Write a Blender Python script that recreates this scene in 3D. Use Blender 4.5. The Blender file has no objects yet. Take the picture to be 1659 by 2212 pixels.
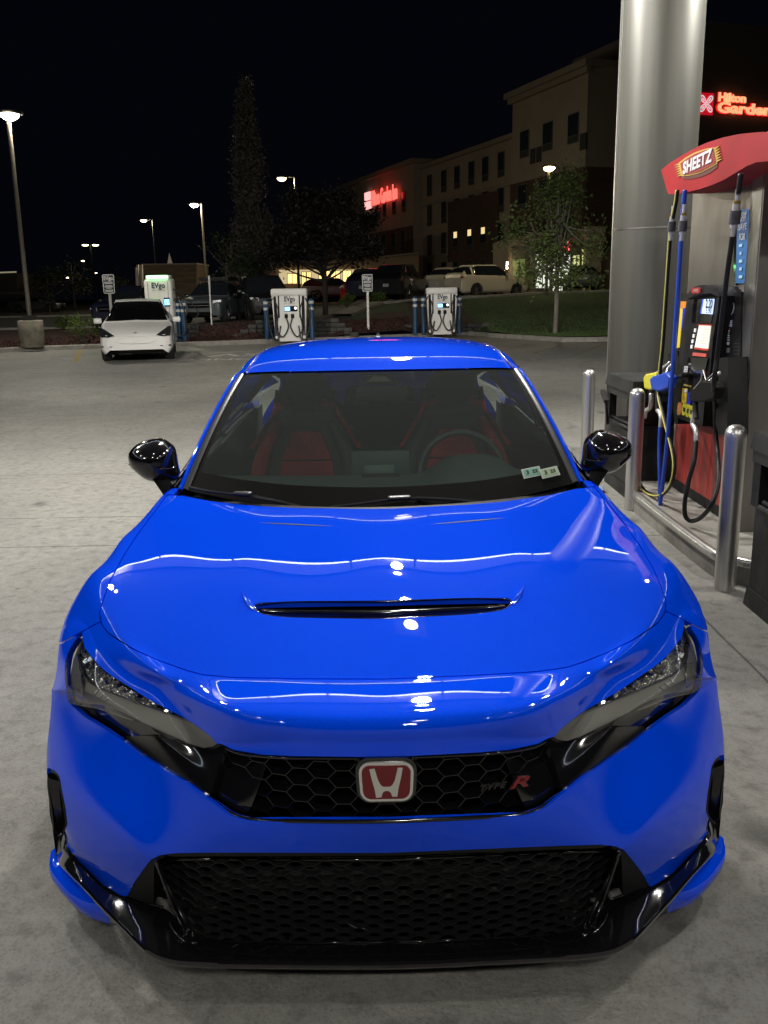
import bpy, math, random
import numpy as np
from mathutils import Vector, Matrix

# ------------------------------------------------------------------ camera, world, exposure
FPX, PITCH, ROLL, EYE, BACK, SHX = 1950., math.radians(13.61), .018, 1.65, 1.78, -6.   # in a 1659 x 2212 picture
scene = bpy.context.scene
cam_data = bpy.data.cameras.new('camera'); cam = bpy.data.objects.new('camera', cam_data)
scene.collection.objects.link(cam)
cam_data.sensor_fit = 'VERTICAL'; cam_data.sensor_height = 24; cam_data.lens = 24 * FPX / 2212
cam_data.clip_end = 2000; cam_data.clip_start = .05
yaw = math.atan(6 / FPX)
_rt = Vector((math.cos(yaw), -math.sin(yaw), 0)); _fl = Vector((math.sin(yaw), math.cos(yaw), 0))
_fw = _fl * math.cos(PITCH) + Vector((0, 0, -math.sin(PITCH)))
_up = _fl * math.sin(PITCH) + Vector((0, 0, math.cos(PITCH)))
_cr = _rt * math.cos(ROLL) - _up * math.sin(ROLL); _cu = _rt * math.sin(ROLL) + _up * math.cos(ROLL)
cam.matrix_world = Matrix(((_cr.x, _cu.x, -_fw.x, 0), (_cr.y, _cu.y, -_fw.y, -BACK), (_cr.z, _cu.z, -_fw.z, EYE), (0, 0, 0, 1)))
scene.camera = cam
world = bpy.data.worlds.new('World'); scene.world = world; world.use_nodes = True
_bg = world.node_tree.nodes['Background']; _bg.inputs[0].default_value = (.0016, .0019, .0040, 1); _bg.inputs[1].default_value = .65
scene.view_settings.view_transform = 'Standard'; scene.view_settings.look = 'None'
scene.view_settings.exposure = 0; scene.view_settings.gamma = 1
scene.render.engine = 'CYCLES'
scene.cycles.use_denoising = True
scene.cycles.max_bounces = 10; scene.cycles.transparent_max_bounces = 16
scene.cycles.sample_clamp_indirect = 4
scene.cycles.caustics_reflective = False; scene.cycles.caustics_refractive = False

# ------------------------------------------------------------------ the photograph's pixels as rays (1659 x 2212)
def ray(px, py):
    dx, dy = px - 829.5, py - 1106
    a = dx * math.cos(ROLL) - dy * math.sin(ROLL) - SHX; b = dy * math.cos(ROLL) + dx * math.sin(ROLL)
    return (a, FPX * math.cos(PITCH) - b * math.sin(PITCH), -FPX * math.sin(PITCH) - b * math.cos(PITCH))
def at_y(px, py, Y):
    r = ray(px, py); t = (Y + BACK) / r[1]; return Vector((r[0] * t, Y, EYE + r[2] * t))
def at_z(px, py, z):
    r = ray(px, py); t = (z - EYE) / r[2]; return Vector((r[0] * t, r[1] * t - BACK, z))
def at_x(px, py, x):
    r = ray(px, py); t = x / r[0]; return Vector((x, r[1] * t - BACK, EYE + r[2] * t))
def proj(V):
    V = np.asarray(V, float)
    d = (V[:, 1] + BACK) * math.cos(PITCH) + (EYE - V[:, 2]) * math.sin(PITCH)
    a = FPX * V[:, 0] / d + SHX; b = FPX * ((EYE - V[:, 2]) * math.cos(PITCH) - (V[:, 1] + BACK) * math.sin(PITCH)) / d
    return np.stack([a * math.cos(ROLL) + b * math.sin(ROLL) + 829.5, b * math.cos(ROLL) - a * math.sin(ROLL) + 1106], 1)

# ------------------------------------------------------------------ materials
_mats = {}
def mat(name, col=(.5, .5, .5), rough=.5, metal=0., coat=0., emit=None, es=1., noise=None, bump=None, spec=.5, alpha=1., trans=0., wave=None, coatr=.03):
    """noise=(scale, amount[, second colour]); bump=(scale, distance)"""
    if name in _mats: return _mats[name]
    m = bpy.data.materials.new(name); m.use_nodes = True; nt = m.node_tree; b = nt.nodes['Principled BSDF']
    b.inputs['Base Color'].default_value = (*col, 1); b.inputs['Roughness'].default_value = rough
    b.inputs['Metallic'].default_value = metal; b.inputs['Coat Weight'].default_value = coat; b.inputs['Coat Roughness'].default_value = coatr
    b.inputs['Specular IOR Level'].default_value = spec; b.inputs['Transmission Weight'].default_value = trans
    if emit: b.inputs['Emission Color'].default_value = (*emit, 1); b.inputs['Emission Strength'].default_value = es
    if noise:
        tc = nt.nodes.new('ShaderNodeTexCoord'); n = nt.nodes.new('ShaderNodeTexNoise'); n.inputs['Scale'].default_value = noise[0]; n.inputs['Detail'].default_value = 6
        mp = nt.nodes.new('ShaderNodeMapping')
        if wave: mp.inputs['Scale'].default_value = wave
        nt.links.new(tc.outputs['Object'], mp.inputs[0]); nt.links.new(mp.outputs[0], n.inputs['Vector'])
        cr = nt.nodes.new('ShaderNodeMapRange'); cr.inputs[1].default_value = .3; cr.inputs[2].default_value = .7
        cr.inputs[3].default_value = 0; cr.inputs[4].default_value = 1; nt.links.new(n.outputs['Fac'], cr.inputs[0])
        mx = nt.nodes.new('ShaderNodeMix'); mx.data_type = 'RGBA'; nt.links.new(cr.outputs[0], mx.inputs[0])
        c2 = noise[2] if len(noise) > 2 else tuple(max(0, c * (1 - noise[1])) for c in col)
        mx.inputs[6].default_value = (*col, 1); mx.inputs[7].default_value = (*c2, 1); nt.links.new(mx.outputs[2], b.inputs['Base Color'])
    if bump:
        tc = nt.nodes.new('ShaderNodeTexCoord'); n = nt.nodes.new('ShaderNodeTexNoise'); n.inputs['Scale'].default_value = bump[0]; n.inputs['Detail'].default_value = 5
        nt.links.new(tc.outputs['Object'], n.inputs['Vector'])
        bp = nt.nodes.new('ShaderNodeBump'); bp.inputs['Distance'].default_value = bump[1]; bp.inputs['Strength'].default_value = 1
        nt.links.new(n.outputs['Fac'], bp.inputs['Height']); nt.links.new(bp.outputs[0], b.inputs['Normal'])
    _mats[name] = m; return m
def glass_mat(name, tint, rough=.0, dust=0., ior=1.5):
    if name in _mats: return _mats[name]
    m = bpy.data.materials.new(name); m.use_nodes = True; nt = m.node_tree; nt.nodes.clear(); N = nt.nodes.new; L = nt.links.new
    out = N('ShaderNodeOutputMaterial'); tr = N('ShaderNodeBsdfTransparent'); tr.inputs[0].default_value = (*tint, 1)
    gl = N('ShaderNodeBsdfGlossy'); gl.inputs['Roughness'].default_value = rough; gl.inputs[0].default_value = (1, 1, 1, 1)
    fr = N('ShaderNodeFresnel'); fr.inputs[0].default_value = ior; mx = N('ShaderNodeMixShader')
    L(fr.outputs[0], mx.inputs[0]); L(tr.outputs[0], mx.inputs[1]); L(gl.outputs[0], mx.inputs[2]); last = mx
    if dust:
        df = N('ShaderNodeBsdfDiffuse'); df.inputs[0].default_value = (.30, .34, .32, 1)
        tc = N('ShaderNodeTexCoord'); v = N('ShaderNodeTexVoronoi'); v.inputs['Scale'].default_value = 55; L(tc.outputs['Object'], v.inputs[0])
        n = N('ShaderNodeTexNoise'); n.inputs['Scale'].default_value = 30; L(tc.outputs['Object'], n.inputs[0])
        lt = N('ShaderNodeMapRange'); lt.inputs[1].default_value = .0; lt.inputs[2].default_value = .16; lt.inputs[3].default_value = .30; lt.inputs[4].default_value = 0; L(v.outputs['Distance'], lt.inputs[0])
        mu = N('ShaderNodeMath'); mu.operation = 'MULTIPLY'; L(lt.outputs[0], mu.inputs[0]); L(n.outputs[0], mu.inputs[1])
        ad = N('ShaderNodeMath'); ad.operation = 'ADD'; L(mu.outputs[0], ad.inputs[0]); ad.inputs[1].default_value = dust
        m2 = N('ShaderNodeMixShader'); L(ad.outputs[0], m2.inputs[0]); L(mx.outputs[0], m2.inputs[1]); L(df.outputs[0], m2.inputs[2]); last = m2
    L(last.outputs[0], out.inputs[0]); _mats[name] = m; return m
def M(n): return _mats[n]

# ------------------------------------------------------------------ objects
col = scene.collection
def tag(o, label=None, cat=None, group=None, kind=None):
    if label: o['label'] = label
    if cat: o['category'] = cat
    if group: o['group'] = group
    if kind: o['kind'] = kind
    return o
def empty(name, loc=(0, 0, 0), rz=0., label=None, cat=None, group=None):
    o = bpy.data.objects.new(name, None); col.objects.link(o); o.location = loc; o.rotation_euler = (0, 0, rz); o.empty_display_size = .1
    return tag(o, label, cat, group)
def mesh_obj(name, V, F, mats, parent=None, smooth=True, fm=None, angle=None):
    me = bpy.data.meshes.new(name); me.from_pydata([tuple(map(float, v)) for v in V], [], [tuple(map(int, f)) for f in F])
    if not isinstance(mats, (list, tuple)): mats = [mats]
    for m in mats: me.materials.append(m)
    if fm is not None and len(fm): me.polygons.foreach_set('material_index', np.array(fm, dtype=np.int32))
    if smooth: me.polygons.foreach_set('use_smooth', [True] * len(me.polygons))
    if angle is not None: me.set_sharp_from_angle(angle=math.radians(angle))
    me.update()
    o = bpy.data.objects.new(name, me); col.objects.link(o)
    if parent is not None: o.parent = parent
    return o
class MB:
    def __init__(s): s.v = []; s.f = []; s.m = []
    def add(s, V, F, m=0):
        n = len(s.v); s.v += [tuple(v) for v in V]; s.f += [tuple(i + n for i in f) for f in F]; s.m += [m] * len(F); return s
    def box(s, c, d, rz=0., m=0, rx=0., ry=0., taper=1.):
        R = Matrix.Rotation(rz, 3, 'Z') @ Matrix.Rotation(ry, 3, 'Y') @ Matrix.Rotation(rx, 3, 'X'); V = []
        for z in (-.5, .5):
            k = taper if z > 0 else 1
            for x, y in ((-.5, -.5), (.5, -.5), (.5, .5), (-.5, .5)): V.append(Vector(c) + R @ Vector((x * d[0] * k, y * d[1] * k, z * d[2])))
        return s.add(V, [(3, 2, 1, 0), (4, 5, 6, 7), (0, 1, 5, 4), (1, 2, 6, 5), (2, 3, 7, 6), (3, 0, 4, 7)], m)
    def bbox(s, c, d, r=.02, rz=0., m=0, rx=0.):
        """box with all edges chamfered"""
        hx, hy, hz = d[0] / 2, d[1] / 2, d[2] / 2; R = Matrix.Rotation(rz, 3, 'Z') @ Matrix.Rotation(rx, 3, 'X')
        r = min(r, hx * .9, hy * .9, hz * .9); V = []; rings = []
        k = .3
        for z, i in ((-hz, r), (-hz + r * k, r * k), (-hz + r, 0), (hz - r, 0), (hz - r * k, r * k), (hz, r)):
            ax, ay = hx - i, hy - i; c_ = max(r - i, 0) if i < r else 0; c_ = r * (1 - .0) if i == 0 else (r * .9 if i < r else r * .7)
            c_ = min(c_, ax * .9, ay * .9); st = len(V)
            for sx, sy, o in ((1, -1, 0), (1, 1, 1), (-1, 1, 0), (-1, -1, 1)):
                p = (sx * ax, sy * (ay - c_)); q = (sx * (ax - c_), sy * ay); mid = (sx * (ax - c_ * .29), sy * (ay - c_ * .29))
                seq = (q, mid, p) if o == 0 else (p, mid, q)
                for a, b in seq: V.append((a, b, z))
            rings.append(st)
        n = 12; F = [tuple(range(n - 1, -1, -1)), tuple(rings[-1] + i for i in range(n))]
        for a, b in zip(rings, rings[1:]):
            for i in range(n): j = (i + 1) % n; F.append((a + i, a + j, b + j, b + i))
        return s.add([Vector(c) + R @ Vector(v) for v in V], F, m)
    def cyl(s, a, b, r0, r1=None, n=16, m=0, cap=True):
        r1 = r0 if r1 is None else r1; a = Vector(a); b = Vector(b); d = (b - a).normalized()
        u = d.orthogonal().normalized(); w = d.cross(u); V = []
        for p, r in ((a, r0), (b, r1)):
            for i in range(n): t = 2 * math.pi * i / n; V.append(p + (u * math.cos(t) + w * math.sin(t)) * r)
        F = [(i, (i + 1) % n, n + (i + 1) % n, n + i) for i in range(n)]
        if cap: F += [tuple(range(n - 1, -1, -1)), tuple(range(n, 2 * n))]
        return s.add(V, F, m)
    def tube(s, pts, r, n=10, m=0, cap=True, steps=6, smooth=True):
        P = catmull(pts, steps) if smooth and len(pts) > 2 else [Vector(p) for p in pts]
        rad = r if callable(r) else (lambda t: r); V = []; u = None
        for i, p in enumerate(P):
            d = (P[min(i + 1, len(P) - 1)] - P[max(i - 1, 0)]).normalized()
            u = d.orthogonal().normalized() if u is None else (u - d * u.dot(d)).normalized(); w = d.cross(u); q = rad(i / (len(P) - 1))
            for k in range(n): t = 2 * math.pi * k / n; V.append(p + (u * math.cos(t) + w * math.sin(t)) * q)
        F = [(i * n + k, i * n + (k + 1) % n, (i + 1) * n + (k + 1) % n, (i + 1) * n + k) for i in range(len(P) - 1) for k in range(n)]
        if cap: F += [tuple(range(n - 1, -1, -1)), tuple(range((len(P) - 1) * n, len(P) * n))]
        return s.add(V, F, m)
    def lathe(s, prof, c=(0, 0, 0), axis='Z', n=32, m=0, cap=True):
        """prof: (radius, height) pairs"""
        V = []; c = Vector(c)
        for r, h in prof:
            for i in range(n):
                t = 2 * math.pi * i / n; a, b = r * math.cos(t), r * math.sin(t)
                V.append(c + Vector({'Z': (a, b, h), 'X': (h, a, b), 'Y': (b, h, a)}[axis]))
        F = [(k * n + i, k * n + (i + 1) % n, (k + 1) * n + (i + 1) % n, (k + 1) * n + i) for k in range(len(prof) - 1) for i in range(n)]
        if cap and prof[0][0] > 1e-6: F.append(tuple(range(n - 1, -1, -1)))
        if cap and prof[-1][0] > 1e-6: F.append(tuple((len(prof) - 1) * n + i for i in range(n)))
        return s.add(V, F, m)
    def prism(s, poly, fn, d0, d1, m=0):
        """2-D outline extruded: fn(u, v, d) -> point"""
        n = len(poly); V = [fn(u, v, d0) for u, v in poly] + [fn(u, v, d1) for u, v in poly]
        F = [tuple(range(n - 1, -1, -1)), tuple(range(n, 2 * n))] + [(i, (i + 1) % n, n + (i + 1) % n, n + i) for i in range(n)]
        return s.add(V, F, m)
    def quad(s, a, b, c, d, m=0): return s.add([a, b, c, d], [(0, 1, 2, 3)], m)
    def grid(s, G, m=0, flip=False):
        nu, nv = len(G), len(G[0]); F = []
        for i in range(nu - 1):
            for j in range(nv - 1):
                f = (i * nv + j, i * nv + j + 1, (i + 1) * nv + j + 1, (i + 1) * nv + j); F.append(f[::-1] if flip else f)
        return s.add([p for r in G for p in r], F, m)
    def out(s, name, mats, parent=None, smooth=False, angle=35):
        return mesh_obj(name, s.v, s.f, mats, parent, True, s.m, 180 if smooth else angle)
def catmull(pts, steps=6):
    P = [Vector(p) for p in pts]; P = [P[0] * 2 - P[1]] + P + [P[-1] * 2 - P[-2]]; out = []
    for i in range(1, len(P) - 2):
        for k in range(steps):
            t = k / steps; a, b, c, d = P[i - 1:i + 3]
            out.append(.5 * ((2 * b) + (c - a) * t + (2 * a - 5 * b + 4 * c - d) * t * t + (3 * b - a - 3 * c + d) * t ** 3))
    out.append(P[-2]); return out
def patch(ctrl, ku=6, kv=6):
    """smooth grid through a small grid of points"""
    A = [catmull(r, kv) for r in ctrl]; B = [catmull([a[j] for a in A], ku) for j in range(len(A[0]))]
    return [[B[j][i] for j in range(len(B))] for i in range(len(B[0]))]
_fonts = {}
def text_mesh(txt, size, depth=.002, bold=0., spacing=1., align='CENTER', shear=0.):
    cu = bpy.data.curves.new('t', 'FONT'); cu.body = txt; cu.size = size; cu.extrude = depth / 2; cu.offset = bold; cu.space_character = spacing
    cu.align_x = align; cu.align_y = 'CENTER'; cu.shear = shear; cu.resolution_u = 3
    o = bpy.data.objects.new('t', cu); col.objects.link(o); bpy.context.view_layer.update()
    me = o.evaluated_get(bpy.context.evaluated_depsgraph_get()).to_mesh()
    V = [v.co.copy() for v in me.vertices]; F = [tuple(p.vertices) for p in me.polygons]; o.to_mesh_clear()
    bpy.data.objects.remove(o); bpy.data.curves.remove(cu); return V, F
def text(mb, txt, size, org, ux, uy, depth=.002, bold=0., spacing=1., m=0, width=None, shear=0., align='CENTER'):
    """letters on the plane org + x*ux + y*uy"""
    V, F = text_mesh(txt, size, depth, bold, spacing, align, shear); ux = Vector(ux).normalized(); uy = Vector(uy).normalized(); uz = ux.cross(uy); org = Vector(org)
    k = 1.
    if width and V: k = width / max(1e-6, max(v.x for v in V) - min(v.x for v in V))
    mb.add([org + ux * v.x * k + uy * v.y + uz * v.z for v in V], F, m)
def copy_tree(o, parent=None, loc=None, rz=None, label=None):
    c = o.copy(); col.objects.link(c)
    if parent is not None: c.parent = parent
    if loc is not None: c.location = loc
    if rz is not None: c.rotation_euler = (0, 0, rz)
    if label: c['label'] = label
    for ch in list(o.children):
        if ch.type != 'LIGHT': copy_tree(ch, c)
    return c

# ------------------------------------------------------------------ smooth fitted surfaces and trimming
def fit_surface(rows, ns, nt, lam=.002, crease=(), mir=True, up=4):
    smax = rows[-1][0]; n = ns * nt; K = []
    def idx(i, j): return i * nt + j
    I = []; J = []; W = []; R = 0
    bx = []; rowsD = []
    for s, pts in rows:
        for t, p in pts:
            fi = s / smax * (ns - 1); fj = t * (nt - 1); i = min(int(fi), ns - 2); j = min(int(fj), nt - 2); a = fi - i; b = fj - j
            rowsD.append(([idx(i, j), idx(i, j + 1), idx(i + 1, j), idx(i + 1, j + 1)], [(1 - a) * (1 - b), (1 - a) * b, a * (1 - b), a * b], p))
    D = np.zeros((len(rowsD), n)); T = np.zeros((len(rowsD), 3))
    for k, (ii, ww, p) in enumerate(rowsD): D[k, ii] = ww; T[k] = p
    def reg(odd):
        A = np.zeros((n, n))
        def term(ix, w):
            for a, wa in ix:
                for b, wb in ix: A[a, b] += w * wa * wb
        for i in range(ns):
            for j in range(nt):
                cw = 1.
                for (s0, s1, t0, t1, f) in crease:
                    if s0 <= i / (ns - 1) * smax <= s1 and t0 <= j / (nt - 1) <= t1: cw = f
                if 0 < i < ns - 1: term([(idx(i - 1, j), 1), (idx(i, j), -2), (idx(i + 1, j), 1)], lam * cw)
                if 0 < j < nt - 1: term([(idx(i, j - 1), 1), (idx(i, j), -2), (idx(i, j + 1), 1)], lam * .6)
                if j == 0 and mir:
                    if odd: term([(idx(i, 0), 1)], 1.)
                    else: term([(idx(i, 1), 2), (idx(i, 0), -2)], lam)
                if i < ns - 1 and j < nt - 1: term([(idx(i, j), 1), (idx(i + 1, j), -1), (idx(i, j + 1), -1), (idx(i + 1, j + 1), 1)], lam)
        return A
    DD = D.T @ D; Ro = reg(True); Re = reg(False); S = np.zeros((n, 3))
    S[:, 0] = np.linalg.solve(DD + Ro + 1e-9 * np.eye(n), D.T @ T[:, 0]); S[:, 1:] = np.linalg.solve(DD + Re + 1e-9 * np.eye(n), D.T @ T[:, 1:])
    G = S.reshape(ns, nt, 3)
    if mir:
        Gm = G[:, :0:-1].copy(); Gm[:, :, 0] *= -1; G = np.concatenate([Gm, G], 1)
    def upx(G, k):
        P = np.concatenate([2 * G[:1] - G[1:2], G, 2 * G[-1:] - G[-2:-1]]); out = []
        # uniform cubic B-spline evaluation (smooth curvature)
        for i in range(1, len(P) - 2):
            for q in range(k):
                t = q / k; a, b, c, d = P[i - 1], P[i], P[i + 1], P[i + 2]
                out.append(((1 - t) ** 3 * a + (3 * t ** 3 - 6 * t * t + 4) * b + (-3 * t ** 3 + 3 * t * t + 3 * t + 1) * c + t ** 3 * d) / 6)
        out.append(P[-2]); return np.array(out)
    G = upx(G, up); G = upx(G.transpose(1, 0, 2), up).transpose(1, 0, 2)
    return G          # [s][t] with t from -1 to 1
def sdf(P, poly):
    """signed distance to a closed 2-D outline, positive inside"""
    P = np.asarray(P); Q = np.asarray(poly, float); d = np.full(len(P), 1e9); ins = np.zeros(len(P), bool)
    for a, b in zip(Q, np.roll(Q, -1, 0)):
        e = b - a; w = P - a; t = np.clip((w @ e) / max(e @ e, 1e-12), 0, 1); d = np.minimum(d, np.linalg.norm(w - t[:, None] * e, axis=1))
        c = (a[1] > P[:, 1]) != (b[1] > P[:, 1]); 
        with np.errstate(divide='ignore', invalid='ignore'): x = (b[0] - a[0]) * (P[:, 1] - a[1]) / (b[1] - a[1] if b[1] != a[1] else 1e-12) + a[0]
        ins ^= c & (P[:, 0] < x)
    return np.where(ins, d, -d)
def smooth_poly(pts, n=5, closed=True, corners=()):
    """rounded outline through pts; corners: indices kept sharp"""
    P = [np.array(p, float) for p in pts]; N = len(P); out = []
    for i in range(N if closed else N - 1):
        a, b, c, d = P[i - 1], P[i], P[(i + 1) % N], P[(i + 2) % N]
        if i in corners: a = 2 * b - c
        if (i + 1) % N in corners: d = 2 * c - b
        for k in range(n):
            t = k / n; out.append(.5 * ((2 * b) + (c - a) * t + (2 * a - 5 * b + 4 * c - d) * t * t + (3 * b - a - 3 * c + d) * t ** 3))
    return out
def grid_mesh(G):
    ns, nt = G.shape[:2]; V = G.reshape(-1, 3); i, j = np.meshgrid(np.arange(ns - 1), np.arange(nt - 1), indexing='ij'); a = (i * nt + j).ravel()
    T = np.concatenate([np.stack([a, a + 1, a + nt + 1], 1), np.stack([a, a + nt + 1, a + nt], 1)])
    gs = np.gradient(G, axis=0); gt = np.gradient(G, axis=1); N = np.cross(gt, gs).reshape(-1, 3); N /= np.maximum(np.linalg.norm(N, axis=1), 1e-12)[:, None]
    return V, T, N
def trim(V, T, N, s, rim=.018, off=0., rimdir=None):
    """keep s > 0; returns verts, faces with a folded-in edge of depth rim"""
    V = V + N * off if off else V
    ins = s > 0; cnt = ins[T].sum(1); keep = T[cnt == 3]; mix = T[(cnt > 0) & (cnt < 3)]
    nv = []; nn = []; cut = {}; F = []; E = []
    base = len(V)
    def cp(a, b):
        k = (a, b) if a < b else (b, a)
        if k not in cut:
            u = s[a] / (s[a] - s[b]); cut[k] = base + len(nv); nv.append(V[a] + (V[b] - V[a]) * u); nn.append(N[a] + (N[b] - N[a]) * u)
        return cut[k]
    for t in mix:
        t = [int(x) for x in t]
        while not (ins[t[0]] and not ins[t[2]]): t = t[1:] + t[:1]
        if ins[t[1]]: p = cp(t[1], t[2]); q = cp(t[2], t[0]); F += [(t[0], t[1], p), (t[0], p, q)]; E.append((p, q))
        else: p = cp(t[0], t[1]); q = cp(t[2], t[0]); F.append((t[0], p, q)); E.append((p, q))
    VV = np.concatenate([V, np.array(nv).reshape(-1, 3)]); NN = np.concatenate([N, np.array(nn).reshape(-1, 3)])
    FF = np.concatenate([keep, np.array(F, int).reshape(-1, 3)]); used = np.unique(FF); mp = np.full(len(VV), -1); mp[used] = np.arange(len(used))
    oV = list(VV[used]); oF = [tuple(f) for f in mp[FF]]
    if rim:
        im = {}
        def rp(i, lvl):
            k = (i, lvl)
            if k not in im:
                d = -NN[i] if rimdir is None else np.array(rimdir, float); d = d / max(np.linalg.norm(d), 1e-9)
                im[k] = len(oV); oV.append(VV[i] + d * (rim * lvl))
            return im[k]
        for a, b in E: oF.append((rp(a, 0), rp(a, 1), rp(b, 1), rp(b, 0)))
    return oV, oF
def sub_grid(G, i0, i1, j0, j1): return G[i0:i1, j0:j1]
# ================================================================== canopy and its lamps (they light the forecourt)
def struct(o): o['kind'] = 'structure'; return o
CANY = 8.35; DECK = 5.2
canopy = empty('canopy', (0, 0, DECK), 0, 'flat metal canopy over the fuel pump and the blue car', 'canopy')
cm = (0, 0, -DECK)
mb = MB(); mb.box((.7, -.15, .35), (16.6, 15.4, .5)); mb.out('canopy_roof', mat('canopy_red', (.25, .02, .02), .5), canopy, False)
mb = MB()
for i in range(20): mb.box((.7 - 8.1 + i * .81 + .405, -.15, .07), (.80, 15.2, .04))
mb.out('soffit', mat('canopy_soffit', (.16, .16, .16), .45), canopy, False)
FAS = mat('fascia_panel', (.8, .8, .82), .5, emit=(.45, .58, 1.), es=.32); LEDS = mat('fascia_led', (.9, .9, .9), .5, emit=(.85, .93, 1.), es=9.)
def fascia(x0, y0, x1, y1):
    L = math.hypot(x1 - x0, y1 - y0); n = max(1, round(L / 1.35)); a = math.atan2(y1 - y0, x1 - x0); mb = MB(); ml = MB()
    for i in range(n):
        t = (i + .5) / n; c = (x0 + (x1 - x0) * t, y0 + (y1 - y0) * t); mb.box((c[0], c[1], -.13), (L / n - .03, .05, .34), rz=a); ml.box((c[0], c[1], -.32), (L / n - .05, .02, .035), rz=a)
    f = mb.out('fascia', FAS, canopy, False); ml.out('light_strip', LEDS, f, False)
for q in ((-6.2, 7.62, 7.6, 7.62), (-7.4, -7.6, -7.4, 6.7), (8.8, -7.6, 8.8, 6.7), (-7.35, 6.8, -6.3, 7.58), (7.7, 7.58, 8.75, 6.8)): fascia(*q)
LAMP = mat('lamp_face', (.9, .9, .9), .5, emit=(1., .97, .90), es=75.)
first = None
lamp_spots = [(x, y, e) for y, e in ((6.3, 3.1), (2.7, 1.4), (-1.0, .2), (-4.8, 1.05)) for x in (-4.7, .32, 4.6)]
for k, (x, y, e) in enumerate(lamp_spots):
    if k == 1: y = 7.05
    if k == 4: y = 5.4
    if first is None:
        first = empty('canopy_lamp', (0, 0, 0), 0, None, 'canopy lamp', 'square lamps set in the canopy soffit')
        
        mb = MB(); mb.box((0, 0, 0), (.42, .42, .05)); mb.out('lamp_housing', mat('lamp_case', (.6, .6, .6), .5), first, False)
        mb = MB(); mb.lathe([(0, -.04), (.07, -.036), (.095, -.024)], n=24); mb.out('lamp_face', LAMP, first, True); o = first
    else: o = copy_tree(first)
    o.location = (x, y, DECK + .015); o['label'] = 'square white soffit lamp, %s lamp of the %s row counted from the front edge' % (('left', 'middle', 'right')[k % 3], ('first', 'second', 'third', 'fourth')[k // 3])
    ld = bpy.data.lights.new('canopy_light', 'SPOT'); ld.spot_size = math.radians(176); ld.spot_blend = .06; ld.shadow_soft_size = .13; ld.energy = 235 * e; ld.color = (1., .965, .90)
    lo = bpy.data.objects.new('light_source', ld); col.objects.link(lo); lo.parent = o; lo.location = (0, 0, -.36)
    if k < 3:      # added outward spots on the front row, to brighten the far cars and chargers
        ld = bpy.data.lights.new('canopy_light', 'SPOT'); ld.spot_size = math.radians(62); ld.spot_blend = .7; ld.shadow_soft_size = .13; ld.energy = 2600; ld.color = (1., .965, .90)
        lo = bpy.data.objects.new('light_source', ld); col.objects.link(lo); lo.parent = o; lo.location = (0, .1, -.38); lo.rotation_euler = (math.radians(81), 0, 0)
def streetlight(loc, e, c=(1, .9, .7), r=.12, spot=None):
    if spot: ld = bpy.data.lights.new('street_light_source', 'SPOT'); ld.spot_size = math.radians(spot); ld.spot_blend = .5
    else: ld = bpy.data.lights.new('street_light_source', 'POINT')
    ld.energy = e * 3.; ld.color = c; ld.shadow_soft_size = r; lo = bpy.data.objects.new('light_source', ld); col.objects.link(lo); lo.location = loc; return lo

# ================================================================== ground
kerb_px = [(-120, 768), (0, 762), (93, 757), (213, 753), (383, 749), (501, 745), (576, 742), (700, 738), (820, 733), (930, 728), (1008, 724), (1032, 726), (1070, 729.5), (1123, 733), (1214, 738.6), (1290, 738.5), (1335, 736.7)]
KB = [at_z(x, y, 0) for x, y in kerb_px]; KB = [Vector((-60, KB[0].y - 3, 0))] + KB + [Vector((12, KB[-1].y - .2, 0)), Vector((60, KB[-1].y - 2, 0))]
KX = [p.x for p in KB]; KY = [p.y for p in KB]
def kerb_y(x): return float(np.interp(x, KX, KY))
def lin(col_, y): return float(np.interp(y, [a for a, b in col_], [b for a, b in col_]))
TER = [(-60, [(29, .14), (41, .2), (60, .35), (80, .5), (140, .7)]), (-12, [(30, .14), (33, .3), (41, .32), (60, .5), (140, .7)]), (-9, [(30, .14), (33, .3), (35.5, .45), (60, .7), (140, .9)]),
 (-7.9, [(31, .14), (32.6, .14), (32.7, .52), (60, .75), (140, .95)]), (-6.9, [(31, .14), (32.9, .14), (33.0, .6), (60, .75), (140, .95)]), (-6.5, [(31, .14), (33, .45), (34.5, .65), (60, .78), (140, .95)]), (-4.6, [(31, .14), (33, .45), (34, .68), (60, .8), (140, 1.0)]),
 (-4.2, [(31.5, .14), (32.9, .14), (33.0, .66), (60, .8), (140, 1.0)]), (-1.9, [(31.5, .14), (32.9, .14), (33.0, .66), (60, .9), (140, 1.1)]), (-1.4, [(31.3, .14), (33, .4), (36, .62), (44, 1.1), (60, 1.2), (140, 1.4)]),
 (1.0, [(31.5, .14), (34, .4), (44, 1.2), (60, 1.3), (140, 1.5)]), (1.4, [(31.5, .14), (34.3, .14), (34.4, .45), (44, 1.25), (60, 1.35), (140, 1.5)]), (3.8, [(31.5, .14), (34.3, .14), (34.4, .45), (44, 1.3), (60, 1.4), (140, 1.5)]),
 (4.4, [(31, .14), (36, .5), (45, 1.35), (60, 1.45), (140, 1.55)]), (8, [(26, .14), (31, .25), (46, 1.45), (60, 1.5), (140, 1.6)]), (14, [(25, .14), (31, .3), (46, 1.55), (60, 1.58), (140, 1.7)]), (60, [(22, .14), (31, .3), (46, 1.6), (60, 1.62), (140, 1.75)])]
TX = [t[0] for t in TER]
def terr(x, y):
    x = min(max(x, TX[0]), TX[-1] - 1e-6); i = max(0, int(np.searchsorted(TX, x, side='right')) - 1); i = min(i, len(TX) - 2)
    a = (x - TX[i]) / (TX[i + 1] - TX[i]); return lin(TER[i][1], y) * (1 - a) + lin(TER[i + 1][1], y) * a
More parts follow.
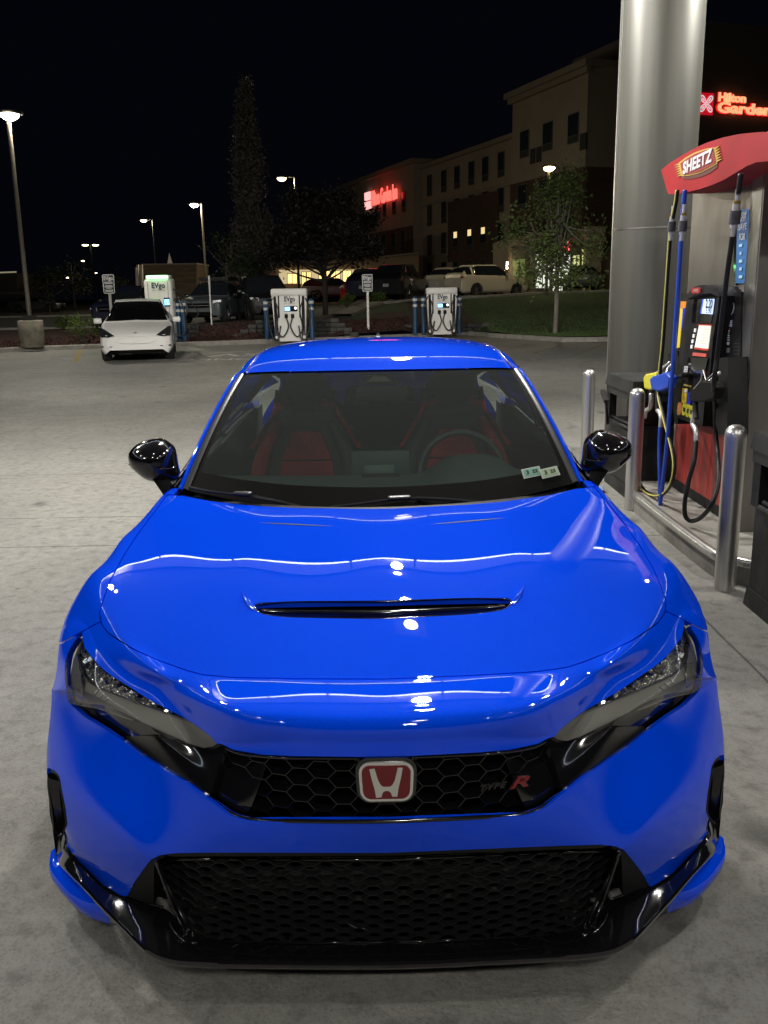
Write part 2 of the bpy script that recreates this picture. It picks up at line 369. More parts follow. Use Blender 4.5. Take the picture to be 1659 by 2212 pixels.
def lot_edge(x):   # where the planting meets the raised car park
    return float(np.interp(x, [-60, -12, -9, -8, -6.9, -4.4, -1.6, -1.2, 0, 4, 8, 14, 60], [41, 41, 37, 33.1, 33.2, 33.3, 33.3, 37, 43.5, 44.5, 46, 46.5, 45]))
# materials of the ground
def ground_mat(name, c1, c2, c3, joints=False, rough=.8, bump=.004, s1=.5, s2=15.):
    m = bpy.data.materials.new(name); m.use_nodes = True; nt = m.node_tree; N = nt.nodes.new; L = nt.links.new; b = nt.nodes['Principled BSDF']; b.inputs['Roughness'].default_value = rough
    tc = N('ShaderNodeTexCoord')
    def noise(s, d=8, w=None):
        n = N('ShaderNodeTexNoise'); n.inputs['Scale'].default_value = s; n.inputs['Detail'].default_value = d; n.inputs['Roughness'].default_value = .62
        if w: mp = N('ShaderNodeMapping'); mp.inputs['Scale'].default_value = w; L(tc.outputs['Object'], mp.inputs[0]); L(mp.outputs[0], n.inputs['Vector'])
        else: L(tc.outputs['Object'], n.inputs['Vector'])
        return n.outputs['Fac']
    def ramp(x, a, c, lo=0., hi=1.):
        r = N('ShaderNodeMapRange'); r.inputs[1].default_value = a; r.inputs[2].default_value = c; r.inputs[3].default_value = lo; r.inputs[4].default_value = hi; L(x, r.inputs[0]); return r.outputs[0]
    def mix(f, a, c, t='MIX'):
        x = N('ShaderNodeMix'); x.data_type = 'RGBA'; x.blend_type = t
        L(f, x.inputs[0]) if not isinstance(f, float) else setattr(x.inputs[0], 'default_value', f)
        for k, v in ((6, a), (7, c)): (L(v, x.inputs[k]) if not isinstance(v, tuple) else setattr(x.inputs[k], 'default_value', (*v, 1)))
        return x.outputs[2]
    base = mix(ramp(noise(s1), .35, .68), c1, c2); base = mix(ramp(noise(s2, 10), .42, .72), base, c3)
    fine = noise(180, 3); base = mix(ramp(fine, .35, .7, 0., .35), base, tuple(c * .5 for c in c1))
    sp = N('ShaderNodeTexVoronoi'); sp.inputs['Scale'].default_value = 2.6; L(tc.outputs['Object'], sp.inputs['Vector']); base = mix(ramp(sp.outputs['Distance'], .0, .085, .6, 0.), base, tuple(c * .35 for c in c1))
    if joints:
        stn = ramp(noise(.7, 5, (1., .5, 1)), .48, .68, 0, .55); base = mix(stn, base, tuple(c * .45 for c in c1))
        sx = N('ShaderNodeSeparateXYZ'); L(tc.outputs['Object'], sx.inputs[0])
        wv = N('ShaderNodeTexNoise'); wv.inputs['Scale'].default_value = 1.2; L(tc.outputs['Object'], wv.inputs['Vector'])
        tot = None
        for out_, ys in ((1, (-6.1, -1.75, 4.22, 5.06, 6.85, 11.4, 16.2, 21.)), (0, (-13.8, 1.66, 9.5))):
            for yi in ys:
                a = N('ShaderNodeMath'); a.operation = 'MULTIPLY_ADD'; L(wv.outputs['Fac'], a.inputs[0]); a.inputs[1].default_value = .03; L(sx.outputs[out_], a.inputs[2])
                p = N('ShaderNodeMath'); p.operation = 'SUBTRACT'; L(a.outputs[0], p.inputs[0]); p.inputs[1].default_value = yi; p2 = N('ShaderNodeMath'); p2.operation = 'ABSOLUTE'; L(p.outputs[0], p2.inputs[0])
                q = ramp(p2.outputs[0], .003, .010, .8, 0.)
                if tot is None: tot = q
                else: mx = N('ShaderNodeMath'); mx.operation = 'MAXIMUM'; L(tot, mx.inputs[0]); L(q, mx.inputs[1]); tot = mx.outputs[0]
        ck = N('ShaderNodeTexVoronoi'); ck.feature = 'DISTANCE_TO_EDGE'; ck.inputs['Scale'].default_value = .21; dn = N('ShaderNodeTexNoise'); dn.inputs['Scale'].default_value = 2.; L(tc.outputs['Object'], dn.inputs['Vector'])
        va = N('ShaderNodeVectorMath'); va.operation = 'MULTIPLY_ADD'; L(dn.outputs['Color'], va.inputs[0]); va.inputs[1].default_value = (.45, .45, 0); L(tc.outputs['Object'], va.inputs[2]); L(va.outputs[0], ck.inputs['Vector']); q = ramp(ck.outputs[0], .0004, .0014, .12, 0.)
        mx = N('ShaderNodeMath'); mx.operation = 'MAXIMUM'; L(tot, mx.inputs[0]); L(q, mx.inputs[1]); tot = mx.outputs[0]
        agg = N('ShaderNodeTexVoronoi'); agg.inputs['Scale'].default_value = 95; L(tc.outputs['Object'], agg.inputs['Vector']); base = mix(ramp(agg.outputs['Distance'], .1, .6, .0, .30), base, (.42, .41, .38)); st2 = noise(11, 12); base = mix(ramp(st2, .52, .68, 0, .6), base, (.10, .096, .085)); oil = N('ShaderNodeTexVoronoi'); oil.inputs['Scale'].default_value = 1.3; L(va.outputs[0], oil.inputs['Vector']); base = mix(ramp(oil.outputs['Distance'], .02, .16, .75, 0.), base, (.05, .047, .042))
        base = mix(tot, base, (.03, .028, .024))
    L(base, b.inputs['Base Color'])
    ro = ramp(noise(3.), .3, .7, rough - .18, rough + .08); L(ro, b.inputs['Roughness'])
    bp = N('ShaderNodeBump'); bp.inputs['Distance'].default_value = bump; L(noise(70, 10), bp.inputs['Height']); L(bp.outputs[0], b.inputs['Normal'])
    return m
CONC = ground_mat('forecourt_concrete', (.235, .228, .198), (.32, .312, .278), (.15, .144, .126), True, .72, .006)
mb = MB(); xs = [-60, -30] + [i * 2 for i in range(-12, 8)] + [30, 60]
xs = sorted(set(xs + [round(p.x, 3) for p in KB]))
for a, b in zip(xs, xs[1:]): mb.quad((a, -40, 0), (b, -40, 0), (b, kerb_y(b) + .05, 0), (a, kerb_y(a) + .05, 0))
struct(mb.out('forecourt', CONC, None, False))
# kerb
KC = mat('kerb_concrete', (.36, .34, .30), .85, noise=(6, .35), bump=(60, .006))
def kerb(line, w, h, name, m, z0=lambda x, y: 0., lab=None):
    G_ = []
    for i, p in enumerate(line):
        d = (line[min(i + 1, len(line) - 1)] - line[max(i - 1, 0)]); n = Vector((-d.y, d.x, 0)).normalized(); zz = z0(p.x, p.y); r = []
        for o, hh in ((-.0, -.1), (.0, h - .025), (.025, h), (w, h), (w, -.1)): r.append(Vector((p.x, p.y, zz + hh)) + n * o)
        G_.append(r)
    mb = MB(); mb.grid(G_, flip=True); return struct(mb.out(name, m, None, False, 30))
kerb([a.lerp(b, k / 3) for a, b in zip(KB, KB[1:]) for k in range(3)] + [KB[-1]], .19, .15, 'kerb', KC)
# terrain split into beds, lawn and car park
MUL = mat('mulch', (.07, .024, .017), .95, noise=(26, .6, (.022, .010, .008)), bump=(40, .05))
GRA = mat('grass', (.045, .085, .020), .95, noise=(5, .5, (.018, .040, .010)), bump=(60, .05)); ASP = mat('asphalt', (.045, .045, .043), .85, noise=(1.2, .3), bump=(50, .01))
xs = sorted(set(list(np.linspace(-60, -13, 24)) + list(np.linspace(-12.5, 14, 107)) + list(np.linspace(15, 60, 24)) + TX)); beds = MB(); lawn = MB(); lot = MB(); rnd = random.Random(3)
def gp(x, y, j=0.): return Vector((x, y, terr(x, y) + j))
for a, b in zip(xs, xs[1:]):
    xm = (a + b) / 2; n1 = 16
    for k in range(n1):
        def Y(x, k): y0 = kerb_y(x) + .17; return y0 + (lot_edge(x) - y0) * k / n1
        q = [gp(a, Y(a, k)), gp(b, Y(b, k)), gp(b, Y(b, k + 1)), gp(a, Y(a, k + 1))]
        if (-7.95 < xm < -6.85) or (-4.25 < xm < -1.75) or (1.35 < xm < 3.85): t = None if k < 0 else beds
        else: t = lawn if xm > 1.2 else beds
        if xm > -1.2 and xm <= 1.2 and k > 9: t = lawn
        t.quad(*q)
    ys = [lot_edge(xm)] ; 
    for k in range(14):
        def Y2(x, k): y0 = lot_edge(x); return y0 + (200 - y0) * (k / 14) ** 2
        lot.quad(gp(a, Y2(a, k)), gp(b, Y2(b, k)), gp(b, Y2(b, k + 1)), gp(a, Y2(a, k + 1)))
struct(beds.out('mulch_bed', MUL, None, False, 60)); struct(lawn.out('lawn', GRA, None, True)); struct(lot.out('parking_lot', ASP, None, True))
mb = MB(); mb.quad((-900, 199, .4), (900, 199, .4), (900, 900, .6), (-900, 900, .6)); mb.quad((-900, -300, -.02), (-59, -300, -.02), (-59, 200, -.02), (-900, 200, -.02)); mb.quad((59, -300, -.02), (900, -300, -.02), (900, 200, -.02), (59, 200, -.02)); mb.quad((-60, -300, -.02), (60, -300, -.02), (60, -39, -.02), (-60, -39, -.02)); struct(mb.out('far_ground', mat('far_ground', (.02, .022, .016), .95), None, False))
kerb([gp(x, lot_edge(x) + .0) for x in np.linspace(-1.1, 40, 60)], .9, .12, 'pavement', mat('pavement', (.22, .21, .18), .85, noise=(3, .25)), lambda x, y: terr(x, y))
kerb([gp(x, lot_edge(x)) for x in np.linspace(-50, -8.2, 50)], .16, .10, 'kerb', KC, lambda x, y: terr(x, y))
kerb([gp(x, 62 + .0 * x) for x in np.linspace(-58, -14, 20)], .2, .12, 'kerb', KC, lambda x, y: terr(x, y))
# grass blades and mulch chips: uncountable
def scatter_blades(name, pts, h, w, m, lean=.4, seed=1):
    r = random.Random(seed); mb = MB()
    for p in pts:
        a = r.random() * 6.28; hh = h * (.5 + r.random()); dx, dy = math.cos(a) * w, math.sin(a) * w; lx, ly = (r.random() - .5) * lean * hh * 2, (r.random() - .5) * lean * hh * 2
        mb.add([(p[0] - dx, p[1] - dy, p[2]), (p[0] + dx, p[1] + dy, p[2]), (p[0] + lx, p[1] + ly, p[2] + hh)], [(0, 1, 2)])
    o = mb.out(name, m, None, False); o['kind'] = 'stuff'; return o
r = random.Random(5); pts = []
for _ in range(16000):
    x = r.uniform(4.2, 13.5); y = kerb_y(x) + .2 + (r.random() ** 2.2) * 12; pts.append((x, y, terr(x, y)))
scatter_blades('grass_blades', pts, .055, .016, mat('grass_blade', (.075, .13, .030), .8, noise=(2, .5)))
pts = []
for _ in range(6000):
    x = r.choice((r.uniform(-16, -8), r.uniform(-6.8, -4.4), r.uniform(-1.5, 1.3))); y = kerb_y(x) + .2 + r.random() * 4; pts.append((x, y, terr(x, y)))
scatter_blades('mulch_chips', pts, .05, .035, mat('mulch_chip', (.075, .027, .018), .9, noise=(3, .6)), 1.2, 2)
# painted markings
YEL = mat('yellow_paint', (.42, .30, .03), .8, noise=(20, .7, (.25, .22, .12))); WHI = mat('white_paint', (.8, .8, .78), .8, noise=(9, .4))
def strip(name, pts, w, m, z=.004):
    mb = MB()
    for a, b in zip(pts, pts[1:]):
        a = Vector(a); b = Vector(b); d = (b - a).normalized(); n = Vector((-d.y, d.x, 0)) * w / 2; mb.quad(a + n + Vector((0, 0, z)), a - n + Vector((0, 0, z)), b - n + Vector((0, 0, z)), b + n + Vector((0, 0, z)))
    return struct(mb.out(name, m, None, False))
def gz(x, y): return at_z(x, y, 0)
strip('stall_line', [gz(173, 755.5), gz(165, 782)], .13, YEL)
for a, b in (((583, 742), (560, 752)), ((860, 737), (905, 745)), ((980, 740), (930, 752)), ((1063, 740), (1000, 757)), ((1140, 743), (1075, 761)), ((1215, 745), (1150, 765)), ((1300, 745), (1240, 768))): strip('stall_line', [gz(*a), gz(*b)], .10, mat('worn_yellow', (.30, .27, .17), .85, noise=(9, .4)))
mb = MB(); o_ = gz(500, 766); ux = Vector((1, 0, 0)); 
text(mb, 'EV', 1.5, (o_.x + .3, o_.y - .2, .006), (-1, 0, 0), (0, -1, 0), .001, .02, width=1.7); text(mb, 'ONLY', .8, (o_.x, o_.y - 2.0, .006), (-1, 0, 0), (0, -1, 0), .001, .01, width=2.0)
struct(mb.out('pavement_lettering', WHI, None, False)); strip('stall_line', [gz(453, 764), gz(553, 758)], .1, WHI, .009); strip('stall_line', [gz(318, 779), gz(420, 777)], .12, WHI)
# ================================================================== the blue hatchback in front
def L3(px, py, Y):
    v = at_y(px, py, Y); return (abs(v.x), Y, v.z)
BLUE = mat('blue_paint', (.0, .060, .86), .6, .05, 1., coatr=.012, spec=.0, noise=(420, .12, (.0, .074, .93)))
GB = mat('gloss_black', (.006, .006, .007), .12, 0, 1.)
MB_ = mat('matt_black', (.008, .008, .009), .55, spec=.3)
VOID = mat('dark_cavity', (.004, .004, .004), .9, spec=.1)
CHR = mat('chrome', (.85, .85, .85), .12, 1.)
car = empty('blue_hatchback', (0, 0, 0), 0, 'glossy bright blue hatchback with black mirrors facing the camera beside the fuel pump', 'car')
def Ls(px, py, G0, slope):
    Y = G0[1] - .1
    for _ in range(30):
        v = at_y(px, py, Y); Y += ((v.z - (G0[2] - slope * (G0[1] - Y)))) * .8
    return L3(px, py, Y)
rows = [
 (0, [(0,(0,.12,.16)),(.33,(.42,.14,.16)),(.47,L3(273,1938,.2)),(.55,L3(222,1909,.27)),(.62,L3(173,1862,.36)),(.7,L3(143,1822,.43)),(.78,(.88,.52,.25)),(1,(.91,.75,.17))]),
 (.27, [(0,L3(830,1843,.03)),(.33,L3(480,1842,.045)),(.40,L3(400,1841,.07)),(.45,L3(342,1836,.10)),(.55,L3(270,1780,.17)),(.62,L3(206,1735,.27)),(.70,L3(136,1678,.42)),(.76,L3(104,1664,.51)),(1,(.93,.8,.33))]),
 (.36, [(0,L3(830,1778,0)),(.2,L3(600,1777,.01)),(.33,L3(494,1759,.035)),(.40,L3(425,1710,.09)),(.47,L3(340,1652,.2)),(.55,L3(267,1601,.31)),(.62,L3(218,1569,.39)),(.70,L3(155,1521,.53)),(.77,L3(110,1510,.62)),(1,(.94,.85,.45))]),
 (.53, [(0,L3(830,1628,0.0)),(.2,L3(600,1628,.03)),(.33,L3(463,1606,.13)),(.40,L3(401,1600,.2)),(.47,L3(320,1550,.29)),(.55,L3(250,1510,.38)),(.62,L3(195,1480,.46)),(.70,L3(150,1460,.55)),(.77,L3(115,1470,.67)),(1,(.945,.9,.55))]),
 (.58, [(0,L3(830,1605,.005)),(.2,L3(600,1602,.035)),(.33,L3(465,1597,.13)),(.40,L3(401,1554,.24)),(.47,L3(345,1522,.31)),(.55,L3(265,1475,.42)),(.62,L3(215,1440,.50)),(.70,L3(178,1385,.64)),(.77,L3(131,1386,.73)),(1,(.945,.93,.6))]),
 (.68, [(0,Ls(830,1550,L3(830,1467,.2),.050)),(.1,Ls(715,1549,L3(715,1466.5,.205),.046)),(.2,Ls(600,1546,L3(600,1465,.22),.054)),(.33,Ls(480,1530,L3(480,1461,.27),.078)),(.47,L3(340,1475,.35)),(.62,L3(215,1395,.57)),(.70,L3(180,1345,.72)),(.78,L3(140,1351,.80)),(1,(.945,.93,.62))]),
 (.75, [(0,Ls(830,1508,L3(830,1467,.2),.025)),(.1,Ls(715,1507,L3(715,1466.5,.205),.019)),(.2,Ls(600,1505,L3(600,1465,.22),.027)),(.33,Ls(480,1495,L3(480,1461,.27),.043)),(.5,Ls(345,1455,L3(340,1425,.40),.10))]),
 (.82, [(0,L3(830,1467,.2)),(.2,L3(600,1465,.22)),(.33,L3(480,1461,.27)),(.47,L3(340,1425,.40)),(.62,L3(218,1347,.64)),(.70,L3(185,1310,.78)),(.78,L3(153,1315,.86)),(1,(.945,.95,.65))]),
 (1.15, [(0,L3(830,1310,.53)),(.33,(.415,.58,.818)),(.47,(.61,.66,.814)),(.62,L3(235,1255,.84)),(.70,L3(205,1235,.95)),(.78,L3(184,1262,.98)),(1,(.94,1.0,.6))]),
 (1.5, [(0,L3(830,1190,.885)),(.33,(.425,.94,.876)),(.47,(.615,1.02,.877)),(.62,L3(290,1165,1.13)),(.70,L3(262,1165,1.19)),(.78,(.905,1.2,.74)),(1,(.90,1.25,.4))]),
 (1.83, [(0,L3(830,1095,1.33)),(.33,(.42,1.39,.914)),(.47,(.59,1.45,.922)),(.62,L3(360,1068,1.51)),(.70,L3(345,1085,1.53)),(.78,(.885,1.5,.75)),(1,(.88,1.5,.3))]),
 (1.98, [(0,(0,1.50,.925)),(.33,(.43,1.55,.925)),(.62,(.775,1.68,.945)),(.70,(.82,1.64,.905)),(.78,(.885,1.68,.75)),(1,(.88,1.7,.3))])]
G = fit_surface(rows, 76, 40, lam=.006, crease=((.24, .30, .3, .74, .04), (.55, .70, 0, .5, .12), (.805, .835, 0, .40, .01), (.90, 1.98, 0, .60, 25.), (.75, 1.98, .60, 1., 6.)), up=3)
NS, NT = G.shape[:2]
SV, ST, SN = grid_mesh(G)
_tp = np.abs(np.tile(np.linspace(-1, 1, NT), NS)); _m = _tp > .735; SN[_m] = np.stack([np.sign(SV[_m, 0]) * .85, np.full(_m.sum(), -.5), np.full(_m.sum(), .1)], 1)
tpar = np.abs(np.tile(np.linspace(-1, 1, NT), NS)); spar = np.repeat(np.linspace(0, 1.98, NS), NT)
_sym = SV.copy(); _sym[:, 0] = -np.abs(_sym[:, 0]); IMG = proj(_sym)      # both halves measured on the left one
P_HOOD = [(1000,1467),(829,1467),(640,1466),(501,1463),(438,1457),(401,1447),(340,1425),(291,1403),(255,1381),(233,1366),(219,1347),(215,1322),(225,1290),(240,1250),(270,1195),(300,1150),(335,1103),(362,1068),(400,1070),(460,1082),(560,1092),(640,1096),(830,1098),(1000,1098)]
P_SCOOP = smooth_poly([(1000,1297),(822,1297),(700,1298),(600,1300),(556,1302),(550,1312),(567,1326),(624,1333),(720,1335.5),(822,1336.5),(1000,1336.5)], 4, corners=(0, 10))
P_HL = smooth_poly([(176.6,1363.7),(180,1393),(194,1415),(218,1442),(243,1461.5),(282,1486),(316,1508),(360,1532),(401.5,1554),(438,1579),(458,1596),(463,1606),(453,1613),(433,1615.5),(401,1603),(365,1584),(316,1564),(267,1549.5),(218,1532),(169,1522.6),(152,1517),(147,1500.6),(142,1466),(142,1437),(147,1412.6),(157,1393),(169,1376)], 3, corners=(0,))
P_UG = [(148,1514),(169,1521),(218,1530),(267,1547),(316,1562),(365,1582),(401,1601),(433,1613),(453,1611),(463,1604),(480,1607),(503,1619),(564,1629.6),(634,1633),(774,1635),(1000,1635),(1000,1778),(848,1777.6),(640,1776),(540,1774),(517,1768),(494,1759),(447,1724),(401,1690),(377,1677),(340,1652),(304,1630),(267,1601),(218,1569),(181.5,1547),(154.6,1523)]
P_LOW = [(1000,1843),(457,1841),(377,1842),(344,1846.7),(326,1855.5),(310.7,1875.5),(288.5,1906.6),(273,1937.8),(257,1931),(222,1909),(195,1884.5),(173,1862),(155,1840),(143,1822),(138.5,1806.7),(138.5,1797.8),(146,1778),(142,1746.6),(133,1700),(128.5,1673),(113,1660),(104,1658),(90,1655),(60,1680),(40,2200),(1000,2200)]
P_FEN = [(-300,1470),(131,1389),(157,1376),(173,1366),(217,1342),(400,1342),(400,1000),(-300,1000)]
front = np.where(tpar < .80, 1., -1.) * 50
def S(p): return sdf(IMG, p)
d_hood, d_scoop, d_hl, d_ug, d_low, d_fen = map(S, (P_HOOD, P_SCOOP, P_HL, P_UG, P_LOW, P_FEN))
seen = (.80 - tpar) * 900
d_hl = np.minimum(d_hl, seen); d_ug = np.minimum(d_ug, seen); d_hood = np.minimum(d_hood, (.67 - tpar) * 900)
lowm = np.where(tpar > .775, (.35 - SV[:, 2]) * 900, d_low)
arch = (np.hypot(SV[:, 1] - .925, SV[:, 2] - .335) - .365) * 700; arch = np.where(tpar > .66, arch, 1e3)
g = 1.3
def part(name, s, m, parent=car, rim=.018, off=0., side=None, rimdir=None):
    if side: s = np.minimum(s, side * SV[:, 0] * 600)
    V, F = trim(SV, ST, SN, s, rim, off, rimdir); return mesh_obj(name, V, F, m, parent, True, angle=50) if F else None
hood = part('hood', np.minimum(d_hood - g, -d_scoop), BLUE)
bumper = part('front_bumper', np.minimum.reduce([(.785 - tpar) * 900, IMG[:, 1] - 1320, -d_hood - g, -d_fen - g, -d_hl - 1.5, -d_ug, -lowm, arch]), BLUE)
for sd in (-1, 1):
    part('fender', np.minimum.reduce([-d_hood - g, d_fen - g, -d_hl - 1.5, arch, (1.90 - spar) * 600, (tpar - .595) * 600]), BLUE, side=sd)
part('hood_gap_liner', np.minimum(np.minimum(9 - np.abs(d_hood), -d_hl - 2), (.72 - tpar) * 900), VOID, rim=0, off=-.014)
# ---- hood scoop
part('scoop_tray', d_scoop + 2, GB, hood, rim=0, off=-.028)
def onshell(px, py, off=0., side=-1):
    d = np.hypot(IMG[:, 0] - px, IMG[:, 1] - py) + (tpar > .8) * 1e3; d[SV[:, 0] > .001] += 1e4; k = np.argsort(d)[:4]; w = 1 / (d[k] + .5); w /= w.sum()
    p = Vector((SV[k] * w[:, None]).sum(0)); n = Vector((SN[k] * w[:, None]).sum(0)).normalized(); p = p + n * off; 
    if side > 0: p.x *= -1; n.x *= -1
    return p, n
mb = MB()
cpts = [onshell(x, y, -.006)[0] for x, y in ((566,1316),(620,1318),(700,1319),(824,1320))]; cpts = cpts + [Vector((-p.x, p.y, p.z)) for p in cpts[-2::-1]]
mb.tube(cpts, .006, 8, steps=4); mb.out('scoop_blade', GB, hood, True)
mb = MB(); cpts = [onshell(x, y, -.001)[0] for x, y in ((556,1304),(620,1300),(700,1299),(824,1298.5))]; cpts = cpts + [Vector((-p.x, p.y, p.z)) for p in cpts[-2::-1]]
mb.tube(cpts, .0022, 6, steps=4)
cpts = [onshell(x, y, -.001)[0] for x, y in ((556,1304),(551,1312),(568,1325.5),(624,1332.5),(720,1335),(824,1336))]; cpts = cpts + [Vector((-p.x, p.y, p.z)) for p in cpts[-2::-1]]
mb.tube(cpts, .0022, 6, steps=4); mb.out('scoop_trim', GB, hood, True)
for sd in (-1, 1):
    mb = MB(); A = [onshell(x, y, 0, sd)[0] for x, y in ((519,1277),(523,1292),(530,1306),(546,1321))]; B = [onshell(x, y, 0, sd)[0] for x, y in ((520,1277),(532,1288),(540,1298),(550,1312))]
    C_ = [onshell(x, y, o, sd)[0] for x, y, o in ((519.5,1277,.001),(527,1289,.010),(535,1301,.013),(548,1316,.008))]
    mb.grid([catmull(A, 5), catmull(C_, 5), catmull(B, 5)], flip=sd < 0); mb.out('hood_fin', BLUE, hood, True)
# ---- headlights
HLG = glass_mat('lamp_lens', (.95, .96, .95), 0., 0., 1.45)
REF = mat('lamp_reflector', (.95, .94, .90), .2, .92, bump=(42, .035)); SMK = mat('smoked_lamp_bar', (.34, .33, .30), .35, .1, .5)
P_DIV = [(140,1400),(162,1408),(169,1447),(194,1471),(233,1488),(291.5,1510),(340,1530),(401.5,1557),(438,1579),(470,1600),(470,1300),(140,1300)]
d_div = S(P_DIV)
for sd in (-1, 1):
    hl = part('headlight', d_hl, mat('lamp_housing', (.02, .02, .02), .5), rim=0, off=-.05, side=sd)
    part('lens', d_hl, HLG, hl, rim=.006, off=.001, side=sd)
    part('reflector', np.minimum(d_hl - 2, d_div), REF, hl, rim=.01, off=-.028, side=sd)
    part('lamp_bar', np.minimum(d_hl - 3, -d_div - 2), SMK, hl, rim=.02, off=-.016, side=sd)
    mb = MB(); mb.tube([onshell(x, y, -.012, sd)[0] for x, y in P_DIV[1:9]], .0025, 6, steps=4)
    mb.tube([onshell(x, y, -.010, sd)[0] for x, y in ((170,1455),(172,1480),(170,1512))], .003, 6, steps=4)
    mb.out('lamp_divider', mat('lamp_chrome_line', (.6, .6, .58), .2, 1.), hl, True)
    mb = MB(); rr = random.Random(3)  # loose chrome flakes added at random tilts to make the headlight sparkle
    for (x0, y0, x1, y1) in ((172, 1385, 176, 1435), (178, 1400, 196, 1455), (196, 1422, 232, 1476), (222, 1450, 286, 1500), (272, 1486, 340, 1522), (330, 1518, 396, 1548), (392, 1548, 436, 1574)):
        for _ in range(16):
            t = rr.random(); w_ = rr.uniform(-5, 5); p, n = onshell(x0 + (x1 - x0) * t + w_, y0 + (y1 - y0) * t + w_ * .4, -.020, sd); n = (n + Vector((rr.gauss(0, .35), rr.gauss(0, .35), rr.gauss(0, .35)))).normalized(); u = n.orthogonal().normalized(); v = n.cross(u); s_ = rr.uniform(.003, .008)
            mb.quad(p - u * s_ - v * s_, p + u * s_ - v * s_, p + u * s_ + v * s_, p - u * s_ + v * s_)
    mb.out('sparkle_flakes', mat('flake_chrome', (.95, .94, .90), .12, 1.), hl, False)
    mb = MB()
    for q in range(3):
        a = onshell(196 + q * 11, 1496 + q * 7, -.0135, sd)[0]; b = onshell(206 + q * 11, 1484 + q * 9, -.0135, sd)[0]
        mb.tube([a, (a + b) / 2, b], .0035, 6, steps=2)
    mb.out('lamp_rib', mat('lamp_ribs', (.55, .55, .52), .3, .6), hl, True)
# ---- upper grille
d_cut = S([(482,1590),(447,1730),(-200,1730),(-200,1590)])
for sd in (-1, 1): part('headlight_surround', np.minimum(d_ug, np.maximum(d_cut, -50)), GB, rim=.05, off=-.010, side=sd)
part('grille_backing', np.minimum(d_ug + 1, -d_cut + 6), VOID, rim=0, off=-.075)
ugr = bpy.data.objects.new('upper_grille', None)
def yfront(x, tab): return float(np.interp(abs(x), [a for a, b in tab], [b for a, b in tab]))
TAB1 = [(0, .018), (.12, .022), (.24, .045), (.33, .085), (.40, .14), (.50, .24), (.6, .36)]
def hexmesh(pw, ph, zr, xr, tab, lean, test, th, dep, shift=0.):
    """net of flattened hexagons bent along the car's nose"""
    mb = MB(); edges = set()
    def P(x, z): return Vector((x, yfront(x, tab) + lean * (zr[1] - z), z))
    W_, a_, h_ = pw; nr = int((zr[1] - zr[0]) / (2 * h_)) + 2; nc = int(xr / (W_ + a_)) + 2
    for c in range(-nc, nc + 1):
        for r in range(-1, nr + 1):
            cx = c * (W_ + a_); cz = zr[1] - r * 2 * h_ - (h_ if c % 2 else 0); q = [(-W_, 0), (-a_, h_), (a_, h_), (W_, 0), (a_, -h_), (-a_, -h_)]
            for k in range(6):
                p0, p1 = q[k], q[(k + 1) % 6]; e = [(round(cx + p0[0], 4), round(cz + p0[1], 4)), (round(cx + p1[0], 4), round(cz + p1[1], 4))]; e.sort(); edges.add(tuple(e))
    edges = sorted(edges)
    for (a, b) in edges:
        A = P(*a); B = P(*b); m = (A + B) / 2
        if not test(m): continue
        d = (B - A); L = d.length
        if L < 1e-4: continue
        d.normalize(); n = Vector((0, -1, 0)); u = d.cross(n).normalized() * th / 2; A = A - d * th * .3; B = B + d * th * .3; f = n * .0; bk = -n * dep
        V = [A + u * .55 + f, A - u * .55 + f, B - u * .55 + f, B + u * .55 + f, A + u * 1.4 + bk, A - u * 1.4 + bk, B - u * 1.4 + bk, B + u * 1.4 + bk]
        mb.add(V, [(0, 1, 2, 3), (0, 3, 7, 4), (2, 1, 5, 6), (0, 4, 5, 1), (3, 2, 6, 7)])
    return mb
def inpoly(poly, marg=0):
    Q = np.array(poly)
    def f(m):
        q = proj(np.array([[-abs(m.x), m.y, m.z]])); return sdf(q, Q)[0] > marg
    return f
t_ug = inpoly(P_UG, 2)
def t1(m):
    q = proj(np.array([[-abs(m.x), m.y, m.z]]))[0]; return t_ug(m) and q[0] > 452 + (1620 - q[1]) * .25
ugm = hexmesh((.033, .015, .0205), 0, (.47, .69), .5, TAB1, .0, t1, .0032, .026)
upper = ugm.out('upper_grille', mat('grille_black', (.006, .006, .007), .25, 0, .7))
upper.parent = car
mb = MB()
edge = [L3(x, y, yy) for x, y, yy in ((830,1637,.012),(700,1637,.02),(600,1636,.035),(520,1628,.085),(482,1612,.13))]
def mirror_curve(e): return [Vector((-p[0], p[1], p[2])) for p in e[::-1]] + [Vector(p) for p in e[1:]]
mb.tube(mirror_curve(edge), .004, 6, steps=5)
edge2 = [L3(x, y, yy) for x, y, yy in ((830,1774,.002),(640,1773,.01),(545,1770,.028),(498,1756,.045),(452,1722,.085))]
mb.tube(mirror_curve(edge2), .005, 6, steps=5); mb.out('grille_frame', GB, upper, True)
for sd in (-1, 1): part('grille_blank', np.minimum.reduce([d_ug + 1, 545 - IMG[:, 0] + .3 * (1700 - IMG[:, 1]), -d_cut + 6, seen]), GB, upper, rim=0, off=-.034, side=sd)
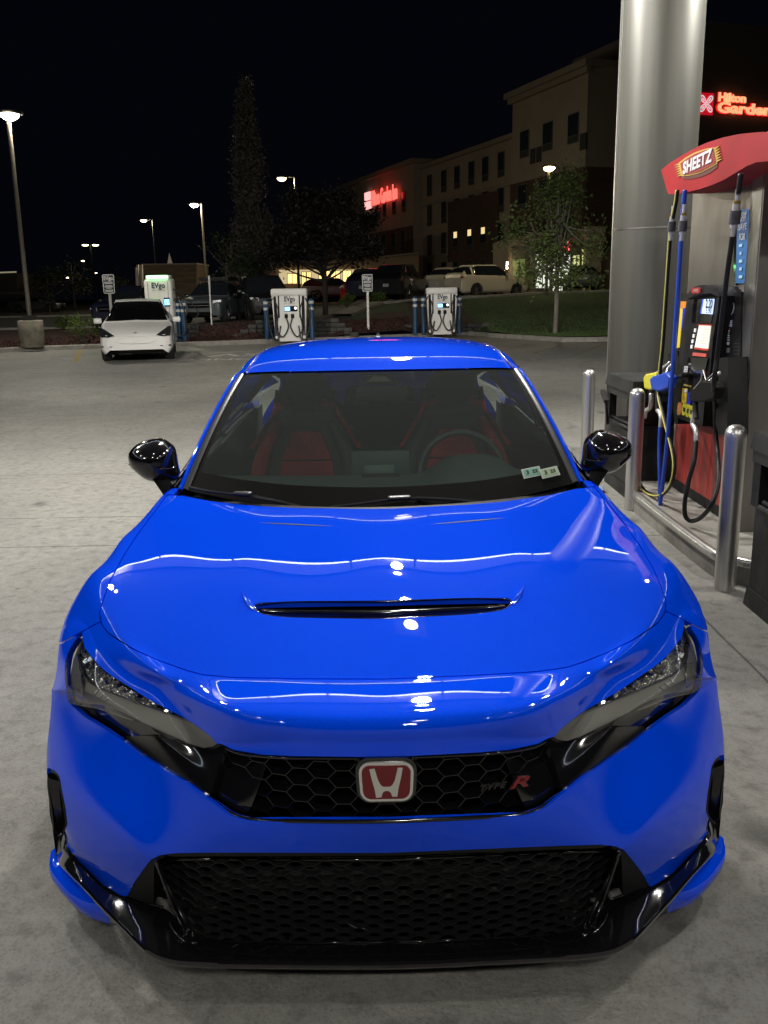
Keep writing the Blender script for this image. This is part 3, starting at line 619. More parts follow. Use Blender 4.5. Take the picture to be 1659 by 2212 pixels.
# emblem
EC = Vector((0, -.016, .622)); 
def rrect(w, h, r, n=5, k=1.):
    out = []
    for cx, cy, a0 in ((w / 2 - r, h / 2 - r, 0), (-w / 2 + r, h / 2 - r, 90), (-w / 2 + r, -h / 2 + r, 180), (w / 2 - r, -h / 2 + r, 270)):
        for i in range(n + 1): a = math.radians(a0 + 90 * i / n); out.append((cx + r * math.cos(a), cy + r * math.sin(a)))
    return [(x * (1 - .12 * (.5 - y / h) * .6), y) for x, y in out]
def emb(u, v, d): return EC + Vector((u, -d + .25 * (v + .05) * .3, v))
mb = MB(); mb.prism(rrect(.136, .103, .030), emb, -.03, -.001); mb.out('emblem_pad', GB, upper, False, 30)
em = MB(); em.prism(rrect(.121, .089, .024), emb, 0, .006); emblem = em.out('emblem', mat('emblem_silver', (.80, .79, .76), .25, .75), upper, False, 30)
mb = MB(); mb.prism(rrect(.108, .077, .018), emb, .0055, .0072); mb.out('emblem_plate', mat('emblem_red', (.14, .003, .007), .35, 0, .4), emblem, False, 30)
sx, sy = .000494, .000458
Hp = [(768,190),(790,188),(806,248),(816,270),(828,280),(858,280),(868,270),(878,248),(892,186),(913,186),(905,235),(893,290),(888,328),(866,328),(860,308),(850,299),(834,299),(824,308),(818,330),(795,332),(789,290),(776,235)]
mb = MB(); mb.prism([((x - 841) * sx, (258 - y) * sy) for x, y in Hp][::-1], emb, .0068, .0095); mb.out('emblem_letter', mat('emblem_cream', (.60, .58, .53), .35, .3), emblem, False, 30)
# badge at the grille's right
bo = L3(1062, 1700, .045); bo = Vector((at_y(1062, 1700, .03).x, .036, at_y(1062, 1700, .036).z)); bux = Vector((1, .22, .03)).normalized()
mb = MB(); text(mb, 'TYPE', .020, bo, bux, (0, 0, 1), .004, .0004, 1.15, width=.062, shear=.3); bdg = mb.out('lettering', mat('badge_dark', (.05, .05, .05), .3, .6), upper, False, 30)
bo2 = Vector((at_y(1118, 1692, .05).x, .05, at_y(1118, 1692, .05).z))
mb = MB(); text(mb, 'R', .037, bo2 + Vector((0, .003, 0)), bux, (0, 0, 1), .003, .0016, width=.050, shear=.35); mb.out('badge_edge', mat('badge_edge', (.14, .13, .13), .25, .9), bdg, False, 30)
mb = MB(); text(mb, 'R', .036, bo2, bux, (0, 0, 1), .004, .0005, width=.045, shear=.35); mb.out('badge_letter', mat('badge_red', (.20, .005, .008), .3, 0, .5), bdg, False, 30)
# ---- lower grille and splitter
P_MESH = [(1000,1857),(400,1855),(352,1862),(346,1872),(356,1900),(378,1950),(400,1992),(420,2022),(440,2032),(1000,2038)]
TAB2 = [(0, .055), (.3, .065), (.45, .09), (.55, .14), (.65, .22)]
lowm_ = hexmesh((.029, .007, .0152), 0, (.07, .415), .58, TAB2, .20, inpoly(P_MESH, 1), .0030, .016)
lower = lowm_.out('lower_grille', mat('grille_satin', (.014, .014, .015), .35, 0, .2, spec=.3)); lower.parent = car
def ylow(x, z): return yfront(x, TAB2) + .20 * (.415 - z)
def onlow(px, py, off=0.):
    Y = .1
    for _ in range(12): v = at_y(px, py, Y); Y = ylow(v.x, v.z) + off
    return Vector((abs(v.x), Y, v.z))
mb = MB(); fr = [onlow(x, y, -.003) for x, y in P_MESH[1:-1]]
fr = [Vector((0, *onlow(829, 1857, -.003)[1:]))] + fr + [Vector((0, *onlow(829, 2037, -.003)[1:]))]
for sd in (-1, 1): mb.tube([Vector((sd * p.x, p.y, p.z)) for p in fr], .0045, 6, steps=3)
mb.out('grille_rim', GB, lower, True)
part('lower_grille_frame', np.minimum.reduce([d_low, -S([(1000,1852),(356,1852),(338,1860),(330,1870),(330,2300),(1000,2300)]), np.where(IMG[:, 0] > 150, 99, -9)]), MB_, rim=.06, off=-.004)
mb = MB(); mb.box((0, .33, .30), (1.25, .02, .34)); mb.box((0, .24, .085), (.9, .24, .01)); 
for sd in (-1, 1): mb.box((sd * .60, .34, .28), (.02, .2, .22)); mb.box((sd * .74, .60, .32), (.24, .02, .36))
mb.out('intake_backing', VOID, car, False)
mb = MB(); mb.box((0, .215, .352), (.64, .03, .034))
for i in range(26): mb.box((-.30 + i * .024, .198, .352), (.002, .004, .030))
mb.out('intercooler', mat('raw_alloy', (.32, .31, .27), .35, .8), lower, False)
mb = MB(); mb.box((0, .235, .232), (.9, .02, .02)); mb.box((0, .24, .19), (.9, .02, .015)); mb.out('bumper_beam', mat('dull_metal', (.12, .12, .12), .45, .7), lower, False)
for sd in (-1, 1):      # side blades of the lower opening
    mb = MB(); A = [(332,1858,.078),(352,1905,.105),(378,1965,.125),(404,2016,.135)]; B = [(340,1855,.085),(362,1905,.12),(392,1960,.14),(418,2010,.15)]; C2 = [(333,1856,.16),(350,1900,.2),(376,1960,.22),(404,2014,.22)]
    def Q(l): return [Vector((sd * L3(*p)[0], L3(*p)[1], L3(*p)[2])) for p in l]
    mb.grid([catmull(Q(C2), 4), catmull(Q(A), 4), catmull(Q(B), 4)], flip=sd > 0)
    mb.tube(Q([(336,1858,.076),(352,1902,.10),(372,1955,.115),(396,2006,.125),(407,2024,.12),(417,2022,.12),(416,2010,.13)]), .0042, 6, steps=4)
    mb.tube(Q([(366,1990,.14),(374,2008,.12),(390,2026,.10),(408,2037,.095),(424,2034,.095)]), .0035, 6, steps=4)
    mb.out('intake_blade', GB, car, True)
    mb = MB()
    for q in range(4): a = L3(300 + q * 4, 1905 + q * 20, .2 + .01 * q); b = L3(340 + q * 7, 1914 + q * 22, .2 + .01 * q); mb.tube([(sd * a[0], a[1], a[2]), (sd * b[0], b[1], b[2])], .002, 5, smooth=False)
    mb.out('intake_fin', MB_, car, True)
OUT = [at_z(830,2083,.135), at_z(640,2082,.135), at_z(457,2079,.135), at_z(366,2072,.137), at_z(322,2055,.14), at_z(299,2038,.145), at_z(266,2004,.152), at_z(222,1960,.165), at_z(177,1911,.18), at_y(133,1869,.38), at_y(122,1846,.47), at_y(116,1808,.50), at_y(110,1755,.52), at_y(102.5,1700,.53), at_y(102,1668,.53)]
INN = [(0,.10,.118),(.22,.10,.118),(.42,.12,.122),(.50,.15,.14),(.56,.19,.16),(.62,.2,.17),(.668,.215,.178),L3(222,1906,.285),L3(173,1859,.375),L3(144,1819,.445),L3(138,1800,.475),L3(129,1792,.52),L3(121,1750,.55),L3(113,1700,.56),L3(107,1664,.55)]
OUT = [Vector((abs(p.x), p.y, p.z)) for p in OUT]; INN = [Vector(p) for p in INN]
def full(c): return [Vector((-p.x, p.y, p.z)) for p in c[:0:-1]] + [Vector((max(p.x, 0), p.y, p.z)) for p in c]
def off3(c, d): return [p + Vector(d) for p in c]
edge_n = [Vector((0, -1, 0))] * 3 + [Vector((.3, -.95, 0)), Vector((.5, -.86, 0)), Vector((.6, -.8, 0))] + [Vector((.72, -.7, 0))] * 4 + [Vector((.8, -.6, 0))] + [Vector((.95, -.3, 0))] * 4
def push(c, k, dz): return [p + n * k + Vector((0, 0, dz)) for p, n in zip(c, edge_n)]
mb = MB(); prof = [off3([p.lerp(q, .9) for p, q in zip(OUT, INN)], (0, 0, -.035)), push(OUT, -.03, -.034), push(OUT, -.006, -.020), push(OUT, -.001, -.012), push(OUT, 0, -.003), push(OUT, -.004, .003), [p.lerp(q, .25) + Vector((0, 0, .004)) for p, q in zip(push(OUT, -.01, .0), INN)], [p.lerp(q, .6) + Vector((0, 0, .004)) for p, q in zip(OUT, INN)], INN]
mb.grid([catmull(full(c), 4) for c in prof]); mb.out('front_splitter', mat('splitter_black', (.006, .006, .007), .14, 0, 1.), car, False, 40)
mb = MB(); mb.tube(catmull(full(push(OUT, .0012, -.012)), 3), .0012, 5, smooth=False)
for sd in (-1, 1):      # blue winglets below the splitter's corners
    mb = MB(); top = [Vector((abs(p.x), p.y, p.z)) + Vector((-.02, .02, -.015)) for p in (at_y(118,1822,.50), at_y(124,1850,.46), at_y(138,1874,.38), OUT[7], OUT[6])]; o = [at_y(110,1838,.49), at_y(108,1878,.43), at_y(138,1921,.34), at_y(182,1961,.275), at_y(236,1981,.24)]
    o = [Vector((abs(p.x), p.y, p.z)) for p in o]; mid = [a.lerp(b, .6) + Vector((0, 0, .006)) for a, b in zip(top, o)]; low = [p + Vector((-.03, .01, -.035)) for p in o]; o2 = [p + Vector((0, 0, -.02)) for p in o]
    gr = [catmull([Vector((sd * p.x, p.y, p.z)) for p in c], 4) for c in (top, mid, o, o2, low)]; mb.grid(gr, flip=sd > 0); mb.out('winglet', BLUE, car, True)
for sd in (-1, 1):
    mb = MB(); mb.prism([(sd * L3(x, y, .575)[0], L3(x, y, .575)[2]) for x, y in ((101,1655),(140,1662),(158,1780),(152,1822),(128,1850),(108,1760))][::sd], lambda u, v, d: Vector((u, .575 + d, v)), 0, .02); mb.out('vent_cavity', VOID, car, False)
for sd in (-1, 1):
    mb = MB(); c = [Vector((sd * a[0], a[1], a[2])) for a in (L3(113,1663,.49), L3(128,1675,.45), L3(133,1700,.45), L3(141,1746,.46), L3(145,1777,.47), L3(139,1796,.475))]
    mb.tube(c, .0045, 6, steps=4); mb.out('vent_frame', MB_, car, True)
mb = MB()
# ---- windscreen, pillars, roof, glasshouse
WSB = [(0,1.355,.898),(.3,1.385,.905),(.52,1.45,.920),(.728,1.535,.945)]
WST = [(0,2.15,1.322),(.28,2.17,1.320),(.46,2.215,1.317),(.607,2.285,1.308)]
def midrow(k, b): return [tuple(p * (1 - k) + q * k + r for p, q, r in zip(A, B, (0, -.02 * b, b))) for A, B in zip(WSB, WST)]
def both(c): return [(-x, y, z) for x, y, z in c[:0:-1]] + list(c)
wrows = [both(midrow(k, b)) for k, b in ((0, 0), (.25, .018), (.5, .024), (.75, .018), (1, 0))]
W = patch(wrows, 8, 8); nu, nv = len(W), len(W[0])
WG = glass_mat('windscreen_glass', (.64, .74, .68), .0, .075, 1.5); FRIT = mat('glass_border', (.0015, .0015, .0015), .6, 0, 0., spec=.05)
mbg = MB(); mbf = MB()
for i in range(nu - 1):
    for j in range(nv - 1):
        a = (i + .5) / (nu - 1); b = abs((j + .5) / (nv - 1) - .5) * 2; fr = a < .115 - .0 * b or b > .965 or a > .985
        (mbf if fr else mbg).add([W[i][j], W[i][j + 1], W[i + 1][j + 1], W[i + 1][j]], [(0, 1, 2, 3)])
def weld(mb, name, m, parent, angle=None, solid=0):
    import bmesh
    o = mb.out(name, m, parent, True); bm = bmesh.new(); bm.from_mesh(o.data); bmesh.ops.remove_doubles(bm, verts=bm.verts, dist=1e-5)
    bm.to_mesh(o.data); bm.free(); return o
ws = weld(mbg, 'windscreen', WG, car); weld(mbf, 'glass_border', FRIT, ws)
mb = MB(); mb.grid([[Vector((x, 1.12 + .24 * (abs(x) / .72) ** 2, .90)), Vector((x, 1.26 + .24 * (abs(x) / .72) ** 2, .90)), Vector((x, 1.32 + .24 * (abs(x) / .72) ** 2, .918))] for x in np.linspace(-.74, .74, 24)], flip=True); mb.out('cowl', MB_, car, True)
REFL_STRIP = mat('pillar_moulding', (.16, .16, .16), .3, .8)  # grey metal colour stands in for reflections on the black moulding
for sd in (-1, 1):
    E0 = [W[i][-1 if sd > 0 else 0] for i in range(nu)]; 
    def o_(dx, dy, dz): return [p + Vector((sd * dx, dy, dz)) for p in E0]
    mb = MB(); mb.grid([o_(-.006, 0, .001), o_(0, 0, .006), o_(.014, .004, .007), o_(.018, .006, .0)], flip=sd > 0); mb.out('pillar_moulding', REFL_STRIP, car, False, 40)
    mb = MB(); mb.grid([o_(.018, .006, -.004), o_(.022, .008, .006), o_(.034, .015, .004), o_(.046, .03, -.010), o_(.054, .06, -.04)], flip=sd > 0); mb.out('windscreen_pillar', BLUE, car, True)
RC = [
 [(0,2.16,1.330),(.28,2.18,1.328),(.46,2.225,1.325),(.60,2.295,1.314),(.655,2.33,1.29),(.685,2.35,1.24)],
 [(0,2.33,1.382),(.28,2.34,1.379),(.46,2.36,1.370),(.575,2.39,1.352),(.635,2.42,1.32),(.675,2.43,1.27)],
 [(0,2.60,1.424),(.28,2.60,1.419),(.46,2.60,1.404),(.56,2.60,1.384),(.62,2.60,1.35),(.67,2.60,1.28)],
 [(0,3.10,1.425),(.28,3.10,1.42),(.46,3.10,1.402),(.55,3.10,1.38),(.61,3.10,1.34),(.66,3.10,1.26)],
 [(0,3.65,1.37),(.28,3.65,1.363),(.44,3.65,1.345),(.53,3.65,1.32),(.59,3.65,1.28),(.64,3.65,1.2)],
 [(0,3.95,1.31),(.28,3.95,1.30),(.42,3.95,1.285),(.50,3.95,1.26),(.57,3.95,1.22),(.63,3.95,1.14)]]
mb = MB(); mb.grid(patch([both(r) for r in RC], 6, 4)); roof = mb.out('roof', BLUE, car, True)
mb = MB()
for sd in (-1, 1): mb.tube([Vector((sd * r[3][0], r[3][1], r[3][2] + .002)) for r in RC], .004, 6)
mb.out('roof_channel', mat('roof_channel', (.0, .015, .2), .3, 0, .5), roof, True)
mb = MB(); mb.add([(-.02,3.62,1.37),(.02,3.62,1.37),(.018,3.78,1.35),(-.018,3.78,1.35),(-.006,3.72,1.425),(.006,3.72,1.425),(.006,3.79,1.42),(-.006,3.79,1.42)], [(0,1,5,4),(1,2,6,5),(2,3,7,6),(3,0,4,7),(4,5,6,7)]); mb.out('antenna_fin', GB, roof, False)
SG = glass_mat('side_glass', (.13, .15, .14), 0, .02)
for sd in (-1, 1):
    mb = MB(); top = [(.66, 2.12, 1.20), (.685, 2.36, 1.235), (.678, 2.75, 1.272), (.668, 3.15, 1.25), (.645, 3.62, 1.19), (.63, 3.95, 1.12)]; bel = [(.79, 1.62, .965), (.80, 2.2, .985), (.80, 2.75, 1.0), (.80, 3.2, 1.01), (.79, 3.6, 1.03), (.77, 3.95, 1.05)]
    mb.grid([catmull([(sd * x, y, z) for x, y, z in top], 4), catmull([(sd * x, y, z) for x, y, z in bel], 4)], flip=sd > 0); mb.out('side_window', SG, car, True)
    for a, b in (((.675,2.72,1.28),(.80,2.72,1.0)), ((.64,3.62,1.2),(.79,3.6,1.03))):
        mb = MB(); mb.box(((a[0] + b[0]) / 2 * sd, a[1], (a[2] + b[2]) / 2), (.03, .09, abs(a[2] - b[2]) + .04), ry=math.atan2(b[0] - a[0], a[2] - b[2]) * -sd); mb.out('door_pillar', GB, car, False)
    DR = []
    for y, xb, xm, zb, xl in ((1.5, .80, .884, .94, .875), (1.9, .80, .888, .965, .88), (2.6, .805, .89, .99, .885), (3.1, .81, .895, 1.0, .89), (3.6, .80, .935, 1.02, .93), (4.1, .76, .90, 1.05, .88), (4.45, .70, .84, 1.05, .82)):
        DR.append([(sd * xb, y, zb), (sd * (xm - .02), y, zb - .09), (sd * xm, y, .72), (sd * (xm - .012), y, .5), (sd * xl, y, .33), (sd * (xl - .04), y, .2)])
    Gd = np.array([[tuple(p) for p in r] for r in patch(DR, 10, 6)]); Vd = Gd.reshape(-1, 3); n_, m_ = Gd.shape[:2]
    T_ = []; 
    for i in range(n_ - 1):
        for j in range(m_ - 1): a = i * m_ + j; T_ += [(a, a + 1, a + m_ + 1), (a, a + m_ + 1, a + m_)] if sd < 0 else [(a, a + m_ + 1, a + 1), (a, a + m_, a + m_ + 1)]
    sdd = np.hypot(Vd[:, 1] - 3.66, Vd[:, 2] - .335) - .36; Vv, Ff = trim(Vd, np.array(T_), np.tile([sd, 0., 0.], (len(Vd), 1)), sdd, .05)
    mesh_obj('body_side', Vv, Ff, BLUE, car, True, angle=40)
    # wheels
    for wy in (.925, 3.66):
        cx = sd * .81; mb = MB(); mb.lathe([(.225, -.11), (.30, -.125), (.33, -.10), (.337, 0), (.33, .10), (.30, .125), (.225, .11)], (cx, wy, .338), 'X', 40, cap=False); ty = mb.out('wheel', mat('tyre_rubber', (.015, .015, .015), .75), car, False, 40)
        mb = MB(); mb.lathe([(.0, .06 * sd), (.05, .07 * sd), (.06, .05 * sd), (.06, 0)], (cx, wy, .338), 'X', 24); mb.lathe([(.228, -.10), (.235, .10), (.22, .11), (.215, -.1)], (cx, wy, .338), 'X', 40, cap=False)
        for k in range(10):
            a = 2 * math.pi * k / 10; mb.box((cx + sd * .07, wy + .14 * math.cos(a), .338 + .14 * math.sin(a)), (.03, .19, .022), rx=a)
        mb.out('rim', mat('black_alloy', (.02, .02, .02), .3, .6, .5), ty, False, 40)
mb = MB(); mb.box((0, 2.3, .19), (1.5, 3.9, .06)); mb.box((0, 1.1, .5), (1.3, .06, .6)); 
for sd in (-1, 1): mb.box((sd * .6, .92, .42), (.04, .8, .44)); mb.box((sd * .6, 3.66, .42), (.04, .8, .44))
mb.out('underbody', VOID, car, False)
mb = MB(); mb.grid(patch([[(-.64,3.95,1.16),(0,3.95,1.31),(.64,3.95,1.16)],[(-.66,4.3,1.1),(0,4.32,1.15),(.66,4.3,1.1)],[(-.70,4.48,1.0),(0,4.54,1.0),(.70,4.48,1.0)],[(-.82,4.47,.8),(0,4.58,.78),(.82,4.47,.8)],[(-.84,4.46,.45),(0,4.6,.42),(.84,4.46,.45)],[(-.8,4.4,.2),(0,4.52,.2),(.8,4.4,.2)]], 5, 8)); 
mb.out('tailgate', BLUE, car, True)
mb = MB(); mb.grid(patch([[(-.55,3.85,1.345),(0,3.88,1.345),(.55,3.85,1.30)],[(-.6,4.28,1.17),(0,4.3,1.17),(.6,4.28,1.17)]], 4, 4)); 
# ---- wipers
def wiper(a, b, bx, arm, nm='wiper'):
    t = MB(); t.tube(a, .006, 6, steps=4); t.tube(b, .0075, 6, steps=4); t.bbox(bx[0], bx[1], .012, rz=bx[2]); w = t.out(nm, mat('wiper_rubber', (.018, .018, .019), .4), car, False, 40); return w
def onws(px, py, off=.012):
    Y = 1.4
    for _ in range(8):
        v = at_y(px, py, Y); k = min(max(abs(v.x) / .725, 0), 1); 
        yb = np.interp(abs(v.x), [p[0] for p in WSB], [p[1] for p in WSB]); zb = np.interp(abs(v.x), [p[0] for p in WSB], [p[2] for p in WSB]); 
        Y = .7 * Y + .3 * (yb + max(0, (v.z - zb - off)) * 2.25)
    return at_y(px, py, Y - .006)
wp = wiper([onws(x, y) for x, y in ((408,1052),(450,1061),(520,1070),(600,1084),(634,1092))], [onws(x, y) for x, y in ((520,1068),(570,1077),(610,1086),(648,1096))], (onws(524,1066,.02), (.07, .03, .014), -.25), None)
wp = wiper([onws(x, y) for x, y in ((716,1095),(780,1088),(860,1078),(950,1077),(1048,1086))], [onws(x, y) for x, y in ((900,1076),(980,1080),(1030,1087),(1075,1094))], (onws(862,1075,.02), (.085, .028, .014), .12), None)
# ---- mirrors: outline in the front view, swept back
for sd in (-1, 1):
    mo = [(277,985),(281,972),(300,958),(338,949.5),(362,961),(374,976),(380,1010),(384,1030),(372,1040),(345,1043),(315,1036),(290,1016),(279,1003)]
    pts = [L3(x, y, 1.75) for x, y in mo]; cx = sum(p[0] for p in pts) / len(pts); cz = sum(p[2] for p in pts) / len(pts)
    mb = MB(); ring = []; prof = [(.0, -.088), (.3, -.085), (.58, -.072), (.8, -.05), (.94, -.02), (1., .02), (1.0, .05), (.93, .06)]
    sp = smooth_poly([(p[0] - cx, p[2] - cz) for p in pts], 3)
    for k, dy in prof: ring.append([Vector((sd * (cx + u * k - (1 - k) * .012), 1.75 + dy + .10 * (cx + u * k - .9) * -.4, cz + v * k + (1 - k) * .01)) for u, v in sp + sp[:1]])
    mb.grid(ring, flip=sd < 0); mir = mb.out('mirror', GB, car, True)
    mb = MB(); mb.grid([ring[-1], [Vector((sd * cx, 1.815, cz))] * len(ring[-1])], flip=sd < 0); mb.out('mirror_glass', mat('mirror_glass', (.8, .8, .8), .02, 1.), mir, True)
    mb = MB(); e = [p + Vector((0, -.002, 0)) for p in ring[5]]; h = len(e)
    mb.tube([L3v for L3v in [Vector((sd * p[0], p[1], p[2])) for p in (L3(279,1003,1.72), L3(300,1011,1.688), L3(330,1014,1.672), L3(365,1012,1.672), L3(380,1008,1.70))]], .003, 5, steps=4); mb.out('turn_signal', mat('dark_lens', (.02, .02, .02), .08, 0, 1), mir, True)
    a = Vector((sd * .885, 1.77, .965)); mb = MB(); mb.grid([[Vector((sd * x, y, z)) for x, y, z in c] for c in (((.845,1.72,.965),(.90,1.70,.965),(.90,1.80,.965),(.845,1.80,.965),(.845,1.72,.965)), ((.80,1.66,.93),(.845,1.64,.91),(.84,1.78,.91),(.79,1.8,.93),(.80,1.66,.93)), ((.77,1.60,.905),(.80,1.58,.88),(.80,1.76,.88),(.77,1.8,.9),(.77,1.60,.905)))], flip=sd > 0); mb.out('mirror_arm', MB_, mir, True)
# ---- interior
DASH = mat('dash_top', (.17, .21, .195), .7, noise=(200, .2)); INT = mat('cabin_black', (.045, .045, .046), .7); RED = mat('seat_red', (.50, .022, .018), .75, noise=(120, .4)); GREY = mat('headrest_grey', (.42, .42, .42), .8)
mb = MB(); D_ = []
for y, z in ((1.36, .90), (1.45, .92), (1.58, .94), (1.70, .948), (1.80, .935), (1.84, .88), (1.86, .6)):
    r = []
    for x in np.linspace(-.72, .72, 25):
        hump = .072 * math.exp(-((x - .36) / .155) ** 4) * min(1, max(0, (y - 1.42) / .22)) * (1 if y < 1.83 else .4); yy = y + .23 * (abs(x) / .72) ** 2 * (1 if y < 1.5 else .3); r.append(Vector((x, yy, z + hump)))
    D_.append(catmull(r, 2))
mb.grid([catmull([D_[i][j] for i in range(len(D_))], 4) for j in range(len(D_[0]))], flip=True); dash = mb.out('dashboard', DASH, car, True)
mb = MB(); mb.bbox((0, 1.80, .975), (.238, .02, .125), .012, rx=-.15); sc = mb.out('centre_screen', mat('screen_back', (.07, .11, .115), .45), car, False, 40)
mb = MB(); mb.bbox((-.005, 1.785, .955), (.125, .015, .055), .008, rx=-.15); mb.bbox((-.005, 1.775, .955), (.1, .01, .035), .006, rx=-.15); mb.out('screen_mount', mat('screen_mount', (.16, .2, .2), .4), sc, False, 40)
mb = MB(); mb.box((.0, 1.72, .952), (.15, .05, .006)); mb.out('dash_vent', INT, dash, False)
sw = Vector((.343, 1.975, .905)); mb = MB(); tilt = math.radians(24); U = Vector((0, math.sin(tilt), math.cos(tilt))); R_ = Vector((1, 0, 0)); pts = [sw + (R_ * math.cos(a) + U * math.sin(a)) * .178 for a in np.linspace(0, 2 * math.pi, 33)]
mb.tube(pts, .0155, 8, smooth=False, cap=False); stw = mb.out('steering_wheel', mat('leather_black', (.07, .075, .075), .45), car, True)
mb = MB(); mb.bbox(sw + Vector((0, -.01, 0)), (.16, .05, .12), .03, rx=-tilt); mb.bbox(sw + R_ * .11, (.1, .02, .04), .01, rx=-tilt); mb.bbox(sw - R_ * .11, (.1, .02, .04), .01, rx=-tilt); mb.box(sw - U * .11, (.05, .02, .1), rx=-tilt); mb.out('wheel_hub', INT, stw, False, 40)
def seat(x0):
    y0 = 2.52; sR = [(0, .42), (.12, .42), (.28, .40), (.42, .365), (.54, .30), (.64, .22), (.74, .19), (.80, .17)]
    mb = MB(); outline = [(-.27, .5), (-.275, .72), (-.265, .88), (-.225, 1.0), (-.16, 1.09), (-.13, 1.18), (-.11, 1.245), (-.05, 1.27)]; outline = outline + [(-a, b) for a, b in outline[::-1]]
    mb.prism(outline, lambda u, v, d: Vector((x0 + u, y0 + .22 * (v - .5) + d, v)), 0, .09); s_ = mb.out('front_seat', INT, car, False, 40)
    for sg in (-1, 1):
        mb = MB(); mb.tube([(x0 + sg * .20, y0 - .14, .55), (x0 + sg * .225, y0 - .09, .75), (x0 + sg * .205, y0 - .02, .9), (x0 + sg * .13, y0 + .07, 1.05)], lambda t: .055 - .03 * t, 8); mb.out('seat_bolster', RED if sg * x0 > 0 else INT, s_, True)
        mb = MB(); mb.tube([(x0 + sg * .262, y0 + .0, .93), (x0 + sg * .20, y0 + .06, 1.02), (x0 + sg * .155, y0 + .1, 1.09), (x0 + sg * .135, y0 + .125, 1.2)], .011, 6); mb.out('seat_piping', RED, s_, True)
        mb = MB(); mb.box((x0 + sg * .105, y0 + .105, 1.135), (.07, .02, .035), ry=sg * .5); mb.out('harness_slot', RED, s_, False)
    mb = MB()
    for za, zb, wa, wb in ((.56, .76, .115, .135), (.77, .86, .135, .125), (.87, 1.0, .12, .07)):
        mb.prism([(-wa, za), (wa, za), (wb, zb), (-wb, zb)], lambda u, v, d: Vector((x0 + u, y0 + .22 * (v - .5) + d, v)), -.035, 0)
    mb.out('seat_panel', RED, s_, False, 30); mb = MB(); mb.bbox((x0, y0 - .22, .5), (.5, .5, .14), .05); mb.out('seat_cushion', RED, s_, False)
seat(-.36); seat(.36)
for sd in (-1, 1): mb = MB(); mb.box((sd * .765, 2.95, .62), (.02, 2.2, .70)); mb.box((sd * .78, 2.75, .965), (.06, 1.75, .02), rx=.02); mb.out('door_trim', INT, car, False)
mb = MB(); mb.bbox((0, 3.25, .85), (1.2, .14, .42), .05, rx=-.2); rs = mb.out('rear_seat', INT, car, False)
for x in (-.115, .125): mb = MB(); mb.bbox((x, 3.30, 1.07), (.15, .08, .15), .04); mb.out('rear_headrest', GREY, rs, False, 60)
mb = MB(); mb.bbox((0, 2.1, .45), (.24, .9, .3), .03); mb.box((0, 2.3, .26), (1.5, 2.6, .03)); mb.box((0, 3.7, .92), (1.2, .5, .02)); mb.out('centre_console', INT, car, False)
mb = MB(); rr = [(0, 2.25, 1.31), (0, 3.9, 1.29)]; mb.grid(patch([[(x * .96, y + .03, z - .022) for x, y, z in both(r)] for r in RC[1:]], 3, 3), flip=True); mb.out('headlining', mat('headlining', (.02, .02, .02), .9), car, True)
mc = Vector(at_y(822, 851, 2.06)); mb = MB(); mb.bbox(mc, (.23, .035, .07), .03); rvm = mb.out('interior_mirror', INT, car, False, 60)
mc2 = Vector(at_y(820, 820, 2.12)); mb = MB(); mb.prism([(-.09, -.02), (.09, -.02), (.055, .018), (-.055, .018)], lambda u, v, d: mc2 + Vector((u, d, v)), 0, .06); mb.out('camera_housing', mat('camera_housing', (.03, .03, .03), .5), rvm, False)
mb = MB(); mb.prism([(-.052, -.008), (.052, -.008), (.028, .014), (-.028, .014)], lambda u, v, d: mc2 + Vector((u, d - .004, v)), 0, .002); mb.out('camera_glint', mat('camera_glint', (.32, .36, .33), .3), rvm, False)  # pale plate drawn as the bright reflection on the camera housing
# stickers on the inside of the glass
for k, (x, c) in enumerate(((1148, (.16, .36, .26)), (1187, (.30, .40, .24)))):
    WV = [v for row_ in W for v in row_]; pq = proj(np.array([tuple(v) for v in WV])); kk = np.argsort(np.hypot(pq[:, 0] - x, pq[:, 1] - 1022))[:4]; p = sum((WV[int(a)] for a in kk), Vector((0, 0, 0))) / 4; p = at_y(x, 1022, p.y)
    mb = MB(); ii, jj = divmod(int(kk[0]), nv); u = (W[ii][min(jj + 1, nv - 1)] - W[ii][jj - 1]).normalized(); v = (W[ii + 1][jj] - W[ii - 1][jj]).normalized(); nrm0 = u.cross(v); nrm0 = nrm0 if nrm0.y < 0 else -nrm0; p = p + nrm0 * .004; sh = [p + u * a * .04 + v * b * .026 for a, b in ((-1, -1), (1, -1), (1, 1), (-1, 1))]
    mb.quad(*sh, 0); nrm = u.cross(v)
    if nrm.y > 0: nrm = -nrm
    q = p + nrm * .002; mb.quad(*[q + u * a * .034 + v * (b * .02) for a, b in ((-1, -1), (1, -1), (1, 1), (-1, 1))], 1)
    text(mb, '3', .030, q - u * .018 + nrm * .001, u, v, .0005, .001, m=2); text(mb, '23', .024, q + u * .014 + nrm * .001, u, v, .0005, .001, m=2)
    mb.out('inspection_sticker', [mat('sticker_edge%d' % k, (.45, .50, .45), .6), mat('sticker_face%d' % k, c, .6), mat('sticker_ink', (.01, .01, .012), .6)], ws, False)
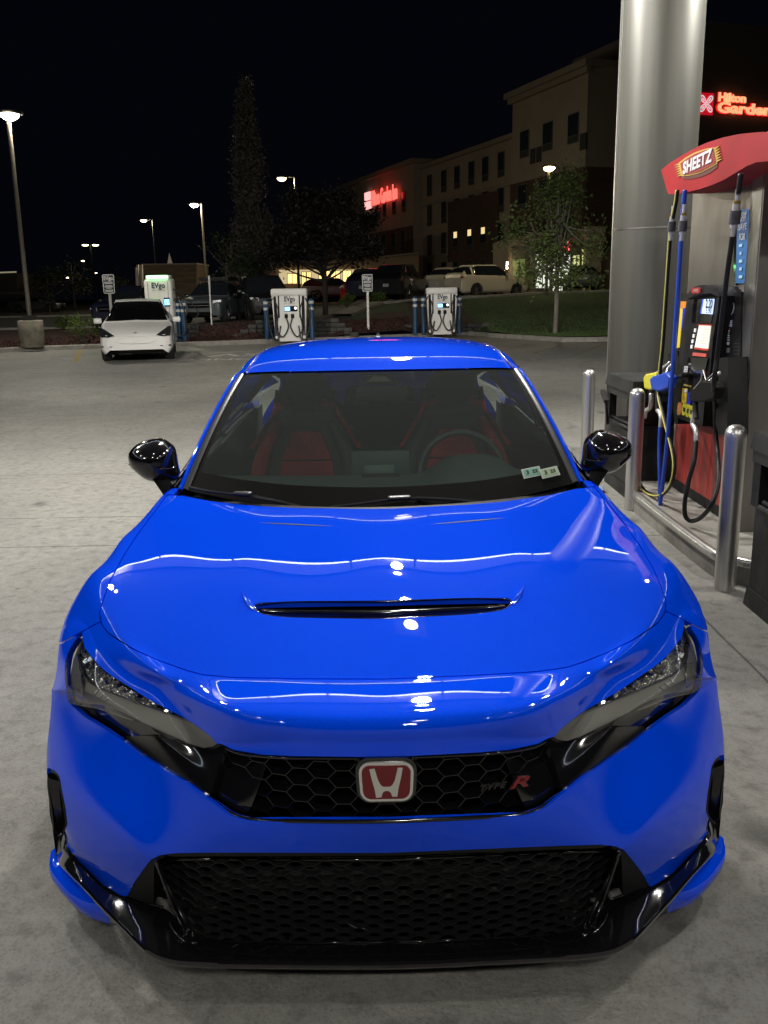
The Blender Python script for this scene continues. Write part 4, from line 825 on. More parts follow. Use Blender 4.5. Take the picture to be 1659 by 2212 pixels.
# ================================================================== pump island
STEEL = mat('brushed_steel', (.70, .69, .66), .33, .9, noise=(3, .25), wave=(14, 14, .25)); STEELD = mat('worn_steel', (.30, .28, .265), .38, .9, noise=(2.5, .35), wave=(2, 2, .6), bump=(8, .0015))
PLA = mat('black_plastic', (.007, .007, .008), .48, spec=.2, noise=(9, .5, (.020, .020, .020)), bump=(90, .001)); RUB = mat('black_rubber', (.02, .02, .02), .5)
ISL = ground_mat('island_concrete', (.32, .31, .27), (.40, .38, .34), (.19, .175, .15), False, .75, .004, 1.4, 5.)
il = [(1.95, 5.05), (1.95, 3.45), (2.02, 3.18), (2.2, 3.02), (2.45, 2.98), (3.3, 2.98), (3.6, 3.2), (3.6, 5.3), (2.2, 5.3), (2.02, 5.22)]
isl = empty('pump_island', (0, 0, 0), 0, 'raised concrete island with a steel edge tube around the fuel pump', 'island')
mb = MB(); mb.prism(smooth_poly([(x - (.022 if x < 2.5 else 0), y - (.02 if y < 4 else 0)) for x, y in il], 4), lambda u, v, d: Vector((u, v, d)), 0, .148); mb.out('slab', ISL, isl, False, 40)
mb = MB(); mb.tube([(x - .0 if x > 2.3 else x - .005, y, .125) for x, y in smooth_poly(il, 4)[:-4]], .034, 10, smooth=False); mb.out('edge_tube', STEEL, isl, True)
# bollards
def bollard(x, y, label):
    b = empty('steel_bollard', (x, y, 0), 0, label, 'bollard', 'steel bollards around the pump island'); mb = MB()
    mb.lathe([(.0575, 0), (.0575, .86), (.056, .885), (.050, .905), (.038, .920), (.02, .929), (.0, .932)], n=36); mb.out('post', STEEL, b, False, 60); return b
bb = at_z(1274, 797, .932); b1 = bollard(bb.x, bb.y, 'steel bollard farthest from the camera, left of the waste bin beyond the pump')
bb = at_z(1378, 838, .932); bollard(bb.x, bb.y, 'steel bollard in front of the far bin, behind the right mirror'); bb = at_z(1592, 917, .932); bollard(bb.x, bb.y, 'large near steel bollard at the front corner of the pump island')
# column
colm = empty('canopy_column', (2.62, 7.12, 0), 0, 'thick round grey metal column behind the fuel pump', 'column')
CM = mat('column_cladding', (.095, .093, .078), .5, .3, noise=(3.2, .45), wave=(2.2, 2.2, .10)); mb = MB(); mb.lathe([(.362, 0), (.362, 2.19)], n=72); mb.lathe([(.357, 2.19), (.357, DECK + .05)], n=72); mb.out('cladding', CM, colm, False, 60)
mb = MB(); mb.lathe([(.358, 2.185), (.365, 2.185), (.365, 2.197), (.358, 2.197)], n=72); mb.out('cladding_seam', STEELD, colm, False, 40)
mb = MB(); mb.box((-.350, .09, 2.55), (.03, .03, 5.1)); mb.out('cladding_edge', STEEL, colm, False)
# ---- dispenser
pump = empty('fuel_dispenser', (0, 0, 0), 0, 'fuel dispenser with red lower panel, black console and red curved topper', 'fuel pump')
XF = 2.28
REDP = mat('pump_red', (.50, .022, .018), .45, noise=(2.6, .9, (.16, .05, .04)), wave=(5, 5, .14), spec=.6)
mb = MB(); mb.box((2.62, 4.5, 1.2), (.64, 1.2, 2.3)); mb.out('cabinet', STEELD, pump, False)
mb = MB(); mb.box((2.285, 4.52, .47), (.03, 1.10, .50)); mb.out('lower_panel', REDP, pump, False)
mb = MB(); mb.box((2.282, 4.52, .185), (.03, 1.14, .075)); mb.out('kick_plate', MB_, pump, False)
mb = MB(); mb.box((2.285, 5.085, .45), (.045, .03, .6)); mb.out('corner_strip', mat('light_strip_steel', (.5, .48, .42), .4, .6), pump, False)
mb = MB(); mb.box((2.52, 3.80, 1.33), (.55, .19, 2.36)); mb.out('side_post', STEELD, pump, False)
mb = MB(); mb.box((2.248, 3.80, 1.33), (.012, .15, 2.34)); mb.out('post_edge', mat('bright_steel', (.55, .54, .52), .3, 1., noise=(4, .3)), pump, False)
mb = MB(); mb.box((2.40, 4.85, 2.0), (.02, .55, .72)); mb.out('upper_panel', STEEL, pump, False)
mb = MB(); mb.box((2.38, 4.38, 1.93), (.03, .05, .02)); 
def px_poly(pts, x, o=0.): return [at_x(a, b, x) for a, b in pts]
def z5(pts): return [(1216.7 + .2667 * a, 516.2 + .2667 * b) for a, b in pts]
def slab(name, pts, x, dep, m, parent=pump, angle=40):
    P = px_poly(pts, x); mb = MB(); mb.prism([(p.y, p.z) for p in P], lambda u, v, d: Vector((d, u, v)), x, x + dep); return mb.out(name, m, parent, False, angle)
XC = 2.14
black_panel = slab('side_console', z5([(1255, 435), (1445, 430), (1440, 900), (1405, 1500), (1330, 1590), (1240, 1540), (1225, 1100)]), 2.235, .12, PLA)
lp = slab('rear_console', z5([(960, 440), (1270, 440), (1250, 1400), (905, 1400), (935, 880)]), 2.245, .12, PLA)
console = slab('console', z5([(1003, 490), (1012, 450), (1032, 415), (1065, 388), (1105, 374), (1160, 372), (1215, 392), (1252, 425), (1268, 462), (1258, 560), (1216, 800), (1196, 1060), (1150, 1300), (1130, 1520), (950, 1462), (890, 1400), (903, 1200), (958, 800)]), XC, .16, PLA)
slab('console_hood', z5([(1003, 490), (1012, 450), (1032, 415), (1065, 388), (1105, 374), (1160, 372), (1215, 392), (1252, 425), (1268, 462), (1240, 458), (1195, 440), (1130, 440), (1060, 462), (1025, 480)]), XC - .05, .06, mat('hood_plastic', (.012, .012, .013), .45, spec=.3), console)
slab('console_bezel', z5([(1062, 490), (1232, 478), (1222, 560), (1200, 680), (1040, 680), (1045, 560)]), XC - .004, .01, GB, console)
def flat(name, pts, m, x=XC - .008, parent=console, dep=.006): return slab(name, z5(pts), x, dep, m, parent)
lcd = flat('price_display', [(1138, 488), (1222, 487), (1207, 610), (1115, 602)], mat('lcd_screen', (.5, .6, .8), .3, emit=(.62, .76, 1.), es=1.1), XC - .012)
flat('display_edge', [(1132, 488), (1141, 488), (1122, 606), (1112, 602)], mat('lcd_blue', (.05, .1, .6), .3, emit=(.08, .15, .9), es=1.0), XC - .013, lcd)
def ptext(s, x0, y0, size, m, parent, width=None, xx=XC - .014, bold=0., name='lettering', shear=0.):
    p = at_x(*z5([(x0, y0)])[0], xx); mb = MB(); text(mb, s, size, p, (0, -1, 0), (0, 0, 1), .001, bold, width=width, shear=shear); return mb.out(name, m, parent, False)
DK = mat('dark_ink', (.01, .012, .03), .5); WH = mat('white_print', (.72, .72, .70), .5); RD = mat('red_print', (.55, .05, .04), .5)
ptext('2.20', 1184, 528, .075, DK, lcd, .125, XC - .016, .0016, 'digits'); ptext('5.90', 1180, 582, .05, DK, lcd, .10, XC - .016, 0, 'digits')
scr = flat('advert_screen', [(1103, 698), (1195, 702), (1170, 905), (1065, 890)], mat('advert_screen', (.7, .62, .5), .4, emit=(1., .88, .70), es=.85))
for k in range(6): ptext('-----', 1160 - k * 5, 727 + k * 23, .03, mat('screen_ink', (.35, .2, .15), .5), scr, .10, XC - .010)
flat('screen_edge', [(1070, 876), (1172, 890), (1170, 906), (1064, 892)], mat('screen_red', (.5, .05, .03), .4, emit=(.8, .1, .06), es=.35), XC - .010, scr); flat('screen_border', [(1092, 690), (1204, 694), (1200, 704), (1092, 699)], RD, XC - .010, scr)
flat('notice_strip', [(1052, 920), (1160, 930), (1156, 956), (1048, 946)], mat('notice_red', (.6, .10, .08), .5, emit=(.8, .15, .1), es=.2))
for x, y in ((1068, 740), (1057, 785), (1048, 828), (1040, 872)): flat('soft_button', [(x - 5, y - 14), (x + 7, y - 14), (x + 3, y + 15), (x - 8, y + 15)], mat('button_white', (.8, .8, .8), .4, emit=(1, 1, 1), es=.4))
flat('printer_slot', [(1010, 960), (1175, 965), (1140, 1110), (985, 1110)], GB, XC - .010, console, .008)
for a in range(3):
    for b in range(3): flat('key', [(983 + a * 11 - b * 2, 1030 + b * 18), (991 + a * 11 - b * 2, 1030 + b * 18), (989 + a * 11 - b * 2, 1044 + b * 18), (981 + a * 11 - b * 2, 1044 + b * 18)], WH, XC - .011)
flat('key', [(1012, 1060), (1028, 1062), (1026, 1092), (1009, 1090)], mat('key_purple', (.3, .12, .4), .4))
mb = MB(); p = at_x(*z5([(985, 1112)])[0], XC - .04); mb.bbox(p, (.08, .11, .03), .01, rx=-.2); mb.out('card_reader', PLA, console, False)
flat('card_light', [(1135, 990), (1160, 992), (1155, 1055), (1128, 1052)], mat('card_glow', (.1, .15, .15), .3, emit=(.35, .5, .45), es=.15)); flat('notice_strip', [(1110, 1064), (1155, 1068), (1150, 1098), (1104, 1094)], RD)
flat('grade_label', [(975, 1175), (1040, 1188), (1036, 1203), (975, 1190)], mat('gold_label', (.45, .36, .10), .5)); flat('grade_label', [(968, 1208), (1008, 1213), (995, 1336), (960, 1326)], mat('yellow_label', (.75, .52, .03), .5)); flat('grade_label', [(1013, 1243), (1042, 1248), (1030, 1342), (1003, 1336)], mat('blue_label', (.01, .02, .55), .5)); flat('grade_label', [(985, 1218), (1006, 1220), (1002, 1246), (981, 1243)], WH, XC - .011)
for (x, y, c, s_) in ((944, 1378, (.75, .25, .03), ''), (983, 1380, (.75, .72, .02), '88'), (1014, 1392, (.75, .72, .02), '87'), (1043, 1402, (.75, .72, .02), '89')):
    o = flat('grade_button', [(x - 8, y - 52), (x + 8, y - 52), (x + 19, y - 38), (x + 14, y + 10), (x + 6, y + 42), (x - 6, y + 52), (x - 20, y + 46), (x - 22, y + 20), (x - 14, y - 36)], mat('button_orange' if c[1] < .5 else 'button_yellow', c, .35, 0, .5))
    if s_: ptext(s_, x - 3, y + 5, .042, DK, o, .045, XC - .010, .001, 'digits')
flat('shield_label', [(1040, 405), (1050, 395), (1100, 393), (1112, 405), (1112, 428), (1100, 440), (1050, 443), (1040, 432)], mat('label_red', (.50, .03, .03), .4), XC - .056, console); ptext('SHEETZ', 1076, 418, .022, WH, console, .085, XC - .058)
# number 11 in a ring and notices on the side console
xq = 2.232; ring = [(1330 + 56 * math.cos(t), 550 + 80 * math.sin(t)) for t in np.linspace(0, 2 * math.pi, 41)]; mb = MB(); mb.tube([at_x(*z5([q])[0], xq) for q in ring], .0035, 5, smooth=False); mb.out('number_ring', WH, black_panel, True)
ptext('11', 1333, 548, .10, WH, black_panel, .10, xq, .002, 'digits', .2)
for (x, y, w, n, h) in ((1345, 690, .06, 4, 14), (1330, 790, .045, 5, 18), (1322, 850, .06, 2, 12)):
    mb = MB()
    for k in range(n): p = at_x(*z5([(x, y + (k - n / 2) * h)])[0], xq); mb.box(p, (.002, w * 1.9 * (1 - .12 * (k % 2)), .008))
    mb.out('notice_text', WH, black_panel, False)
slab('notice_mark', z5([(1330, 727), (1352, 727), (1350, 752), (1327, 752)]), xq, .002, RD, black_panel); slab('notice_mark', z5([(1290, 708), (1297, 708), (1294, 770), (1285, 770)]), xq, .002, mat('yellow_label2', (.7, .5, .04), .5), black_panel); slab('notice_label', z5([(1286, 882), (1350, 882), (1347, 922), (1283, 920)]), xq, .002, mat('grey_label', (.2, .2, .2), .5), black_panel)
for k in range(5): slab('louvre', z5([(1384, 845 + k * 28), (1428, 845 + k * 28), (1427, 851 + k * 28), (1383, 851 + k * 28)]), xq, .004, mat('louvre_grey', (.06, .06, .06), .4), black_panel)
slab('price_strip', z5([(955, 505), (1003, 508), (996, 560), (950, 560)]), 2.235, .01, mat('orange_label', (.75, .27, .03), .5)); slab('price_strip', z5([(950, 562), (972, 562), (945, 880), (922, 880)]), 2.235, .01, mat('yellow_label3', (.80, .62, .04), .5)); slab('price_strip', z5([(973, 562), (993, 562), (965, 740), (958, 740)]), 2.235, .01, M('blue_label'))
# nozzle boots
def boot(pts, x, dep): return slab('nozzle_boot', z5(pts), x, dep, mat('boot_plastic', (.008, .008, .009), .4, spec=.25))
boot([(845, 940), (865, 920), (925, 905), (935, 960), (930, 1500), (905, 1500), (890, 1290), (868, 1000)], 2.16, .12); boot([(1225, 1010), (1240, 985), (1280, 962), (1335, 958), (1338, 1000), (1330, 1590), (1260, 1585), (1235, 1500), (1250, 1250), (1262, 1080), (1258, 1010)], 2.12, .13)
# topper
tp_top = [(1429, 367), (1450, 350), (1478, 333), (1505, 318), (1530, 307), (1565, 296), (1600, 289), (1640, 285), (1700, 285), (1760, 292)]; tp_bot = [(1760, 366), (1700, 352), (1659, 348), (1635, 350), (1615, 358), (1590, 373), (1565, 388), (1540, 399), (1510, 409), (1480, 416), (1462, 419), (1444, 419)]
P = px_poly(tp_top + tp_bot, 2.06); mb = MB(); mb.prism([(p.y, p.z) for p in P], lambda u, v, d: Vector((d, u, v)), 2.06, 2.9); topper = mb.out('topper', mat('topper_red', (.40, .012, .020), .55, spec=.2, noise=(3, .3)), pump, False, 30)
def z4(pts): return [(1290.6 + .2223 * a, .2223 * b) for a, b in pts]
def tslab(name, pts, x, m, parent=topper, dep=.004): return slab(name, z4(pts), x, dep, m, parent, 30)
GOLD = mat('gold_print', (.55, .36, .06), .5)
cart = [(795, 1580), (860, 1530), (950, 1480), (1050, 1445), (1138, 1430), (1168, 1590), (1100, 1630), (1000, 1680), (900, 1705), (822, 1712)]
tslab('logo_shadow', [(830, 1714), (900, 1710), (1000, 1685), (1100, 1640), (1172, 1596), (1172, 1625), (1100, 1680), (1000, 1722), (900, 1740), (835, 1738)], 2.056, mat('logo_dark', (.10, .012, .01), .5))
lg = tslab('logo', cart, 2.053, GOLD); ci = [(808, 1588), (868, 1542), (955, 1493), (1052, 1457), (1130, 1443), (1155, 1583), (1095, 1618), (997, 1668), (900, 1692), (832, 1698)]
tslab('logo_field', ci, 2.050, mat('logo_red', (.26, .012, .012), .5), lg)
for k in range(6):
    a = k / 6; tslab('logo_ray', [(795 + 27 * a, 1586 + 120 * a), (799 + 27 * a, 1602 + 120 * a), (748 + 32 * a, 1604 + 135 * a)], 2.053, GOLD, lg); tslab('logo_ray', [(1140 + 27 * a, 1436 + 140 * a), (1144 + 27 * a, 1456 + 140 * a), (1192 + 30 * a, 1412 + 155 * a)], 2.053, GOLD, lg)
pa = at_x(*z4([(842, 1640)])[0], 2.047); pb = at_x(*z4([(1108, 1515)])[0], 2.047); c_ = (pa + pb) / 2; u_ = (pb - pa).normalized(); L_ = (pb - pa).length
mb = MB(); text(mb, 'SHEETZ', .105, c_, u_, (0, 0, 1), .004, .0035, 1.05, width=L_ * 1.06); mb.out('logo_lettering', WH, lg, False)
# advertising panel and notices at the side
slab('advert_panel', [(1594, 452), (1620, 452), (1616, 612), (1590, 612)], 2.280, .02, mat('advert_blue', (.02, .14, .38), .4)); 
def adtext(s, px, py, size, w):
    p = at_x(px, py, 2.276); mb = MB(); text(mb, s, size, p, (0, -1, 0), (0, 0, 1), .001, .001, width=w); mb.out('advert_lettering', WH, pump, False)
adtext('SAVE', 1605, 490, .055, .13); adtext('FOR', 1604, 512, .055, .10); adtext('WOW', 1606, 464, .04, .12); adtext('HOT', 1605, 474, .035, .11)
for k, w in enumerate((.05, .03, .05, .04, .055)): 
    p = at_x(1601, 530 + k * 17, 2.276); mb = MB(); mb.box(p, (.002, w, .018)); mb.out('advert_mark', mat('advert_light', (.35, .6, .75), .5), pump, False)
slab('advert_frame', [(1588, 450), (1593, 450), (1590, 616), (1585, 616)], 2.284, .03, GB); slab('paper_notice', [(1565, 497), (1582, 495), (1580, 560), (1563, 560)], 2.385, .003, mat('paper', (.42, .40, .35), .8))
# hoses
YH = mat('hose_yellow', (.62, .55, .12), .45); BH = mat('hose_blue', (.02, .075, .50), .40); KH = mat('hose_black', (.012, .012, .013), .45, spec=.3); ALU = mat('fitting_alloy', (.72, .70, .66), .35, .6); BRA = mat('brass', (.5, .34, .08), .35, .9); CUF = mat('fitting_cuff', (.10, .10, .10), .5, noise=(30, .5))
def hp(pts, x): return [at_x(a, b, (x if isinstance(x, (int, float)) else x[i])) for i, (a, b) in enumerate(pts)]
def hose(name, label, pts, x, r_, m, stripe=None):
    h = empty(name, (0, 0, 0), 0, label, 'hose', 'hoses of the fuel dispenser'); P = hp(pts, x); mb = MB(); mb.tube(P, r_, 10); mb.out('hose_tube', m, h, True)
    if stripe: mb = MB(); mb.tube([p + Vector((-r_ * .75, .0, 0)) for p in P], r_ * .55, 6); mb.out('hose_stripe', stripe, h, True)
    return h
def coupling(h, p, d, s=1.):
    d = Vector(d).normalized()
    for nm, a, b, r_, m in (('coupling_top', -.13, -.075, .013, ALU), ('coupling_nut', -.078, -.062, .018, BRA), ('coupling_body', -.062, -.03, .019, ALU), ('coupling_cuff', -.03, .035, .028, CUF), ('coupling_ring', .035, .055, .018, ALU), ('coupling_end', .055, .095, .013, ALU)):
        mb = MB(); mb.cyl(p + d * a * s, p + d * b * s, r_ * s, n=12); mb.out(nm, m, h, False, 40)
def swivel(h, pts, x):
    P = hp(pts, x); mb = MB(); mb.tube(P, .017, 10); mb.out('swivel', ALU, h, True)
h = hose('pump_hose', 'yellow striped hose hanging left of the blue one', [(1465, 410), (1461, 440), (1451, 490), (1447, 540), (1440, 640), (1433, 740), (1427, 800), (1424, 850), (1432, 890), (1444, 935), (1456, 985), (1457, 1020), (1447, 1052), (1428, 1070), (1404, 1068), (1386, 1050), (1377, 1015), (1377, 975), (1386, 930), (1391, 905)], [2.03] * 8 + [2.0] * 12, .0125, KH, YH); cp_ = hp([(1452, 488)], 2.03)[0]; coupling(h, cp_, hp([(1449, 520)], 2.03)[0] - cp_); swivel(h, [(1392, 903), (1396, 888), (1404, 882), (1407, 868), (1407, 850)], 2.04)
h = hose('pump_hose', 'bright blue hose hanging to the ground beside the red panel', [(1481, 410), (1479, 430), (1474, 480), (1472, 520), (1467, 600), (1460, 700), (1455, 780), (1449, 860), (1444, 930), (1437, 1000), (1430, 1060), (1426, 1093), (1426, 1085), (1426, 1030), (1425, 970), (1427, 920)], [1.99] * 12 + [2.03] * 4, .0145, BH); cp_ = hp([(1476, 487)], 1.99)[0]; coupling(h, cp_, hp([(1473, 520)], 1.99)[0] - cp_); swivel(h, [(1428, 922), (1429, 903), (1426, 892), (1421, 885), (1421, 868)], 2.03)
h = hose('pump_hose', 'black hose slanting from the topper to the black nozzle', [(1602, 375), (1597, 410), (1588, 470), (1582, 520), (1572, 590), (1560, 690), (1550, 770), (1543, 830), (1545, 880), (1546, 920), (1549, 960), (1553, 1005), (1551, 1050), (1538, 1090), (1515, 1118), (1494, 1126), (1481, 1115), (1480, 1085), (1488, 1040), (1500, 995), (1505, 950)], [1.98] * 8 + [2.12, 2.16, 2.16, 2.12, 2.08, 2.03, 2.01, 1.99, 1.96, 1.95, 1.97, 2.0, 2.03], .0145, KH); cp_ = hp([(1589, 468)], 1.98)[0]; coupling(h, cp_, hp([(1584, 505)], 1.98)[0] - cp_, 1.1); swivel(h, [(1505, 955), (1505, 935), (1502, 925), (1497, 915), (1500, 900), (1503, 885)], 2.03)
# nozzles
def nozzle(label, m, body, grip, spout, x):
    n = empty('fuel_nozzle', (0, 0, 0), 0, label, 'nozzle', 'nozzles of the fuel dispenser'); P = px_poly(body, x); mb = MB(); mb.prism([(p.y, p.z) for p in P], lambda u, v, d: Vector((d, u, v)), x - .03, x + .03); o = mb.out('nozzle_body', m, n, False, 30)
    bv = o.modifiers.new('b', 'BEVEL'); bv.width = .012; bv.segments = 3
    mb = MB(); mb.tube(hp(grip, x), .019, 8); mb.out('nozzle_grip', RUB, n, True); mb = MB(); mb.tube(hp(spout, [x + .02 * i for i in range(len(spout))]), .011, 8); mb.out('spout', ALU, n, True); return n
nozzle('yellow nozzle in the far boot of the pump', mat('nozzle_yellow', (.72, .66, .05), .4), [(1398, 815), (1403, 808), (1420, 805), (1424, 803), (1426, 820), (1424, 838), (1412, 843), (1400, 840)], [(1408, 838), (1407, 860), (1407, 880)], [(1418, 808), (1432, 795), (1448, 783)], 2.06)
nozzle('blue nozzle in the boot left of the pump console', mat('nozzle_blue', (.01, .07, .52), .4), [(1412, 818), (1418, 813), (1440, 806), (1447, 803), (1456, 815), (1452, 838), (1432, 846), (1416, 842)], [(1421, 842), (1421, 862), (1421, 885)], [(1440, 808), (1444, 796), (1452, 788)], 2.03)
nozzle('black nozzle in the near boot of the pump', mat('nozzle_black', (.006, .006, .006), .6, 0, 0, spec=.15), [(1497, 855), (1505, 838), (1520, 822), (1548, 824), (1560, 838), (1552, 862), (1530, 868), (1500, 868)], [(1503, 862), (1503, 890), (1505, 905)], [(1530, 828), (1540, 818), (1556, 805)], 2.03)
mb = MB(); mb.tube(hp([(1500, 840), (1515, 822), (1520, 800), (1526, 822), (1543, 805)], 2.0), .004, 6, smooth=False); o = mb.out('nozzle_latch', ALU, None, True); o.parent = bpy.data.objects['fuel_nozzle.002'] if 'fuel_nozzle.002' in bpy.data.objects else None
# ---- bins
def bin_(loc, size, label):
    w, d, h = size; b = empty('waste_bin', loc, 0, label, 'bin', 'waste bins beside the pump island'); mb = MB(); mb.box((0, 0, h * .30), (w * .94, d * .94, h * .60)); mb.box((0, 0, .05), (w, d, .10), taper=.97); body = mb.out('bin_body', mat('bin_plastic', (.008, .008, .009), .5, spec=.2, noise=(5, .8, (.04, .04, .037)), bump=(14, .004)), b, False, 50)
    for sx in (-1, 1):
        for sy in (-1, 1):
            mb = MB(); mb.box((sx * (w / 2 - .03), sy * (d / 2 - .045), h * .72), (.06, .09, h * .28)); mb.out('bin_post', PLA, b, False, 50)
    mb = MB(); mb.box((w * .0, 0, h * .70), (w * .5, d * .6, h * .2)); mb.out('bin_liner', mat('bin_bag', (.01, .01, .012), .25), b, False)
    mb = MB(); mb.box((0, 0, h * .86), (w * 1.02, d * 1.02, h * .07)); mb.box((0, 0, h * .94), (w * 1.06, d * 1.06, h * .10), taper=.96); mb.out('bin_lid', mat('lid_plastic', (.012, .012, .013), .5, spec=.25, noise=(4, .6, (.045, .045, .042))), b, False, 50)
    mb = MB(); mb.tube([(-w * .47, -d * .36, h * .62), (-w * .47, d * .36, h * .62)], .012, 6, smooth=False); mb.tube([(-w * .49, -d * .38, h * .585), (-w * .49, d * .38, h * .585)], .02, 6, smooth=False); mb.out('bin_rim', PLA, b, True)
    return b
bin_((2.24, 5.66, 0), (.52, .80, .96), 'dark plastic waste bin with a flat lid beyond the pump, behind the mirror'); nb = bin_((2.19, 2.36, 0), (.52, .88, .94), 'near black scuffed waste bin at the right edge beside the large bollard')
mb = MB(); sq = at_x(1319, 900, 2.0); 
sqg = empty('squeegee', (1.965, 5.95, .62), 0, 'black window squeegee leaning out of the far bin', 'squeegee'); mb = MB(); mb.tube([(0, 0, -.1), (-.02, .02, .12)], .012, 6, smooth=False); mb.out('handle', PLA, sqg, True); mb = MB(); mb.box((-.03, .02, .14), (.04, .16, .03), rx=.5); mb.out('squeegee_head', RUB, sqg, False)
rp = at_z(1288, 1057, 0.02); mb = MB(); r = random.Random(8)
Gr = [[Vector((rp.x + (i - 3) * .022, rp.y + (j - 2) * .03, .012 + r.random() * .03)) for j in range(6)] for i in range(7)]; mb.grid(patch(Gr, 3, 3), flip=True); tag(mb.out('crumpled_wipe', mat('wipe_blue', (.20, .28, .42), .8), None, True), 'crumpled pale blue paper wipe on the concrete by the far bin', 'paper wipe')
# ================================================================== chargers, signs, bollards at the kerb
EVW = mat('charger_white', (.80, .78, .72), .45, noise=(3, .08)); BLB = mat('bollard_blue', (.012, .06, .14), .5); WB = mat('reflective_band', (.62, .62, .60), .5)
def evbollard(x, y, label):
    b = empty('blue_bollard', (x, y, .14), 0, label, 'bollard', 'blue bollards around the chargers'); mb = MB(); mb.lathe([(.085, 0), (.085, 1.30), (.07, 1.36), (.03, 1.39), (0, 1.39)], n=20); mb.out('post', BLB, b, False, 50)
    for z in (1.05, 1.26): mb = MB(); mb.lathe([(.088, z - .045), (.088, z + .045)], n=20); mb.out('reflective_band', WB, b, False, 50)
    return b
def evg(px, py, label): p = at_z(px, py, .14); return evbollard(p.x, p.y, label)
evg(578, 733, 'blue bollard left of the middle charger, outer one'); evg(598, 733, 'blue bollard touching the middle charger on its left'); evg(675, 733, 'blue bollard right of the middle charger')
evg(897, 722, 'blue bollard standing apart left of the right-hand charger'); evg(915, 721, 'blue bollard against the left side of the right-hand charger'); evg(992, 720, 'blue bollard right of the right-hand charger')
evg(390, 737, 'blue bollard between the white car and the sign post, left one of two'); evg(401, 738, 'blue bollard between the white car and the sign post, right one of two')
CAB = mat('cable_black', (.012, .012, .012), .5)
LCDB = mat('charger_lcd', (.1, .3, .8), .3, emit=(.25, .6, 1.), es=2.2); DG = mat('logo_grey', (.02, .025, .045), .5)
def charger(px, py, H, Wd, label, lit=False):
    p = at_z(px, py, .14); c = empty('ev_charger', (p.x, p.y, .14), 0, label, 'ev charger', 'fast chargers along the kerb'); y0 = 0
    if not lit:
        mb = MB(); mb.prism([(-Wd * .31, 0), (Wd * .31, 0), (Wd * .36, H * .86), (-Wd * .36, H * .86)], lambda u, v, d: Vector((u, d, v)), 0, .55); mb.out('charger_body', EVW, c, False)
        mb = MB(); mb.bbox((0, .28, H * .93), (Wd, .62, H * .145), .05); mb.out('charger_top', EVW, c, False, 50)
        for s in (-1, 1):
            mb = MB(); mb.prism([(s * Wd * .42, H * .05), (s * Wd * .35, H * .05), (s * Wd * .40, H * .88), (s * Wd * .49, H * .88)][::s], lambda u, v, d: Vector((u, d, v)), .05, .5); mb.out('charger_wing', EVW, c, False)
            mb = MB(); mb.box((s * Wd * .385, -.004 + .03, H * .48), (.10, .05, H * .74)); mb.box((s * Wd * .29, -.006, H * .66), (.04, .03, H * .42)); mb.out('cable_slot', GB, c, False)
            mb = MB(); mb.tube([(s * .42 * Wd, -.05, H * .84), (s * .30 * Wd, -.10, H * .58), (s * .36 * Wd, -.14, H * .25), (s * .20 * Wd, -.16, H * .09), (s * .03 * Wd, -.14, H * .28), (s * .10 * Wd, -.08, H * .48)], .022, 7); mb.tube([(s * .46 * Wd, -.02, H * .82), (s * .60 * Wd, -.10, H * .55), (s * .50 * Wd, -.16, H * .12), (s * .33 * Wd, -.2, H * .02), (s * .25 * Wd, -.12, H * .3)], .022, 7); mb.out('charging_cable', CAB, c, True)
            mb = MB(); mb.box((s * .09 * Wd, -.03, H * .485), (.11, .08, .13), rx=.3); mb.out('plug', GB, c, False)
        zt = H * .80
    else:
        mb = MB(); mb.bbox((0, .3, H * .47), (Wd, .6, H * .94), .06); mb.out('charger_body', EVW, c, False, 50)
        mb = MB(); mb.bbox((0, .28, H * .965), (Wd * .86, .5, H * .07), .03); mb.out('charger_top', EVW, c, False, 50)
        mb = MB(); mb.bbox((0, .01, H * .975), (Wd * .74, .1, .10), .03); mb.out('status_light', mat('green_light', (.1, .8, .2), .4, emit=(.22, 1., .30), es=6), c, False)
        mb = MB(); mb.tube([(Wd * .52, .1, H * .62), (Wd * .8, -.3, H * .66), (Wd * 1.0, -.35, H * .4), (Wd * .95, -.3, H * .12), (Wd * .5, -.1, H * .12)], .022, 7); mb.tube([(Wd * .5, .1, H * .8), (Wd * .9, .1, H * .7), (Wd * 1.35, .2, H * .45), (Wd * 1.2, .2, H * .35)], .02, 7); mb.out('charging_cable', CAB, c, True); zt = H * .845
        for s in (-1, 1): mb = MB(); mb.box((s * Wd * .36, -.003, H * .47), (.012, .012, H * .86)); mb.out('panel_seam', mat('seam_grey', (.15, .14, .12), .6), c, False)
    mb = MB(); text(mb, 'EVgo', .23 if not lit else .26, (0.02, -.012, zt), (1, 0, 0), (0, 0, 1), .003, .008, width=.36 if not lit else .46); mb.out('logo_lettering', DG, c, False)
    mb = MB(); text(mb, 'FAST CHARGING', .06, (0.02, -.012, zt - (.155 if lit else .14)), (1, 0, 0), (0, 0, 1), .003, 0, width=.34 if not lit else .44); mb.out('lettering', mat('pale_print', (.2, .2, .2), .5), c, False)
    k = Wd * .05 if not lit else Wd * .30; zl = H * .62 if not lit else H * .60
    mb = MB(); mb.box((k, -.012, zl), (.42 if not lit else .2, .03, .18 if not lit else .3)); s = mb.out('display_frame', GB, c, False)
    mb = MB(); mb.box((k - (.12 if not lit else 0), -.030, zl), (.17, .01, .13 if not lit else .2)); mb.out('display', LCDB, s, False)
    if not lit: mb = MB(); mb.cyl((k + .15, -.03, zl + .02), (k + .15, -.035, zl + .02), .045, n=16); mb.out('card_light', mat('white_glow', (.8, .8, .8), .4, emit=(.9, .95, 1), es=1.6), s, False)
    return c
charger(350, 739, 2.25, .95, 'white charger with a glowing green top behind the white car', True)
